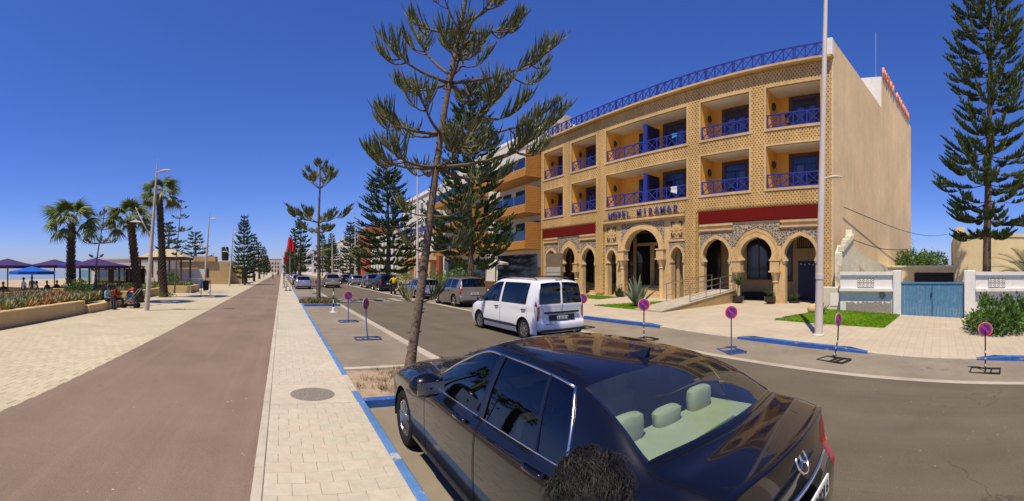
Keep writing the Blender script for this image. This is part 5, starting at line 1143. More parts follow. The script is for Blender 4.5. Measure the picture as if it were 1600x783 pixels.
def wheel(parent, x, y, r, w, side, spokes=7, rim=None):
    t = MB(); R1 = r*0.66
    prof = [(R1, -w/2+.012), (R1+.02, -w/2), (r*.93, -w/2+.004), (r*.985, -w/2+.03), (r, -w/2+.06), (r, w/2-.06), (r*.985, w/2-.03), (r*.93, w/2-.004), (R1+.02, w/2), (R1, w/2-.012), (R1, -w/2+.012)]
    t.lathe(prof, 32, (x, y, r), 'X'); wh = t.build('wheel', M_tyre, parent, smooth=35, world=False); 
    q = MB(); xo = x+side*(w/2-.02); xi = x-side*(w/2-.05)
    q.lathe([(R1-.002, (xi-x)), (R1-.002, xo-x), (R1-.025, xo-x+side*.006), (R1-.035, xo-x-side*.02), (R1-.04, xi-x)], 32, (x, y, r), 'X')
    for k in range(spokes):
        for dq in (-0.1, 0.1):
            a = 2*PI*k/spokes; p0 = (xo-side*.012, y+math.cos(a+dq*.8)*.05, r+math.sin(a+dq*.8)*.05); p1 = (xo-side*.004, y+math.cos(a+dq)*R1*.97, r+math.sin(a+dq)*R1*.97); q.bar(p0, p1, 0.026, 0.02, up=(1, 0, 0))
    q.lathe([(0.001, side*.0), (0.065, 0), (0.07, -side*.03)], 16, (xo+side*.002, y, r), 'X')
    q.build('rim', rim or M_rim, wh, smooth=35, world=False)
    q = MB(); q.lathe([(0.001, 0), (R1*.8, 0), (R1*.8, .02), (.001, .02)], 20, (x-side*.02, y, r), 'X'); q.build('brake_disc', M_under, wh, world=False)
ZR = [0.17, 0.20, 0.37, 0.60, 0.84]; WR = [0.76, 0.955, 0.99, 1.0, 0.985]
def cage(st, zs=ZR, wr=WR):
    """stations, rear to front: (y low, half width, belt xyz, rail xyz, centre yz)"""
    P = []
    for (yl, w, bx, by, bz, rx, ry, rz, cy, cz) in st:
        row = []
        for k in range(5):
            z = zs[k]
            if k == 4: z = min(zs[4], bz-0.08)
            if k == 3: z = min(zs[3], bz-0.22)
            row.append((w*wr[k], yl+(by-yl)*(k/5.0)**2, z))
        row.append((bx, by, bz)); row.append((lerp(bx, rx, .5)+(0.018 if rz-bz > .15 else .004), lerp(by, ry, .5), lerp(bz, rz, .52))); row.append((rx, ry, rz))
        row.append((rx*.84, lerp(ry, cy, .25), lerp(rz, cz, .60))); row.append((rx*.46, lerp(ry, cy, .78), lerp(rz, cz, .92))); row.append((0, cy, cz)); P.append(row)
    return P
def car(name, label, cat, loc, rz, st, pm, windows, doors, axles, wr_, extras, group=None, k=(6, 6), zs=ZR, rear=None, seats=None, tail=None, scale=None, dash=0.0, spokes=7, ww=0.22, front=True, trimw=None, gl=None, low=None):
    root = thing(name, label, cat, loc, rz, group); root.scale = scale or (1, 1, 1); S = Surf(cage(st, zs)); nu, nv = S.nu, S.nv
    ex_u = [w[1] for w in windows]+[w[2] for w in windows]+[d for dd in doors for d in dd[:2]]; ex_v = [w[3] for w in windows]+[w[4] for w in windows]+[d for dd in doors for d in dd[2:4]]
    us = samples(nu, k[0], [e for e in ex_u]); vs = samples(nv, k[1], ex_v)
    pts = {}; wmax = max(s[1] for s in st)
    for i, u in enumerate(us):
        for j, v in enumerate(vs):
            p = S.at(u, v)
            if p.x < 0 or j == len(vs)-1: p.x = 0
            pts[i, j] = p
    def inarch(p):
        for ya, R_ in axles:
            if math.hypot(p.y-ya, p.z-wr_) < R_: return ya, R_
        return None
    moved = {}
    def cellpts(c): return [pts[c[0], c[1]], pts[c[0]+1, c[1]], pts[c[0]+1, c[1]+1], pts[c[0], c[1]+1]]
    groups = {'body': MB()}
    for w in windows: groups[w[0]] = groups.get(w[0]) or MB()
    cells = []
    for i in range(len(us)-1):
        for j in range(len(vs)-1):
            u, v = (us[i]+us[i+1])/2, (vs[j]+vs[j+1])/2; key = 'body'
            for wi, w in enumerate(windows):
                if w[1] < u < w[2] and w[3] < v < w[4]: key = ('w', wi)
            if key == 'body':
                for di, d in enumerate(doors):
                    if d[0] < u < d[1] and d[2] < v < d[3]: key = ('d', di)
            q = cellpts((i, j))
            if v < 4.6:
                ins = [inarch(p) for p in q]
                if all(ins): continue
                for cc, a in zip(((i, j), (i+1, j), (i+1, j+1), (i, j+1)), ins):
                    if a and cc not in moved:
                        p = pts[cc]; d = Vector((p.y-a[0], p.z-wr_)); d = d.normalized() if d.length > 1e-6 else Vector((0, 1)); moved[cc] = Vector((p.x, a[0]+d.x*a[1], wr_+d.y*a[1]))
            cells.append((key, i, j))
    pts.update(moved)
    MBs = {}
    for key, i, j in cells:
        off = 0.0
        mb = MBs.setdefault(key, MB()); q = cellpts((i, j))
        if key[0] == 'w':
            n = S.nrm((us[i]+us[i+1])/2, (vs[j]+vs[j+1])/2)
        sym = [Vector((-p.x, p.y, p.z)) for p in q]
        if key[0] == 'w' and windows[key[1]][0] == 'side_window' or key[0] == 'd':
            mb.add(q, [(0, 1, 2, 3)]); mb2 = MBs.setdefault((key[0], key[1], 'l'), MB()); mb2.add(sym, [(3, 2, 1, 0)])
        else:
            mb.add(q, [(0, 1, 2, 3)]); mb.add(sym, [(3, 2, 1, 0)])
    for key, mb in MBs.items():
        if key == 'body': o = mb.build('body', pm, root, smooth=32, world=False, weld=1e-4)
        elif key[0] == 'w': o = mb.build(windows[key[1]][0], windows[key[1]][5] if len(windows[key[1]]) > 5 else (gl or G_car), root, smooth=True, world=False, weld=1e-4)
        else:
            o = mb.build('door', pm, root, smooth=32, world=False, weld=1e-4)
            sd = -1 if len(key) == 3 else 1; d = doors[key[1]]; hb = MB(); p = S.at(d[4], 4.25); hb.tube([(sd*(p.x+.004), p.y-.11, p.z+.01), (sd*(p.x+.03), p.y-.08, p.z+.012), (sd*(p.x+.032), p.y+.07, p.z+.008), (sd*(p.x+.004), p.y+.11, p.z)], 0.017, 8); hb.build('handle', d[5] if len(d) > 5 else pm, o, smooth=True, world=False)
    # shut lines and arch lips
    class Lines:
        def tube(s, p, r, n):
            if len(p) > 1: q = MB(); q.tube(p, r, n); q.build('shut_line', M_gap, root, world=False)
    gp_ = Lines()
    for d in doors:
        for u in (d[0], d[1]):
            for sd in (-1, 1): gp_.tube([(lambda p: (sd*(p.x-.0015), p.y, p.z))(S.at(u, v)) for v in [lerp(max(d[2], 1.15), 4.98, t/14) for t in range(15)] if not inarch(S.at(u, v))], 0.0042, 4)
        for sd in (-1, 1): gp_.tube([(lambda p: (sd*(p.x-.001), p.y, p.z))(S.at(lerp(d[0], d[1], t/14), max(d[2], 1.2))) for t in range(15) if not inarch(S.at(lerp(d[0], d[1], t/14), max(d[2], 1.2)))], 0.004, 4)
    for ya, R_ in axles:
        for sd in (-1, 1):
            a = MB(); xo = wmax*.99
            a.grid(lambda u, v: (sd*lerp(xo-.02, .45, v), ya+R_*math.cos(PI*(1.12*u-.06)), wr_+R_*math.sin(PI*(1.12*u-.06))), 20, 2); a.add([(sd*.45, ya+R_*math.cos(PI*(1.12*u/20-.06)), wr_+R_*math.sin(PI*(1.12*u/20-.06))) for u in range(21)], [tuple(range(21))]); a.build('wheel_well', M_under, root, world=False)
            wheel(root, sd*(wmax-.03-ww/2), ya, wr_, ww, sd, spokes)
    y0 = st[0][0]; y1 = st[-1][0]
    u_ = MB(); u_.box((-wmax*.74, y0+.2, .19), (wmax*.74, y1-.1, .30)); u_.build('floor_pan', M_under, root, world=False)
    # rear and front ends: sheet from side to side whose edge follows the last station
    def fascia(row, sgn, lv, nm):
        """lv: list of (z, push outwards) from low to high, the last is the deck edge"""
        side = row[:5]; top = row[5:]; G = []
        plan = [(p[0], p[1]) for p in top]
        for kk, (z, push) in enumerate(lv):
            e = side[min(kk, 4)] if kk < len(lv)-1 else top[0]; f = wr_s = e[0]/plan[0][0] if kk < len(lv)-1 else 1.0
            ln = [(e[0], e[1], z if kk < len(lv)-1 else e[2])]
            for (px, py), tp in zip(plan[(0 if kk < len(lv)-1 else 1):], top[(0 if kk < len(lv)-1 else 1):]): ln.append((px*lerp(1, f, .8), py+sgn*push, z if kk < len(lv)-1 else tp[2]))
            if kk == len(lv)-1: ln = [top[0]]+[tuple(t) for t in top]
            G.append(ln)
        F_ = Surf(G); mb = MB(); n1, n2 = (len(lv)-1)*5, 30
        for s in (1, -1): mb.grid(lambda a, b: (lambda p: (s*p.x, p.y, p.z))(F_.at(a*F_.nu, b*F_.nv)), n1, n2)
        mb.build(nm, pm, root, smooth=35, world=False, weld=1e-4); return F_
    C = cage(st, zs)
    FR_ = fascia(C[0], -1, rear or [(0.24, .02), (0.30, .05), (0.45, .07), (0.62, .06), (0.80, .0), (0.9, 0)], 'rear_panel')
    FF_ = fascia(C[-1], 1, [(0.22, .02), (0.30, .06), (0.45, .07), (0.6, .03), (0.66, .01), (0.7, 0)], 'front_panel')
    if seats:
        for (x, y, z, m, h) in seats:
            s = MB(); s.cbox((x-.25, y-.25, .28), (x+.25, y+.27, .52), .04); s.add([(x-.25, y-.34, .5), (x+.25, y-.34, .5), (x+.23, y-.46, z-.02), (x-.23, y-.46, z-.02), (x-.25, y-.2, .5), (x+.25, y-.2, .5), (x+.21, y-.36, z), (x-.21, y-.36, z)], [(0, 1, 2, 3), (7, 6, 5, 4), (0, 4, 5, 1), (1, 5, 6, 2), (2, 6, 7, 3), (3, 7, 4, 0)])
            st_ = s.build('seat', m, root, world=False, smooth=30)
            q = MB(); hr = [(.10, -.105), (.135, -.06), (.14, 0), (.135, .07), (.115, .105)]
            vs_ = []
            for zz_, (hw_, dz_) in enumerate(hr):
                for c in range(12): t = 2*PI*c/12; vs_.append((x+hw_*abs(math.cos(t))**.6*math.copysign(1, math.cos(t)), y-.43+.05*(1-.15*abs(dz_)/.1)*abs(math.sin(t))**.7*math.copysign(1, math.sin(t)), z+.14+dz_))
            q.add(vs_, [(a*12+c, a*12+(c+1) % 12, (a+1)*12+(c+1) % 12, (a+1)*12+c) for a in range(4) for c in range(12)]+[tuple(range(11, -1, -1)), tuple(48+c for c in range(12))]); q.build('headrest', m, st_, smooth=50, world=False)
            for a in (-.05, .05): q = MB(); q.tube([(x+a, y-.43, z-.04), (x+a, y-.43, z+.06)], .007, 5); q.build('headrest_post', M_chrome, st_, world=False)
        d = MB(); d.box((-wmax*.8, y1-1.55+dash, .55), (wmax*.8, y1-1.15+dash, .9)); d.build('dashboard', M_seatd, root, world=False)
        d = MB(); th = [2*PI*a/20 for a in range(21)]; d.tube([(-.36+.18*math.cos(a), y1-1.62+dash+.06*math.sin(a), .86+.17*math.sin(a)) for a in th], .016, 6, caps=False); d.build('steering_wheel', M_trim, root, world=False)
    if extras: extras(root, S, FR_)
    return root, S, FR_
def patch(root, F_, u0, u1, v0, v1, off, m, nm, n=(6, 10), both=True, parent=None, only=None):
    """raised lens or plate that follows a sheet"""
    out = []
    for s in ((1, -1) if both else (only or 1,)):
        mb = MB(); g0 = []
        for a in range(n[0]+1):
            for b in range(n[1]+1):
                u, v = lerp(u0, u1, a/n[0]), lerp(v0, v1, b/n[1]); p = F_.at(u, v); nn = F_.nrm(u, v)
                if nn.dot(p-Vector((0, p.y*.5, p.z*.6))) < 0: nn = -nn
                edge = a in (0, n[0]) or b in (0, n[1]); p = p+nn*(-.002 if edge else off); g0.append((s*p.x, p.y, p.z))
        mb.add(g0, [(a*(n[1]+1)+b, (a+1)*(n[1]+1)+b, (a+1)*(n[1]+1)+b+1, a*(n[1]+1)+b+1) for a in range(n[0]) for b in range(n[1])]); out.append(mb.build(nm, m, parent or root, smooth=50, world=False))
    return out
def mirror(root, x, y, z, m, s=1.0):
    for sd in (-1, 1):
        mb = MB(); mb.ball((sd*(x+.13), y, z+.03), (.125*s, .09*s, .085*s), 12, 8); o = mb.build('door_mirror', m, root, smooth=True, world=False)
        q = MB(); q.box((sd*(x+.13)-.09*s, y-.088*s, z-.02), (sd*(x+.13)+.09*s, y-.08*s, z+.085)); q.build('mirror_glass', M_chrome, o, world=False)
        q = MB(); q.bar((sd*(x-.03), y+.01, z-.02), (sd*(x+.08), y, z+.0), .05, .04); q.build('mirror_foot', M_trim, o, world=False)
def text_on(root, txt, size, M, m, nm='lettering', ext=0.001, bold=0.0):
    cu = bpy.data.curves.new(nm, 'FONT'); cu.body = txt; cu.size = size; cu.extrude = ext; cu.align_x = 'CENTER'; cu.offset = bold
    o = bpy.data.objects.new(nm, cu); me = realize(o); me.materials.clear(); me.materials.append(m); me.transform(M)
    o = bpy.data.objects.new(nm, me); COL.objects.link(o); o.parent = root; return o
REARF = Matrix.Rotation(PI/2, 4, 'X')                                                # text that faces -y
def plate(root, y, z, txt, w=.52, h=.11, tilt=0.0, x=0.0):
    T = Matrix.Translation((x, y, z)) @ Matrix.Rotation(tilt, 4, 'X'); mb = MB(); mb.box((-w/2, -.006, -h/2), (w/2, .006, h/2)); o = mb.build('number_plate', M_plate, root, world=False); o.data.transform(T)
    a = text_on(o, txt, h*.92, T @ Matrix.Translation((0, -.008, -h*.33)) @ REARF, M_ink, 'lettering', .001, .0015); return o
# --- the dark saloon in front
sedan_st = [(-2.22, .84, .80, -2.28, .985, .68, -2.35, 1.03, -2.42, 1.052), (-2.06, .88, .842, -2.10, 1.0, .71, -2.14, 1.07, -2.20, 1.09), (-1.82, .905, .866, -1.86, 1.0, .735, -1.91, 1.095, -2.0, 1.118),
            (-1.6, .92, .871, -1.66, .985, .70, -1.62, 1.24, -1.70, 1.295), (-1.4, .926, .868, -1.45, .965, .655, -1.29, 1.345, -1.34, 1.42), (-.92, .93, .862, -.96, .955, .64, -.85, 1.39, -.85, 1.472), (-.37, .93, .858, -.38, .945, .632, -.34, 1.398, -.34, 1.482),
            (.12, .928, .85, .16, .935, .62, .0, 1.375, .06, 1.452), (.52, .925, .842, .56, .925, .665, .45, 1.20, .58, 1.25), (.92, .92, .83, .96, .915, .745, .92, .965, 1.1, 1.01), (1.5, .915, .815, 1.55, .885, .67, 1.56, .925, 1.6, .965), (2.08, .875, .745, 2.12, .795, .58, 2.17, .83, 2.23, .86), (2.26, .80, .66, 2.34, .70, .5, 2.4, .72, 2.44, .74)]
def sedan_extra(root, S, F_):
    # chrome line round the side glass
    for sd in (-1, 1):
        t = MB(); path = [S.at(lerp(4.12, 8.7, i/24), 6.98) for i in range(25)]; low = [S.at(lerp(4.12, 8.7, i/24), 5.03) for i in range(25)]; back = [S.at(4.12-0.1*math.sin(PI*i/8), lerp(5.03, 6.98, i/8)) for i in range(9)]
        for P_, r in ((path, .010), (low, .006), (back, .011)): t.tube([(sd*(p.x+.002), p.y, p.z) for p in P_], r, 6)
        t.build('window_trim', M_chrome, root, smooth=True, world=False)
        for u, w in ((6.02, .03), (4.72, .014)):
            b = MB(); b.tube([(lambda p: (sd*(p.x+.001), p.y, p.z))(S.at(u, lerp(5.04, 6.95, i/8))) for i in range(9)], w, 6); b.build('window_pillar', M_gloss, root, world=False)
        b = MB(); b.tube([(lambda p: (sd*(p.x-.002), p.y, p.z))(S.at(u, 1.5)) for u in [lerp(3.3, 8.4, i/14) for i in range(15)]], .02, 6); b.build('side_sill', M_trim, root, smooth=True, world=False)
    # rear window seal, deck shut line
    t = MB(); q = [S.at(2.1, v) for v in [lerp(7.2, 10, i/12) for i in range(13)]]; loop = [(p.x, p.y, p.z) for p in q]+[(-p.x, p.y, p.z) for p in reversed(q)]; t.tube(loop, .008, 5)
    for sd in (-1, 1): t.tube([(lambda p: (sd*p.x, p.y, p.z))(S.at(lerp(2.1, 3.92, i/10), 7.2)) for i in range(11)], .008, 5)
    t.build('window_seal', M_gloss, root, world=False)
    t = MB()
    for sd in (-1, 1): t.tube([(lambda p: (sd*p.x, p.y, p.z-.001))(S.at(lerp(0.05, 1.96, i/12), 6.75)) for i in range(13)], .004, 4)
    q = [S.at(1.96, lerp(6.75, 10, i/10)) for i in range(11)]; t.tube([(p.x, p.y, p.z-.001) for p in q]+[(-p.x, p.y, p.z-.001) for p in reversed(q)], .004, 4); t.build('shut_line', M_gap, root, world=False)
    q = [S.at(0.12, lerp(6.9, 10, i/12)) for i in range(13)]; t = MB(); vs = []
    for p in [Vector((a.x, a.y, a.z)) for a in q]+[Vector((-a.x, a.y, a.z)) for a in reversed(q[:-1])]: vs += [p+Vector((0, .06, -.004)), p+Vector((0, -.02, .014)), p+Vector((0, -.035, .008)), p+Vector((0, -.02, -.008))]
    n = len(vs)//4; t.add(vs, [(4*i+j, 4*i+(j+1) % 4, 4*i+4+(j+1) % 4, 4*i+4+j) for i in range(n-1) for j in range(4)]); t.build('boot_lip', paint('navy_black', (0.003, 0.003, 0.006)), root, smooth=40, world=False)
    # lamps: corner clusters, chrome strip, star badge, plate
    patch(root, F_, 2.65, 4.85, .15, 3.7, .016, M_tail, 'tail_light', (6, 14))
    patch(root, F_, 3.75, 3.98, 1.0, 3.3, .021, M_tailw, 'reverse_light', (3, 6))
    cb = MB(); cb.tube([(x, F_.at(3.45, 6).y-.012+.06*(x/.5)**2, .825) for x in [lerp(-.42, .42, i/12) for i in range(13)]], .014, 6); cb.build('chrome_strip', M_chrome, root, smooth=True, world=False)
    ys = F_.at(4.3, 6).y-.012; e = MB(); th = [2*PI*i/28 for i in range(29)]; T_ = R(27); SP = lambda a, r: (r*math.cos(a), ys+r*math.sin(a)*math.sin(T_), .94+r*math.sin(a)*math.cos(T_)); e.tube([SP(a, .07) for a in th], .007, 6, caps=False)
    for k in range(3):
        a = PI/2+2*PI*k/3; e.tube([SP(0, 0), SP(a, .068)], [.011, .0045], 6)
    e.build('star_badge', M_chrome, root, smooth=40, world=False)
    pl = plate(root, F_.at(3.05, 6).y-.02, .70, '59280', .52, .115)
    text_on(pl, '6', .1, Matrix.Translation((.215, F_.at(3.05, 6).y-.028, .664)) @ REARF, M_ink, 'lettering', .001, .0015)
    q = MB(); yb_ = F_.at(3.05, 6).y-.0275
    q.box((.165, yb_, .655), (.169, yb_+.001, .745)); q.box((.07, yb_, .655), (.074, yb_+.001, .745))
    q.tube([(.12+.03*math.cos(a), yb_, .68+.024*math.sin(a)) for a in [PI*1.05+PI*.95*i/8 for i in range(9)]]+[(.145, yb_, .735)], .0065, 5); q.build('plate_character', M_ink, pl, world=False)
    # roof fin, parcel shelf, wiper blind slot, exhaust, plate recess
    f = MB(); f.add([(-.03, -1.24, 1.425), (.03, -1.24, 1.425), (.03, -1.04, 1.45), (-.03, -1.04, 1.45), (-.006, -1.27, 1.51), (.006, -1.27, 1.51), (.004, -1.12, 1.465), (-.004, -1.12, 1.465)], [(0, 1, 5, 4), (1, 2, 6, 5), (2, 3, 7, 6), (3, 0, 4, 7), (4, 5, 6, 7)]); f.build('roof_fin', M_gloss, root, smooth=30, world=False)
    p = MB(); p.cbox((-.68, -1.86, .94), (.68, -1.36, 1.0), .02); p.build('parcel_shelf', M_seat, root, world=False)
    p = MB(); p.cbox((-.34, -1.8, 1.001), (.34, -1.77, 1.011), .004); p.build('blind_slot', mat('shelf_slot', (0.10, 0.16, 0.15), 0.5, 0.1), root, world=False)
    for x in (-.38, .38): p = MB(); p.cbox((x-.3, -1.52, .5), (x+.3, -1.37, .985), .05); p.build('rear_backrest', M_seat, root, world=False)
    p = MB(); p.cbox((-.70, -1.4, .28), (.70, -.85, .50), .05); p.build('rear_bench', M_seat, root, world=False)
    for x in (-.4, .4, 0):
        h = MB(); w = .135; zt_ = 1.16 if x else 1.11; ring_ = []
        for zz, k2 in ((.985, .8), (1.02, .95), (1.09, 1.0), (zt_-.015, .94), (zt_, .75)):
            for c in range(12): t = 2*PI*c/12; ring_.append((x+w*k2*abs(math.cos(t))**.55*math.copysign(1, math.cos(t)), -1.43+.055*k2*abs(math.sin(t))**.7*math.copysign(1, math.sin(t)), zz))
        h.add(ring_, [(a*12+c, a*12+(c+1) % 12, (a+1)*12+(c+1) % 12, (a+1)*12+c) for a in range(4) for c in range(12)]+[tuple(48+c for c in range(12))]); h.build('rear_headrest', M_seat, root, smooth=50, world=False)
    for x in (-.55, .55): p = MB(); p.tube([(x, -2.34, .3), (x, -2.47, .3)], .045, 12); p.build('exhaust', M_chrome, root, smooth=40, world=False)
    mirror(root, .88, .42, .99, MATS['navy_black'], 1.35)
NB = paint('navy_black', (0.003, 0.003, 0.006))
car('parked_saloon', 'dark navy four-door saloon with chrome window trim parked beside the kerb', 'car', (2.27, 3.09, 0.006), R(0), sedan_st, NB,
    [('side_window', 4.14, 5.97, 5.06, 6.94, G_tint), ('side_window', 6.08, 8.7, 5.06, 6.94, G_tint), ('rear_window', 2.1, 3.92, 7.2, 10, G_clear), ('windscreen', 7.06, 8.94, 7.2, 10, G_car)],
    [(3.85, 5.98, 1.2, 5.0, 4.6), (6.02, 8.6, 1.2, 5.0, 6.5)], [(-1.27, .375), (1.58, .375)], .325, sedan_extra, None, (9, 8), rear=[(0.24, .03), (0.30, .07), (0.46, .09), (0.64, .085), (0.80, .01), (0.9, 0)],
    seats=[(-.37, -.1, .95, M_seat, 0), (.37, -.1, .95, M_seat, 0)], dash=-.38, spokes=9, ww=.235, scale=(1, .95, .96))
# --- the white van
van_st = [(-2.08, .84, .83, -2.10, .98, .80, -2.13, 1.02, -2.16, 1.03), (-1.98, .86, .845, -2.0, 1.01, .765, -2.09, 1.34, -2.13, 1.36), (-1.82, .868, .85, -1.86, 1.02, .70, -2.0, 1.64, -2.05, 1.715), (-1.35, .873, .852, -1.38, 1.03, .672, -1.4, 1.69, -1.42, 1.80), (-.4, .875, .85, -.4, 1.03, .672, -.4, 1.70, -.4, 1.82), (.3, .872, .845, .35, 1.02, .665, .22, 1.69, .25, 1.80),
          (.75, .868, .838, .85, 1.0, .65, .68, 1.56, .75, 1.64), (1.1, .862, .825, 1.2, .985, .69, 1.12, 1.27, 1.25, 1.31), (1.4, .858, .80, 1.48, .96, .72, 1.48, 1.04, 1.62, 1.09), (1.85, .85, .75, 1.9, .88, .6, 1.93, .94, 1.98, .98), (2.02, .80, .66, 2.08, .70, .5, 2.14, .73, 2.18, .75)]
def van_extra(root, S, F_):
    patch(root, S, .12, 1.15, 5.05, 5.95, .01, M_tail, 'tail_light', (8, 5)); patch(root, F_, 2.9, 4.97, .1, 3.5, .014, M_tail, 'tail_light', (5, 5))
    b = MB(); b.box((-.62, F_.at(3.7, 6).y-.035, .80), (.62, F_.at(3.7, 6).y-.002, .855)); b.build('handle_bar', M_trim, root, world=False)
    b = MB(); b.box((-.45, F_.at(3.2, 6).y-.03, .60), (.45, F_.at(3.2, 6).y-.002, .76)); b.build('plate_recess', M_trim, root, world=False); plate(root, F_.at(3.2, 6).y-.04, .68, 'A 25127 B', .4, .1)
    b = MB(); b.tube([(.0, S.at(.1, 10).y-.012, 1.05), (0, S.at(1.0, 10).y-.012, 1.36), (0, S.at(1.9, 10).y-.015, 1.69)], .014, 6); b.build('door_seam', M_white, root, world=False)
    e = MB(); yb = F_.at(4.4, 6).y-.02; e.add([(0, yb, .98), (.035, yb, .915), (0, yb, .85), (-.035, yb, .915), (0, yb-.012, .955), (.018, yb-.012, .915), (0, yb-.012, .875), (-.018, yb-.012, .915)], [(0, 1, 5, 4), (1, 2, 6, 5), (2, 3, 7, 6), (3, 0, 4, 7)]); e.build('diamond_badge', M_chrome, root, world=False)
    b = MB(); b.box((-.12, S.at(2.12, 10).y-.012, 1.735), (.12, S.at(2.12, 10).y+.02, 1.765)); b.build('brake_light', M_tail, root, world=False)
    for sd in (-1, 1):
        r = MB(); r.tube([(sd*.6, -1.75, 1.765), (sd*.6, -1.6, 1.82), (sd*.6, .1, 1.84), (sd*.6, .3, 1.785)], .018, 6); r.build('roof_rail', M_trim, root, world=False)
        m = MB(); m.tube([(lambda p: (sd*(p.x+.006), p.y, p.z))(S.at(lerp(3.3, 7.4, i/10), 2.1)) for i in range(11)], .045, 6); m.build('side_moulding', M_trim, root, smooth=True, world=False)
    for y in (-1.3, -.1): r = MB(); r.bar((-.62, y, 1.85), (.62, y, 1.85), .05, .03); r.build('roof_bar', M_trim, root, world=False)
    b = MB(); b.cbox((-.8, F_.at(1, 6).y-.03, .30), (.8, F_.at(1, 6).y+.02, .36), .01); b.build('bumper_lip', M_trim, root, world=False)
    text_on(root, 'authentic', .065, Matrix.Translation((-.5, F_.at(2.6, 5.2).y-.05, .50)) @ REARF, M_trim, 'lettering', .002)
    for (u0, u1) in ((2.75, 4.3), (4.5, 5.62), (5.66, 7.7)):
        for sd in (-1, 1):
            q = [S.at(lerp(u0, u1, i/10), 5.1) for i in range(11)]+[S.at(u1, lerp(5.1, 6.82, i/6)) for i in range(1, 7)]+[S.at(lerp(u1, u0, i/10), 6.82) for i in range(1, 11)]+[S.at(u0, lerp(6.82, 5.1, i/6)) for i in range(1, 7)]
            m = MB(); m.tube([(sd*(p.x+.001), p.y, p.z) for p in q], .012, 5); m.build('window_seal', M_trim, root, world=False)
    mirror(root, .86, 1.02, 1.06, M_trim, 1.15)
VW = mat('van_white', (0.72, 0.72, 0.73), 0.25, 0.02, 2, coat=1.0)
car('delivery_van', 'white passenger van with roof bars driving past the hotel', 'van', (7.5, 11.65, -0.02), 0, van_st, VW,
    [('side_window', 2.75, 4.3, 5.1, 6.8, G_tint), ('side_window', 4.5, 5.62, 5.1, 6.85), ('side_window', 5.66, 7.7, 5.1, 6.85), ('rear_window', .14, 1.9, 7.2, 9.9, G_tint), ('windscreen', 5.1, 7.9, 7.2, 10, G_car)],
    [(2.6, 4.38, 1.3, 5.0, 2.9, M_trim), (4.42, 7.2, 1.3, 5.0, 4.7, M_trim)], [(-1.41, .37), (1.40, .37)], .315, van_extra, None, (7, 7), rear=[(0.26, .02), (0.33, .06), (0.50, .06), (0.62, .0), (0.84, -.01), (0.95, 0)], seats=[(-.36, .45, 1.0, M_seatd, 0), (.36, .45, 1.0, M_seatd, 0), (-.36, -.6, .98, M_seatd, 0), (.36, -.6, .98, M_seatd, 0)], spokes=8)
# --- hatch and off-roader shapes for the other cars
suv_st = [(-1.98, .85, .82, -2.05, 1.0, .74, -2.1, 1.04, -2.13, 1.05), (-1.85, .885, .855, -1.88, 1.03, .72, -1.97, 1.30, -2.02, 1.33), (-1.6, .90, .865, -1.65, 1.04, .68, -1.78, 1.50, -1.84, 1.60), (-1.1, .905, .865, -1.12, 1.04, .65, -1.1, 1.545, -1.1, 1.66), (-.35, .905, .86, -.35, 1.03, .645, -.35, 1.56, -.35, 1.68), (.2, .903, .855, .25, 1.02, .635, .1, 1.535, .12, 1.645),
          (.6, .90, .85, .7, 1.0, .66, .55, 1.35, .65, 1.41), (1.0, .897, .84, 1.05, .985, .74, 1.03, 1.05, 1.18, 1.09), (1.6, .89, .80, 1.65, .94, .65, 1.66, .98, 1.7, 1.01), (1.98, .84, .72, 2.02, .80, .55, 2.06, .83, 2.12, .85)]
hat_st = [(-1.9, .82, .79, -1.98, .88, .70, -2.03, .92, -2.06, .94), (-1.75, .86, .83, -1.78, .92, .69, -1.86, 1.12, -1.92, 1.15), (-1.4, .88, .845, -1.45, .93, .65, -1.5, 1.31, -1.58, 1.38), (-.8, .885, .845, -.82, .925, .62, -.8, 1.36, -.8, 1.45), (-.2, .885, .84, -.2, .92, .61, -.2, 1.38, -.2, 1.47), (.3, .883, .835, .35, .91, .6, .2, 1.355, .22, 1.44),
          (.75, .88, .83, .85, .90, .64, .7, 1.16, .82, 1.21), (1.15, .875, .81, 1.2, .885, .72, 1.2, .93, 1.34, .97), (1.65, .865, .76, 1.7, .83, .6, 1.72, .86, 1.76, .89), (1.95, .80, .66, 2.0, .70, .5, 2.05, .72, 2.1, .74)]
def std_extra(pl, badge='ring', rails=False, lampv=(5.0, 6.4)):
    def f(root, S, F_):
        patch(root, S, .1, 1.0, 5.0, 6.1, .01, M_tail, 'tail_light', (6, 4)); patch(root, F_, 3.3, 4.95, .05, 3.0, .014, M_tail, 'tail_light', (4, 6))
        plate(root, F_.at(3.4, 6).y-.03, .74 if rails else .68, pl, .5, .11)
        e = MB(); yb = F_.at(4.5, 6).y-.02; e.tube([(.045*math.cos(a), yb, .9+.045*math.sin(a)-(0.0 if rails else .06)) for a in [2*PI*i/14 for i in range(15)]], .008, 5, caps=False); e.build('badge', M_chrome, root, world=False)
        b = MB(); b.cbox((-.72, F_.at(1, 6).y-.04, .28), (.72, F_.at(1, 6).y+.02, .40), .02); b.build('bumper_lip', M_trim, root, world=False)
        if rails:
            for sd in (-1, 1): r = MB(); r.tube([(sd*.58, -1.6, 1.57), (sd*.58, -1.4, 1.68), (sd*.58, -.1, 1.71), (sd*.58, .1, 1.64)], .02, 6); r.build('roof_rail', M_trim, root, world=False)
        mirror(root, .85, .9 if rails else .95, 1.02 if rails else .93, M_trim)
    return f
SW = [('side_window', 2.2, 3.42, 5.08, 6.9, G_tint), ('side_window', 3.5, 4.55, 5.08, 6.9), ('side_window', 4.62, 6.7, 5.08, 6.9), ('rear_window', .2, 1.85, 7.25, 10, G_tint), ('windscreen', 5.1, 6.9, 7.25, 10, G_car)]
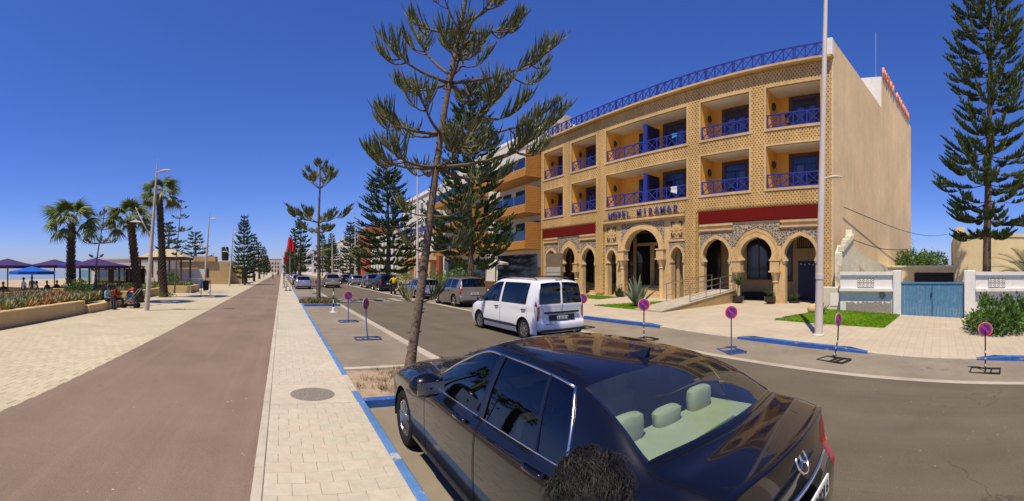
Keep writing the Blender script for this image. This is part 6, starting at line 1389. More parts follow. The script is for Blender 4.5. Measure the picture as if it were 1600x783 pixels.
SD = [(2.6, 3.46, 1.3, 5.0, 2.8, M_trim), (3.5, 4.6, 1.3, 5.0, 3.7, M_trim), (4.64, 6.6, 1.3, 5.0, 4.85, M_trim)]
SD = SD[1:]
DS = [(-.37, .1, .98, M_seatd, 0), (.37, .1, .98, M_seatd, 0)]
SUVA = [(-1.3, .40), (1.3, .40)]; HATA = [(-1.25, .36), (1.28, .36)]
champ = paint('champagne_paint', (0.27, 0.235, 0.185), .6, .3); silver = paint('silver_paint', (0.42, 0.43, 0.45), .7, .28); blk = paint('black_paint', (0.008, 0.008, 0.01)); grey = paint('grey_paint', (0.20, 0.21, 0.23), .6, .3); beige_p = paint('beige_paint', (0.35, 0.31, 0.25), .5, .3); bluec = paint('light_blue_paint', (0.30, 0.35, 0.44), .6, .3); whitec = MATS['van_white']
GR = 'cars along the street'
low_k = (4, 4)
def suv(lb, x, y, pm, pl='14672 B 6', rz=0, z=0.004): car('parked_car', lb, 'car', (x, y, z), rz, suv_st, pm, SW, SD, SUVA, .345, std_extra(pl, rails=True), GR, low_k, seats=DS, spokes=5, rear=[(0.28, .02), (0.36, .05), (0.55, .05), (0.66, .0), (0.86, 0), (0.95, 0)])
def hatch(lb, x, y, pm, pl='38105 A 6', rz=0, z=0.004): car('parked_car', lb, 'car', (x, y, z), rz, hat_st, pm, SW, SD, HATA, .31, std_extra(pl), GR, low_k, seats=[(a, b-.05, c-.1, m, h) for a, b, c, m, h in DS], spokes=6, rear=[(0.24, .02), (0.32, .06), (0.5, .06), (0.62, .02), (0.8, 0), (0.9, 0)])
suv('champagne off-roader with roof rails parked ahead of the white van', 10.15, 22.6, champ)
hatch('silver saloon parked half hidden by the slim leaning trunk', 10.2, 29.4, silver)
suv('black estate parked just past the scooter rider', 10.2, 41.0, blk)
suv('grey off-roader with pale roof parked ahead of the black estate', 10.2, 47.6, grey)
hatch('light blue-grey hatchback parked at the end of the far row', 10.2, 57.5, bluec)
suv('beige off-roader driving away in the middle of the road', 5.9, 50.0, beige_p, '76120 A 6')
hatch('black car driving away on the right of the road', 9.6, 63.0, blk)
hatch('silver hatchback parked behind the third slim pine by the promenade', 2.35, 46.8, silver)
hatch('dark car parked ahead of the silver hatchback by the promenade', 2.3, 57.0, blk)
hatch('white car parked third in the row by the promenade', 2.3, 63.0, whitec)
hatch('grey car parked fourth in the row by the promenade', 2.3, 69.0, grey)
hatch('pale blue car parked fifth in the row by the promenade', 2.3, 78.5, bluec)
# ------------------------------------------------------------------ lamps, signs, flags, bins
M_mast = mat('mast_paint', (0.45, 0.385, 0.30), 0.5, 0.08, 4, big=0.06); M_lens = mat('lamp_lens', (0.55, 0.54, 0.5), 0.25, 0.03)
def lamp_head(c, d, L=0.6):
    mb = MB(); d = Vector(d).normalized(); sd = d.cross(Vector((0, 0, 1))).normalized(); n = 10; vs = []; c = Vector(c)
    for i in range(n+1):
        u = i/n; w = 0.15*math.sin(PI*(0.12+0.88*u))**.6 if u < 1 else 0.02; h = 0.075*math.sin(PI*(.1+.9*u))**.7+.005; p = c+d*L*u+Vector((0, 0, .1*u-.06*u*u))
        vs += [p-sd*w, p+Vector((0, 0, h)), p+sd*w, p-Vector((0, 0, h*.4))]
    mb.add(vs, [(4*i+j, 4*i+(j+1) % 4, 4*i+4+(j+1) % 4, 4*i+4+j) for i in range(n) for j in range(4)]+[(0, 1, 2, 3), (4*n+3, 4*n+2, 4*n+1, 4*n)]); return mb
def prom_lamp(label, x, y):
    t = thing('street_lamp', label, 'street lamp', (x, y, 0.12), 0, 'leaning lamps along the promenade')
    mb = MB(); A = Vector((x, y, .12)); B = Vector((x+.5, y+.15, 7.35)); mb.tube([A.lerp(B, i/8) for i in range(9)], [.125, .115, .105, .1, .09, .075, .06, .04, .012], 10); mb.build('mast', M_mast, t, smooth=40)
    q = A.lerp(B, .905); mb = MB(); mb.tube([q, q+Vector((.16, 0, .03))], .03, 6); mb.build('bracket', M_mast, t); lamp_head(q+Vector((.12, 0, .02)), (1, .1, 0), .62).build('lamp_head', M_mast, t, smooth=50)
    q = A.lerp(B, .47); e = q+Vector((-.85, .05, 1.55)); mb = MB(); mb.tube([q, q.lerp(e, .5)+Vector((-.02, 0, -.02)), e], [.045, .035, .012], 8); mb.build('spur', M_mast, t, smooth=True)
    k = q.lerp(e, .5); mb = MB(); mb.tube([k, k+Vector((-.12, 0, .02))], .022, 6); mb.build('bracket', M_mast, t); lamp_head(k+Vector((-.1, 0, .02)), (-1, 0, 0), .62).build('lamp_head', M_mast, t, smooth=50)
for k, (x, y, lb) in enumerate([(-6.3, 18.9, 'first leaning lamp mast between the palms'), (-7.0, 37.4, 'second leaning lamp mast beside the dark bin'), (-6.4, 51, 'third leaning lamp mast just before the row of pines'), (-6.4, 66, 'fourth leaning lamp mast along the promenade'), (-6.4, 82, 'fifth leaning lamp mast along the promenade'), (-6.4, 98, 'sixth leaning lamp mast far down the promenade')]): prom_lamp(lb, x, y)
def tall_lamp(label, x, y, z0, lean=(0, 0), side=None, h=11.6, m=None):
    t = thing('street_lamp', label, 'street lamp', (x, y, z0), 0, 'tall lamps on the hotel side'); A = Vector((x, y, z0)); B = A+Vector((lean[0], lean[1], h)); mb = MB()
    mb.tube([A, A.lerp(B, .155), A.lerp(B, .156), A.lerp(B, .17), A.lerp(B, .171), A.lerp(B, .6), B], [.135, .13, .15, .15, .12, .095, .06], 14); mb.build('mast', M_pole, t, smooth=30)
    mb = MB(); mb.tube([B, B+Vector((-.5, 0, .35)), B+Vector((-1.3, 0, .42))], [.05, .045, .035], 8); mb.build('arm', M_pole, t, smooth=True); lamp_head(B+Vector((-1.25, 0, .38)), (-1, 0, 0), .7).build('lamp_head', M_mast, t, smooth=50)
    if side: q = A.lerp(B, .435); mb = MB(); mb.tube([q, q+Vector((.1, -.3, .03))], .028, 6); mb.build('bracket', M_pole, t); lamp_head(q+Vector((.05, -.16, 0)), side, .5).build('small_lamp', M_mast, t, smooth=50)
    mb = MB(); mb.lathe([(.2, z0), (.2, z0+.03), (.14, z0+.06)], 12, (x, y, 0)); mb.build('base_plate', M_pole, t)
M_pole = mat('pole_white', (0.56, 0.50, 0.44), 0.5, 0.06, 3, big=0.08)
tall_lamp('tall white lamp pole in front of the hotel corner', 12.9, 3.85, pz(12.9, 3.85), (.07, -.24), (.3, -.95, 0))
tall_lamp('tall lamp pole seen just behind the slim leaning trunk', 12.5, 37.2, .12)
tall_lamp('tall lamp pole before the red building', 12.6, 71, .12)
tall_lamp('tall lamp pole fourth along the far pavement', 12.6, 104, .12)
tall_lamp('tall lamp pole fifth along the far pavement', 12.6, 138, .12)
# portable no-parking signs
M_sred = mat('sign_red', (0.55, 0.025, 0.05), 0.5, 0.08, 6); M_sblue = mat('sign_blue', (0.045, 0.03, 0.26), 0.5, 0.08, 6); M_swhite = mat('sign_white', (0.66, 0.6, 0.62), 0.5, 0.08, 6)
M_pblue = mat('stand_blue', (0.03, 0.075, 0.24), 0.55, 0.15, 8); M_pwhite = mat('stand_white', (0.6, 0.58, 0.55), 0.6, 0.1, 8)
def no_parking(label, x, y, z, face, m, bend=(0, 0), h=1.02, bands=False, brot=0.0):
    t = thing('no_parking_sign', label, 'road sign', (x, y, z), 0, 'portable no parking signs'); f = Vector((math.cos(face), math.sin(face), 0)); r_ = Vector((-f.y, f.x, 0)); u = Vector((0, 0, 1)); top = Vector((x+bend[0], y+bend[1], z+h))
    mb = MB(); a, b = .36, .25; ca, sa = math.cos(brot), math.sin(brot); Q = lambda p, q: (x+p*ca-q*sa, y+p*sa+q*ca, z+.018)
    for p, q in (((-a, -b), (a, -b)), ((-a, b), (a, b)), ((-a, -b), (-a, b)), ((a, -b), (a, b)), ((0, -b), (0, b)), ((-a*.4, -b), (-a*.4, b))): mb.bar(Q(*p), Q(*q), .032, .032)
    mb.build('base_frame', m, t)
    mb = MB(); mid = Vector((x, y, z)).lerp(top, .55)+Vector((bend[0]*.35, bend[1]*.35, 0)); mb.tube([(x, y, z+.02), Vector((x, y, z)).lerp(mid, .6), mid, top], .018, 8); o = mb.build('pole', m, t)
    if bands:
        for k in range(3): q = Vector((x, y, z+.02)).lerp(mid, .2+.3*k); e = MB(); e.tube([q, q+Vector((0, 0, .05))], .0195, 8); e.build('band', M_pwhite, o)
    c = top-f*.0+u*.0
    def disc(R_, d0, d1, mm, nm, par):
        e = MB(); n = 28; vs = [c+f*d0]+[c+f*d0+(r_*math.cos(2*PI*k/n)+u*math.sin(2*PI*k/n))*R_ for k in range(n)]+[c+f*d1]+[c+f*d1+(r_*math.cos(2*PI*k/n)+u*math.sin(2*PI*k/n))*R_ for k in range(n)]
        e.add(vs, [(0, 1+k, 1+(k+1) % n) for k in range(n)]+[(n+1, n+2+(k+1) % n, n+2+k) for k in range(n)]+[(1+k, n+2+k, n+2+(k+1) % n, 1+(k+1) % n) for k in range(n)]); return e.build(nm, mm, par)
    p = disc(.178, -.004, .004, M_swhite, 'disc', t); disc(.17, .004, .0065, M_sred, 'red_ring', p); disc(.128, .0065, .009, M_sblue, 'blue_field', p)
    e = MB(); w = .024; dg = (r_*-.7071+u*.7071); pp = (r_*.7071+u*.7071); vs = [c+f*d+dg*sx*.127+pp*sy*w for d in (.009, .0115) for sx, sy in ((-1, -1), (1, -1), (1, 1), (-1, 1))]
    e.add(vs, [(0, 1, 2, 3), (7, 6, 5, 4), (0, 1, 5, 4), (1, 2, 6, 5), (2, 3, 7, 6), (3, 0, 4, 7)]); e.build('red_bar', M_sred, p)
tocam = lambda x, y: math.atan2(-y, -x)
no_parking('no-parking sign on a blue stand in the empty bay, its disc turned to the camera', 2.6, 16.2, .006, tocam(2.6, 16.2)+.2, M_pblue)
no_parking('no-parking sign on a bent blue stand in the empty bay, its disc seen almost edge-on', 2.5, 12.0, .006, tocam(2.5, 12)+1.05, M_pblue, (-.05, .02))
no_parking('no-parking sign on a black stand just behind the white van', 9.6, 11.0, g(9.6, 11)+.005, tocam(9.6, 11)+.1, M_iron, bands=True)
no_parking('no-parking sign on a black and white stand before the agave', 9.2, 7.85, g(9.2, 7.85)+.005, tocam(9.2, 7.85)-.15, M_iron, bands=True)
no_parking('no-parking sign on a blue leaning stand before the hotel ramp', 9.75, 5.3, g(9.75, 5.3)+.005, tocam(9.75, 5.3)+.3, M_pblue, (.05, .03), brot=1.0)
no_parking('no-parking sign on a black stand near the tall lamp pole, its disc edge-on', 10.25, 2.65, g(10.25, 2.65)+.005, tocam(10.25, 2.65)+1.1, M_iron, (.06, -.1), bands=True, brot=1.3)
no_parking('no-parking sign on a black stand before the oleander bush', 10.15, -1.1, g(10.15, -1.1)+.005, tocam(10.15, -1.1)+.1, M_iron, bands=True, brot=1.4)
no_parking('small far no-parking sign beside the silver hatchback', 3.0, 36, .006, tocam(3.0, 36), M_iron)
sp = thing('striped_post', 'black and white striped post on a round foot in the empty bay', 'post', (2.48, 19.9, 0))
mb = MB(); mb.lathe([(.2, .004), (.2, .025), (.1, .04), (.07, .22), (.03, .25)], 16, (2.48, 19.9, 0)); mb.build('foot', M_pwhite, sp)
for k in range(5): mb = MB(); mb.lathe([(.03, .25+.19*k), (.03, .44+.19*k)], 10, (2.48, 19.9, 0)); mb.build('band', M_iron if k % 2 == 0 else M_pwhite, sp)
for k, (x, y, lb) in enumerate([(.42, 39.3, 'short black post beside the large red flag'), (.3, 47, 'short black post second along the sidewalk'), (.75, 50, 'short black post with a round foot behind the flag pole'), (.3, 58, 'short black post farthest along the sidewalk')]):
    t = thing('bollard', lb, 'bollard', (x, y, .12), 0, 'short black posts on the sidewalk'); mb = MB(); mb.tube([(x, y, .12), (x, y, 1.0)], .035, 8); mb.build('post', M_iron, t); mb = MB(); mb.lathe([(.16, .12), (.16, .17), (.05, .2)], 12, (x, y, 0)); mb.build('foot', M_iron, t)
M_flag = mat('flag_red', (0.60, 0.025, 0.03), 0.7, 0.08, 3, tr=0.25)
def flag(x, y, h, s, label, seed):
    t = thing('flag', label, 'flag', (x, y, .12), 0, 'red flags along the sidewalk'); mb = MB(); mb.tube([(x, y, .12), (x, y, .12+h)], .03, 8); mb.build('pole', M_mast, t); mb = MB(); mb.lathe([(.18, .12), (.18, .18), (.05, .2)], 10, (x, y, 0)); mb.build('foot', M_iron, t)
    zt = .12+h; rr = random.Random(seed)
    mb = MB(); mb.grid(lambda u, v: (x+s*(-.06+(u-.32)*(0.25+.85*v**.8))*(1-.2*max(0, v-.75)*2), y+s*.16*math.sin(u*11+v*3)*(.3+v), zt+.05-s*(1.5*v)-s*.25*abs(u-.35)*v+.04*math.sin(u*9)), 26, 20); mb.build('cloth', M_flag, t, smooth=True)
flag(.79, 39.7, 5.0, .85, 'large limp red flag on a white pole at the sidewalk edge', 1); flag(.75, 74, 5.0, 1.0, 'smaller looking red flag farther along the sidewalk', 2); flag(.7, 100, 5.0, 1.0, 'farthest red flag along the sidewalk', 4)
bn = thing('litter_bin', 'dark hanging litter bin on posts by the second lamp mast', 'bin', (-5.9, 31.5, .12)); mb = MB(); mb.lathe([(.17, .5), (.22, .55), (.25, 1.2), (.26, 1.25), (.22, 1.25), (.2, .6), (.001, .58)], 16, (-5.75, 31.5, 0)); mb.build('bucket', mat('bin_green', (0.025, 0.03, 0.026), 0.6, 0.2, 8), bn, smooth=40)
for a in (-6.12, -5.42): mb = MB(); mb.tube([(a, 31.5, .12), (a, 31.5, 1.3)], .03, 8); mb.build('post', M_iron, bn)
mb = MB(); mb.tube([(-6.12, 31.5, 1.1), (-5.42, 31.5, 1.1)], .02, 6); mb.build('cross_bar', M_iron, bn)
# crowd barrier by the beige building
cbx = thing('crowd_barrier', 'grey steel crowd barrier before the low beige building', 'barrier', (-7.9, 40, .12)); mb = MB(); P = [(-9.0, 40, .2), (-9.0, 40, 1.2), (-6.9, 40, 1.2), (-6.9, 40, .2)]; mb.tube(P+[P[0]], .022, 6); mb.build('frame', M_steel, cbx)
for k in range(11): x = -8.85+.18*k; mb = MB(); mb.tube([(x, 40, .2), (x, 40, 1.2)], .01, 5); mb.build('bar', M_steel, cbx)
for a in (-8.8, -7.1): mb = MB(); mb.bar((a, 39.7, .14), (a, 40.3, .14), .04); mb.build('foot', M_steel, cbx)
# ------------------------------------------------------------------ promenade beds, cafe, people
M_pw = mat('planter_wall', (0.55, 0.41, 0.20), 0.85, 0.1, 3, bump=0.2, big=0.12)
def planter(label, walls, bed, seed, mats, n, s, h, plants=True):
    t = thing('flower_bed', label, 'flower bed', (walls[0][0], walls[0][1], .1))
    for (x0, y0, x1, y1, hh) in walls: mb = MB(); mb.cbox((x0, y0, .05), (x1, y1, .116+hh), .025); mb.build('wall', M_pw, t)
    x0, y0, x1, y1, zs = bed; mb = MB(); rr = random.Random(seed); mb.grid(lambda u, v: (lerp(x0, x1, u), lerp(y0, y1, v), zs+.08*math.sin(PI*u)*math.sin(PI*v)+rr.uniform(-.02, .02)), 12, 16); mb.build('soil', M_soil, t, smooth=True)
    mb = MB(); mb.keep = True
    for k in range(n):
        x, y = rr.uniform(x0+.1, x1-.1), rr.uniform(y0+.1, y1-.1); nl = rr.randint(8, 13); mi = 0 if math.sin(x*1.7+y*.9)+math.sin(y*.7-x)+rr.gauss(0, .5) > 0 else 1
        if rr.random() < .18: mi = 2
        sc = s*rr.uniform(.65, 1.25)
        for q in range(nl):
            a = q*2.399+rr.uniform(-.2, .2); el = rr.uniform(.35, 1.35); d = Vector((math.cos(a)*math.cos(el), math.sin(a)*math.cos(el), math.sin(el))); sd = Vector((-math.sin(a), math.cos(a), 0))*sc*.085; b = Vector((x, y, zs+.04)); m_ = b+d*sc*.6; e = b+d*sc+Vector((0, 0, .06*sc))
            up = Vector((0, 0, .03*sc)); mb.add([b-sd*.7, b+sd*.7, m_+sd+up, m_+sd*0-up*.4, m_-sd+up, e], [(0, 1, 2, 3), (0, 3, 4), (3, 2, 5), (4, 3, 5)], mi)
    stuff(mb.build('ground_cover', mats, t)); return t
M_cov = [mat('aloe_green', (0.22, 0.25, 0.075), 0.55, 0.3, 3, c2=(0.36, 0.37, 0.14)), mat('aloe_rust', (0.40, 0.20, 0.075), 0.6, 0.3, 3, c2=(0.52, 0.32, 0.13)), mat('aloe_grey', (0.32, 0.30, 0.18), 0.6, 0.3, 3, c2=(0.46, 0.42, 0.28))]
planter('long concrete bed of rust and green aloes along the promenade', [(-8.7, 4, -8.4, 16.6, .56), (-8.5, 16.61, -8.2, 22.3, .36), (-13.4, 4, -13.1, 22.3, .75)], (-13.05, 4, -8.72, 22.2, .5), 3, M_cov, 2600, .4, .4)
M_cov2 = [mat('bed_green', (0.14, 0.21, 0.04), 0.6, 0.3, 3, c2=(0.22, 0.30, 0.07)), mat('bed_yellow', (0.28, 0.27, 0.07), 0.6, 0.3, 3), M_cov[2]]
planter('low bed of bright green plants behind the seated people', [(-16, 25.5, -9.6, 25.8, .55), (-9.6, 25.5, -9.3, 33, .55)], (-15.9, 25.9, -9.7, 33, .45), 5, M_cov2, 700, .45, .4)
planter('pale concrete bed with dark shrubs past the tallest palm', [(-12, 34.5, -7.6, 34.8, .6), (-7.9, 34.81, -7.6, 38.3, .6)], (-12, 34.9, -8.0, 38.2, .5), 7, M_cov2, 260, .45, .4)
shrub(-9.6, 36, .5, .7, 1.3, 'round shrub in the pale bed past the tallest palm', 31, None, .16); shrub(-10.3, 19.6, .5, .8, .9, 'dark green shrub at the foot of the crooked thin pine', 32, None, .14)
shrub(-9.0, 23.9, .1, .5, .35, 'weedy tuft round the foot of the middle palm', 33, None, .12, 300); shrub(-8.3, 28.8, .1, .9, .3, 'weedy tuft round the foot of the tallest palm', 34, None, .12, 400)
mb = MB(); mb.cbox((-30, 24.2, 0), (-13.4, 24.5, .8), .03); tag(mb.build('terrace_wall', M_pw), 'low tan wall in front of the parasol terrace', 'wall')
# parasols
def parasol(label, x, y, z, R_, H, m, n=8, sq=False, pole=True):
    t = thing('parasol', label, 'parasol', (x, y, z), 0, 'parasols of the beach cafe'); mb = MB(); n = 4 if sq else 8; rim = [(x+R_*math.cos(2*PI*k/n+PI/4), y+R_*math.sin(2*PI*k/n+PI/4)) for k in range(n)]; vs = [(x, y, z+H+.5*R_/2.2)]; fs = []
    for f, dz in ((.5, .22), (1, 0)):
        for px, py in rim: vs.append((lerp(x, px, f), lerp(y, py, f), z+H+dz*R_/2.2))
    for px, py in rim: vs.append((px, py, z+H-.18))
    for k in range(n): k2 = (k+1) % n; fs += [(0, 1+k, 1+k2), (1+k, 1+n+k, 1+n+k2, 1+k2), (1+n+k, 1+2*n+k, 1+2*n+k2, 1+n+k2)]
    mb.add(vs, fs); mb.build('canopy', m, t); mb = MB(); mb.tube([(x, y, z), (x, y, z+H+.3)], .05, 8); mb.build('pole', M_brown, t)
    for k in range(n): mb = MB(); mb.tube([(x, y, z+H+.2*R_/2.2), (rim[k][0], rim[k][1], z+H-.01)], .015, 4); mb.build('rib', M_brown, t)
    mb = MB(); mb.lathe([(.35, z), (.35, z+.08), (.06, z+.1)], 14, (x, y, 0)); mb.build('foot', M_gut, t)
M_purp = mat('parasol_purple', (0.06, 0.035, 0.125), 0.8, 0.12, 2, tr=.15); M_pbl = mat('parasol_blue', (0.03, 0.04, 0.28), 0.8, 0.1, 2, tr=.2); M_pbr = mat('parasol_bright_blue', (0.02, 0.12, 0.55), 0.8, 0.1, 2, tr=.2)
for lb, px, d, zz, R_, H, m in [('purple parasol farthest to the edge of the picture', 12, 30, 0, 2.3, 2.35, M_purp), ('bright blue parasol standing in front of the purple ones', 50, 26, 0, 1.45, 1.95, M_pbr), ('purple parasol seen between the blue parasol and the bed palm', 85, 33, 0, 2.2, 2.4, M_purp), ('blue parasol half behind the bed palm trunk', 118, 32, 0, 1.9, 2.4, M_pbl), ('largest purple parasol beside the crooked thin pine', 150, 31, 0, 2.6, 2.35, M_purp)]:
    a = (px-440)/655; parasol(lb, d*math.sin(a), d*math.cos(a), zz, R_, H, m)
parasol('white cafe parasol under the cedar balconies', 18.6, 33.2, .12, 1.2, 2.6, mat('parasol_white', (0.62, 0.6, 0.56), 0.8, 0.05, 2, tr=.2))
pg = thing('pergola', 'dark timber pergola of the beach cafe behind the parasols', 'pergola', (-15.5, 36, 0)); part('roof', [((-18.5, 35, 2.3), (-13.2, 39, 2.45))], M_brown, pg)
for k in range(6):
    for y in (35.1, 38.9): part('post', [((-18.4+1.0*k, y-.07, 0), (-18.26+1.0*k, y+.07, 2.3))], M_dark, pg)
part('back_wall', [((-18.5, 38.99, .1), (-13.2, 39.1, 2.2))], M_brown, pg)
for k in range(3): part('glass_panel', [((-18.2+1.7*k, 35.05, .9), (-17.1+1.7*k, 35.09, 2.1))], G_bal, pg)
# people: a jointed skeleton grown into one skin
SKIN = mat('skin', (0.30, 0.165, 0.10), 0.6, 0.1, 9); M_hair = mat('hair_black', (0.012, 0.010, 0.009), 0.45, 0.3, 20); M_jean = mat('dark_jeans', (0.03, 0.035, 0.05), 0.85, 0.2, 9); M_shoe = mat('shoe_dark', (0.03, 0.027, 0.025), 0.7, 0.2, 9)
def cloth(nm, c): return mat('cloth_'+nm, c, 0.85, 0.14, 7)
POSES = {
 'stand': dict(pel=(0, 0, .93), sp=(0, .0, 1.12), ch=(0, .0, 1.33), nk=(0, 0, 1.47), hd=(0, .02, 1.56), tp=(0, .02, 1.68), sl=(.17, 0, 1.39), el=(.22, -.02, 1.12), wl=(.23, .06, .88), hl=(.225, .09, .80), sr=(-.17, 0, 1.39), er=(-.22, -.02, 1.12), wr=(-.23, .06, .88), hr=(-.225, .09, .80), pl=(.09, 0, .88), kl=(.10, .02, .48), al=(.10, -.01, .08), tl=(.10, .13, .04), pr=(-.09, 0, .88), kr=(-.10, .04, .48), ar=(-.11, -.02, .08), tr=(-.11, .12, .04)),
 'walk': dict(pel=(0, 0, .92), sp=(0, .01, 1.11), ch=(0, .02, 1.32), nk=(0, .03, 1.46), hd=(0, .05, 1.55), tp=(0, .05, 1.67), sl=(.17, .02, 1.38), el=(.22, -.10, 1.13), wl=(.22, -.06, .89), hl=(.21, -.02, .82), sr=(-.17, .02, 1.38), er=(-.22, .08, 1.13), wr=(-.21, .22, .94), hr=(-.2, .27, .88), pl=(.09, 0, .87), kl=(.10, .18, .50), al=(.10, .22, .09), tl=(.10, .35, .06), pr=(-.09, 0, .87), kr=(-.10, -.02, .47), ar=(-.10, -.26, .14), tr=(-.10, -.16, .05)),
 'sit': dict(pel=(0, 0, .10), sp=(0, .03, .28), ch=(0, .06, .48), nk=(0, .09, .62), hd=(0, .13, .70), tp=(0, .14, .82), sl=(.17, .07, .54), el=(.23, .12, .28), wl=(.15, .33, .22), hl=(.10, .40, .22), sr=(-.17, .07, .54), er=(-.23, .12, .28), wr=(-.15, .33, .22), hr=(-.10, .40, .22), pl=(.09, .06, .09), kl=(.12, .46, .10), al=(.12, .50, -.30), tl=(.12, .62, -.345), pr=(-.09, .06, .09), kr=(-.12, .46, .10), ar=(-.12, .46, -.30), tr=(-.12, .58, -.345)),
 'ride': dict(pel=(0, 0, .10), sp=(0, .02, .29), ch=(0, .05, .50), nk=(0, .06, .64), hd=(0, .09, .73), tp=(0, .09, .85), sl=(.18, .06, .56), el=(.28, .22, .36), wl=(.30, .46, .30), hl=(.29, .53, .30), sr=(-.18, .06, .56), er=(-.28, .22, .36), wr=(-.30, .46, .30), hr=(-.29, .53, .30), pl=(.10, .05, .09), kl=(.2, .40, .02), al=(.17, .36, -.40), tl=(.17, .48, -.43), pr=(-.10, .05, .09), kr=(-.2, .40, .02), ar=(-.17, .36, -.40), tr=(-.17, .48, -.43))}
BONES = [('pel', 'sp', 't'), ('sp', 'ch', 't'), ('ch', 'nk', 't'), ('nk', 'hd', 's'), ('hd', 'tp', 's'), ('ch', 'sl', 't'), ('sl', 'el', 'u'), ('el', 'wl', 'f'), ('wl', 'hl', 's'), ('ch', 'sr', 't'), ('sr', 'er', 'u'), ('er', 'wr', 'f'), ('wr', 'hr', 's'), ('pel', 'pl', 'l'), ('pl', 'kl', 'l'), ('kl', 'al', 'c'), ('al', 'tl', 'o'), ('pel', 'pr', 'l'), ('pr', 'kr', 'l'), ('kr', 'ar', 'c'), ('ar', 'tr', 'o')]
RAD = dict(pel=(.15, .11), sp=(.135, .10), ch=(.16, .11), nk=(.05, .05), hd=(.075, .085), tp=(.06, .07), sl=(.062, .062), el=(.045, .045), wl=(.033, .033), hl=(.04, .022), sr=(.062, .062), er=(.045, .045), wr=(.033, .033), hr=(.04, .022), pl=(.085, .085), kl=(.06, .06), al=(.042, .042), tl=(.045, .032), pr=(.085, .085), kr=(.06, .06), ar=(.042, .042), tr=(.045, .032))
BODY = {}
def body(pose, top, leg, sleeves, shorts=False):
    key = (pose, top.name, leg.name, sleeves, shorts)
    if key in BODY: return BODY[key]
    J = POSES[pose]; names = list(J); me = bpy.data.meshes.new('body'); me.from_pydata([J[n] for n in names], [(names.index(a), names.index(b)) for a, b, _ in BONES], []); o = bpy.data.objects.new('tmp', me)
    sk = o.modifiers.new('s', 'SKIN'); sk.use_smooth_shade = True; sk.branch_smoothing = .4; ss = o.modifiers.new('d', 'SUBSURF'); ss.levels = 2
    for i, n in enumerate(names): me.skin_vertices[0].data[i].radius = RAD[n]; me.skin_vertices[0].data[i].use_root = n == 'pel'
    out = realize(o); out.materials.clear()
    for m in (top, leg, SKIN, M_shoe): out.materials.append(m)
    mi = {'t': 0, 'u': 0, 'f': 0 if sleeves else 2, 's': 2, 'l': 1, 'c': 2 if shorts else 1, 'o': 3}
    segs = [(Vector(J[a]), Vector(J[b]), mi[c]) for a, b, c in BONES]
    for f in out.polygons:
        c = f.center; best = 9
        for a, b, m in segs:
            ab = b-a; t = cl((c-a).dot(ab)/ab.length_squared); d = (c-(a+ab*t)).length
            if d < best: best = d; f.material_index = m
        f.use_smooth = True
    BODY[key] = out; return out
def hair_mesh(pose, long=False, cap=None):
    J = POSES[pose]; h = (Vector(J['hd'])+Vector(J['tp']))/2; mb = MB(); rr = random.Random(5)
    mb.grid(lambda u, v: h+Vector((0, -.012, .012))+Vector((.088*math.cos(2*PI*u)*math.sin(v*2.0), (.105*math.sin(2*PI*u))*math.sin(v*2.0), .125*math.cos(v*2.0)))*(1+.03*math.sin(u*40)*math.sin(v*9)), 24, 8, skip=lambda u, v: 0.12 < u < 0.38 and v > 0.55)
    if long: mb.grid(lambda u, v: h+Vector((.1*math.cos(PI+PI*u), -.06-.075*math.sin(PI*u)*(1+.2*math.sin(u*30)), .04-.30*v)), 14, 6)
    return mb
def person(label, x, y, z, rz, pose, top, leg, sleeves=False, long=False, s=1.0, hair=None, shorts=False, group=None):
    t = thing('person', label, 'person', (x, y, z), rz, group); t.scale = (s, s, s); place(None, 'body', t, mesh=body(pose, top, leg, sleeves, shorts)); h = hair_mesh(pose, long).build('hair', hair or M_hair, t, smooth=True, world=False)
    J = POSES[pose]; c = (Vector(J['hd'])+Vector(J['tp']))/2; q = MB(); q.ball(c+Vector((0, .095, -.02)), (.014, .022, .022), 8, 6); q.build('nose', SKIN, t, smooth=True, world=False)
    for a in (-1, 1): q = MB(); q.ball(c+Vector((a*.03, .083, .008)), (.012, .008, .008), 8, 6); q.build('eye', M_hair, t, smooth=True, world=False); q = MB(); q.ball(c+Vector((a*.082, -.002, -.01)), (.012, .022, .03), 8, 6); q.build('ear', SKIN, t, smooth=True, world=False)
    return t
WT = .49
person('person in a light blue shirt with long dark hair sitting on the low wall', -8.35, 18.75, WT-.02, R(-100), 'sit', cloth('light_blue', (0.20, 0.42, 0.52)), M_jean, False, True, .95)
person('person in a red top sitting on the low wall beside the pushchair', -8.35, 19.75, WT-.02, R(-80), 'sit', cloth('red', (0.30, 0.03, 0.02)), cloth('dark_trousers', (0.02, 0.018, 0.02)), True, True, 1.0)
person('person in dark clothes sitting just behind the red top on the wall', -8.75, 19.25, WT+.05, R(-60), 'sit', cloth('black', (0.015, 0.014, 0.016)), M_jean, True, True, .98)
pc = thing('pushchair', 'black pushchair with a red hood standing before the low wall', 'pushchair', (-7.5, 19.9, .12)); X, Y = -7.5, 19.9
for a, b in ((-.25, -.35), (.25, -.35), (-.2, .35), (.2, .35)): mb = MB(); mb.lathe([(.03, -.025), (.085, -.03), (.115, -.02), (.115, .02), (.085, .03), (.03, .025)], 16, (X+b, Y+a, .235), 'Y'); mb.build('wheel', M_tyre, pc)
mb = MB()
for a in (-.24, .24): mb.tube([(X-.35, Y+a, .24), (X+.1, Y+a, .62), (X+.5, Y+a, 1.08)], .014, 6); mb.tube([(X+.35, Y+a*.85, .24), (X-.1, Y+a, .72)], .014, 6)
mb.tube([(X+.5, Y-.24, 1.08), (X+.5, Y+.24, 1.08)], .016, 6); mb.build('frame', M_steel, pc)
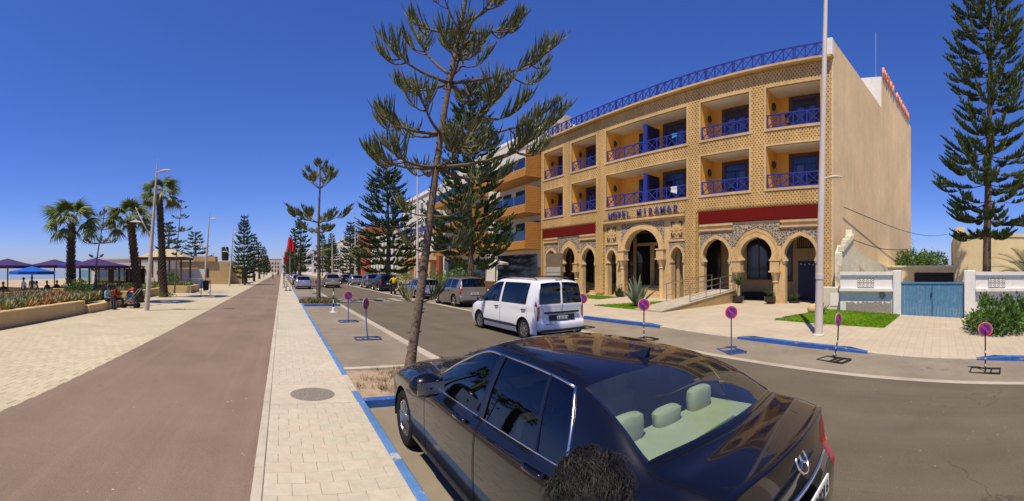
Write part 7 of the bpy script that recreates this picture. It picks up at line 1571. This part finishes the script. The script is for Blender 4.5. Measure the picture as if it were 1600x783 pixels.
mb = MB(); mb.grid(lambda u, v: (X-.25+.55*u, Y-.2+.4*v, .5+.1*math.sin(u*3)+.35*max(0, u-.5)), 10, 4); mb.build('seat', cloth('pram_black', (0.02, 0.02, 0.022)), pc, smooth=True)
mb = MB(); mb.grid(lambda u, v: (X+.22-.36*math.sin(u*1.7)+.0, Y-.24+.48*v, .78+.36*math.cos(u*1.7)*(1-.25*(2*v-1)**2)), 10, 8); mb.build('hood', cloth('hood_red', (0.55, 0.03, 0.03)), pc, smooth=True)
mb = MB(); mb.cbox((X-.1, Y-.18, .2), (X+.25, Y+.18, .36), .03); mb.build('basket', M_iron, pc); mb = MB(); mb.ball((X-.02, Y, .78), (.17, .17, .13), 10, 8); mb.build('blanket', cloth('blanket_blue', (0.03, 0.22, 0.5)), pc, smooth=True)
for lb, px, d, top, rz, pose, z in [('person in a white shirt standing under the blue parasol', 37, 29, (0.6, 0.6, 0.6), 2.9, 'stand', -.2), ('person in a pale green shirt standing beside the cafe tables', 50, 30, (0.22, 0.32, 0.26), 3.4, 'stand', -.15), ('person in dark clothes seated at the edge of the picture under a purple parasol', 6, 24, (0.02, 0.02, 0.025), 1.0, 'sit', .5), ('dark clothed person seated between the standing people and the palm', 60, 27, (0.03, 0.03, 0.035), 2.2, 'sit', .46), ('dark clothed person seated with back turned beside the bed palm', 75, 28, (0.02, 0.025, 0.03), 3.1, 'sit', .46), ('dark clothed person seated just left of the bed palm trunk', 88, 29, (0.03, 0.025, 0.025), 4.0, 'sit', .46), ('person in grey seated behind the bed palm trunk', 125, 29, (0.12, 0.12, 0.13), 4.6, 'sit', .46)]:
    a = (px-440)/655; person(lb, d*math.sin(a), d*math.cos(a), z, rz, pose, cloth('c%d' % px, top), M_jean, pose == 'sit')
    if pose == 'sit':
        c = thing('cafe_chair', 'dark cafe chair under the '+lb, 'chair', (d*math.sin(a), d*math.cos(a), z-.5), rz, 'cafe chairs on the terrace'); c['label'] = 'dark cafe chair holding the '+lb.replace('seated ', '')
        c['label'] = ' '.join(c['label'].split()[:16])
        for q in (-.2, .2):
            for r in (-.2, .2): mb = MB(); mb.bar((q, r, .02), (q, r, .46), .035); mb.build('leg', M_brown, c, world=False)
        mb = MB(); mb.box((-.23, -.23, .46), (.23, .23, .5)); mb.build('seat', M_brown, c, world=False); mb = MB(); mb.box((-.23, -.25, .5), (.23, -.21, .95)); mb.build('backrest', M_brown, c, world=False)
for lb, px, d in [('small round table before the person in white', 44, 27.3), ('small round table beside the bed palm trunk', 82, 27.2)]:
    a = (px-440)/655; x, y = d*math.sin(a), d*math.cos(a); t = thing('cafe_table', lb, 'table', (x, y, -.05), 0, 'cafe tables on the terrace'); mb = MB(); mb.lathe([(.001, .70), (.45, .70), (.45, .67), (.001, .67)], 20, (x, y, 0)); mb.build('table_top', M_brown, t); mb = MB(); mb.tube([(x, y, -.05), (x, y, .67)], .04, 8); mb.build('leg', M_iron, t)
for lb, x, y, c, rz in [('distant walker in dark clothes on the promenade near the first pines', -4.3, 66, (0.03, 0.03, 0.04), 3.1), ('distant walker in a pale top on the cycle path', -2.0, 95, (0.5, 0.45, 0.4), 0), ('distant walker in black near the vanishing point', -1.0, 120, (0.02, 0.02, 0.02), 3.1), ('distant walker in blue on the sidewalk past the flags', .5, 88, (0.05, 0.09, 0.2), 0)]: person(lb, x, y, .12, rz, 'walk', cloth('w%d' % y, c), M_jean, True)
# scooter and rider
sc_ = thing('motor_scooter', 'dark motor scooter ridden along the far parking lane', 'scooter', (9.3, 34.1, 0), 0); SX, SY = 9.3, 34.1
for y in (-.6, .62): mb = MB(); mb.lathe([(.06, -.05), (.17, -.06), (.24, -.045), (.25, 0), (.24, .045), (.17, .06), (.06, .05)], 20, (SX, SY+y, .25), 'X'); mb.build('wheel', M_tyre, sc_)
mb = MB(); vs = []
for (y, w, z0, z1) in ((-.85, .06, .5, .62), (-.6, .15, .45, .74), (-.2, .16, .3, .74), (.05, .14, .26, .5), (.25, .16, .26, .34), (.42, .16, .28, .42), (.52, .14, .4, .98), (.6, .06, .6, 1.0)): vs += [(SX-w, SY+y, z0), (SX+w, SY+y, z0), (SX+w*.9, SY+y, z1), (SX-w*.9, SY+y, z1)]
mb.add(vs, [(4*i+j, 4*i+(j+1) % 4, 4*i+4+(j+1) % 4, 4*i+4+j) for i in range(7) for j in range(4)]+[(0, 1, 2, 3), (31, 30, 29, 28)]); mb.build('body', paint('scooter_black', (0.012, 0.012, 0.014)), sc_, smooth=40)
mb = MB(); mb.cbox((SX-.15, SY-.7, .74), (SX+.15, SY+.02, .82), .03); mb.build('seat', M_trim, sc_); mb = MB(); mb.tube([(SX-.34, SY+.42, 1.06), (SX-.1, SY+.5, 1.0), (SX+.1, SY+.5, 1.0), (SX+.34, SY+.42, 1.06)], .018, 6); mb.build('handlebar', M_trim, sc_); mb = MB(); mb.box((SX-.08, SY-.93, .52), (SX+.08, SY-.86, .6)); mb.build('tail_light', M_tail, sc_); mb = MB(); mb.box((SX-.09, SY-.92, .36), (SX+.09, SY-.9, .48)); mb.build('number_plate', M_plate, sc_)
person('person in a yellow shirt riding the scooter', SX, SY-.25, .78, 0, 'ride', cloth('yellow', (0.70, 0.48, 0.02)), M_jean, False, False, 1.0)
# ------------------------------------------------------------------ the dark curly head close to the camera
POSES['lean'] = dict(POSES['stand']); 
POSES['lean'].update(pel=(0, -.06, .80), sp=(0, -.02, .98), ch=(0, .04, 1.17), nk=(0, .09, 1.27), hd=(0, .15, 1.32), tp=(0, .19, 1.42), sl=(.19, .06, 1.335), sr=(-.19, .06, 1.335), el=(.24, .08, 1.0), er=(-.24, .08, 1.0), wl=(.2, .26, .86), wr=(-.2, .26, .86), hl=(.19, .33, .83), hr=(-.19, .33, .83), pl=(.09, -.05, .76), pr=(-.09, -.05, .76), kl=(.10, .03, .43), kr=(-.10, .05, .43))
RAD_keep = dict(RAD); RAD.update(sl=(.085, .085), sr=(.085, .085), el=(.06, .06), er=(.06, .06), wl=(.045, .045), wr=(.045, .045))
fg_rz = math.atan2(.6, .8)-PI/2-.1
fg_p = person('person with dark curly hair in a black jacket standing close beside the dark saloon', .585, .70, .12, fg_rz, 'lean', cloth('jacket_black', (0.010, 0.011, 0.014)), M_jean, True, False, .94)
RAD.update(RAD_keep)
J = POSES['lean']; hc = (Vector(J['hd'])+Vector(J['tp']))/2+Vector((0, -.02, .0)); mb = MB(); mb.keep = True; rr = random.Random(77)
for c_ in range(420):
    d0 = Vector((rr.gauss(0, 1), rr.gauss(0, 1)-.25, rr.gauss(0, 1)+.35)).normalized()
    if (d0.y > .55 and d0.z < .35) or d0.z < -.75: continue
    lift0 = rr.uniform(-.004, .03); fl = Vector((rr.gauss(0, .5), -1, -.3+rr.gauss(0, .4))); fl = fl-d0*fl.dot(d0); fl = fl.normalized() if fl.length > .1 else d0.orthogonal().normalized(); L0 = rr.uniform(.05, .1); ph = rr.uniform(0, 6); cr_ = rr.uniform(.005, .011); fq = rr.uniform(3.5, 7.5); mi = 1 if rr.random() < .1 else 0
    for q_ in range(20):
        d = (d0+Vector((rr.gauss(0, .085), rr.gauss(0, .085), rr.gauss(0, .085)))).normalized(); lift = lift0+rr.uniform(-.004, .006); p = hc+Vector((d.x*(.090+lift), d.y*(.108+lift), d.z*(.122+lift))); b2 = d.cross(fl); L = L0*rr.uniform(.7, 1.15); w = rr.uniform(.0007, .0014); fr_ = rr.gauss(0, .006); pts = []
        for i in range(8):
            t = i/7; pts.append(p+fl*L*t-d*.35*L*t*t+(d*math.cos(ph+t*fq)+b2*math.sin(ph+t*fq))*cr_+(d+b2)*fr_*t)
        mb.tube(pts, [w*(1-.6*i/7) for i in range(8)], 3, mi, caps=False)
cm = mb.build('curls', [mat('curl_black', (0.005, 0.0045, 0.004), 0.5, 0.3, 30), mat('curl_brown', (0.016, 0.013, 0.010), 0.5, 0.3, 30)], fg_p, smooth=True, world=False)

bpy.data.scenes.remove(TMP)
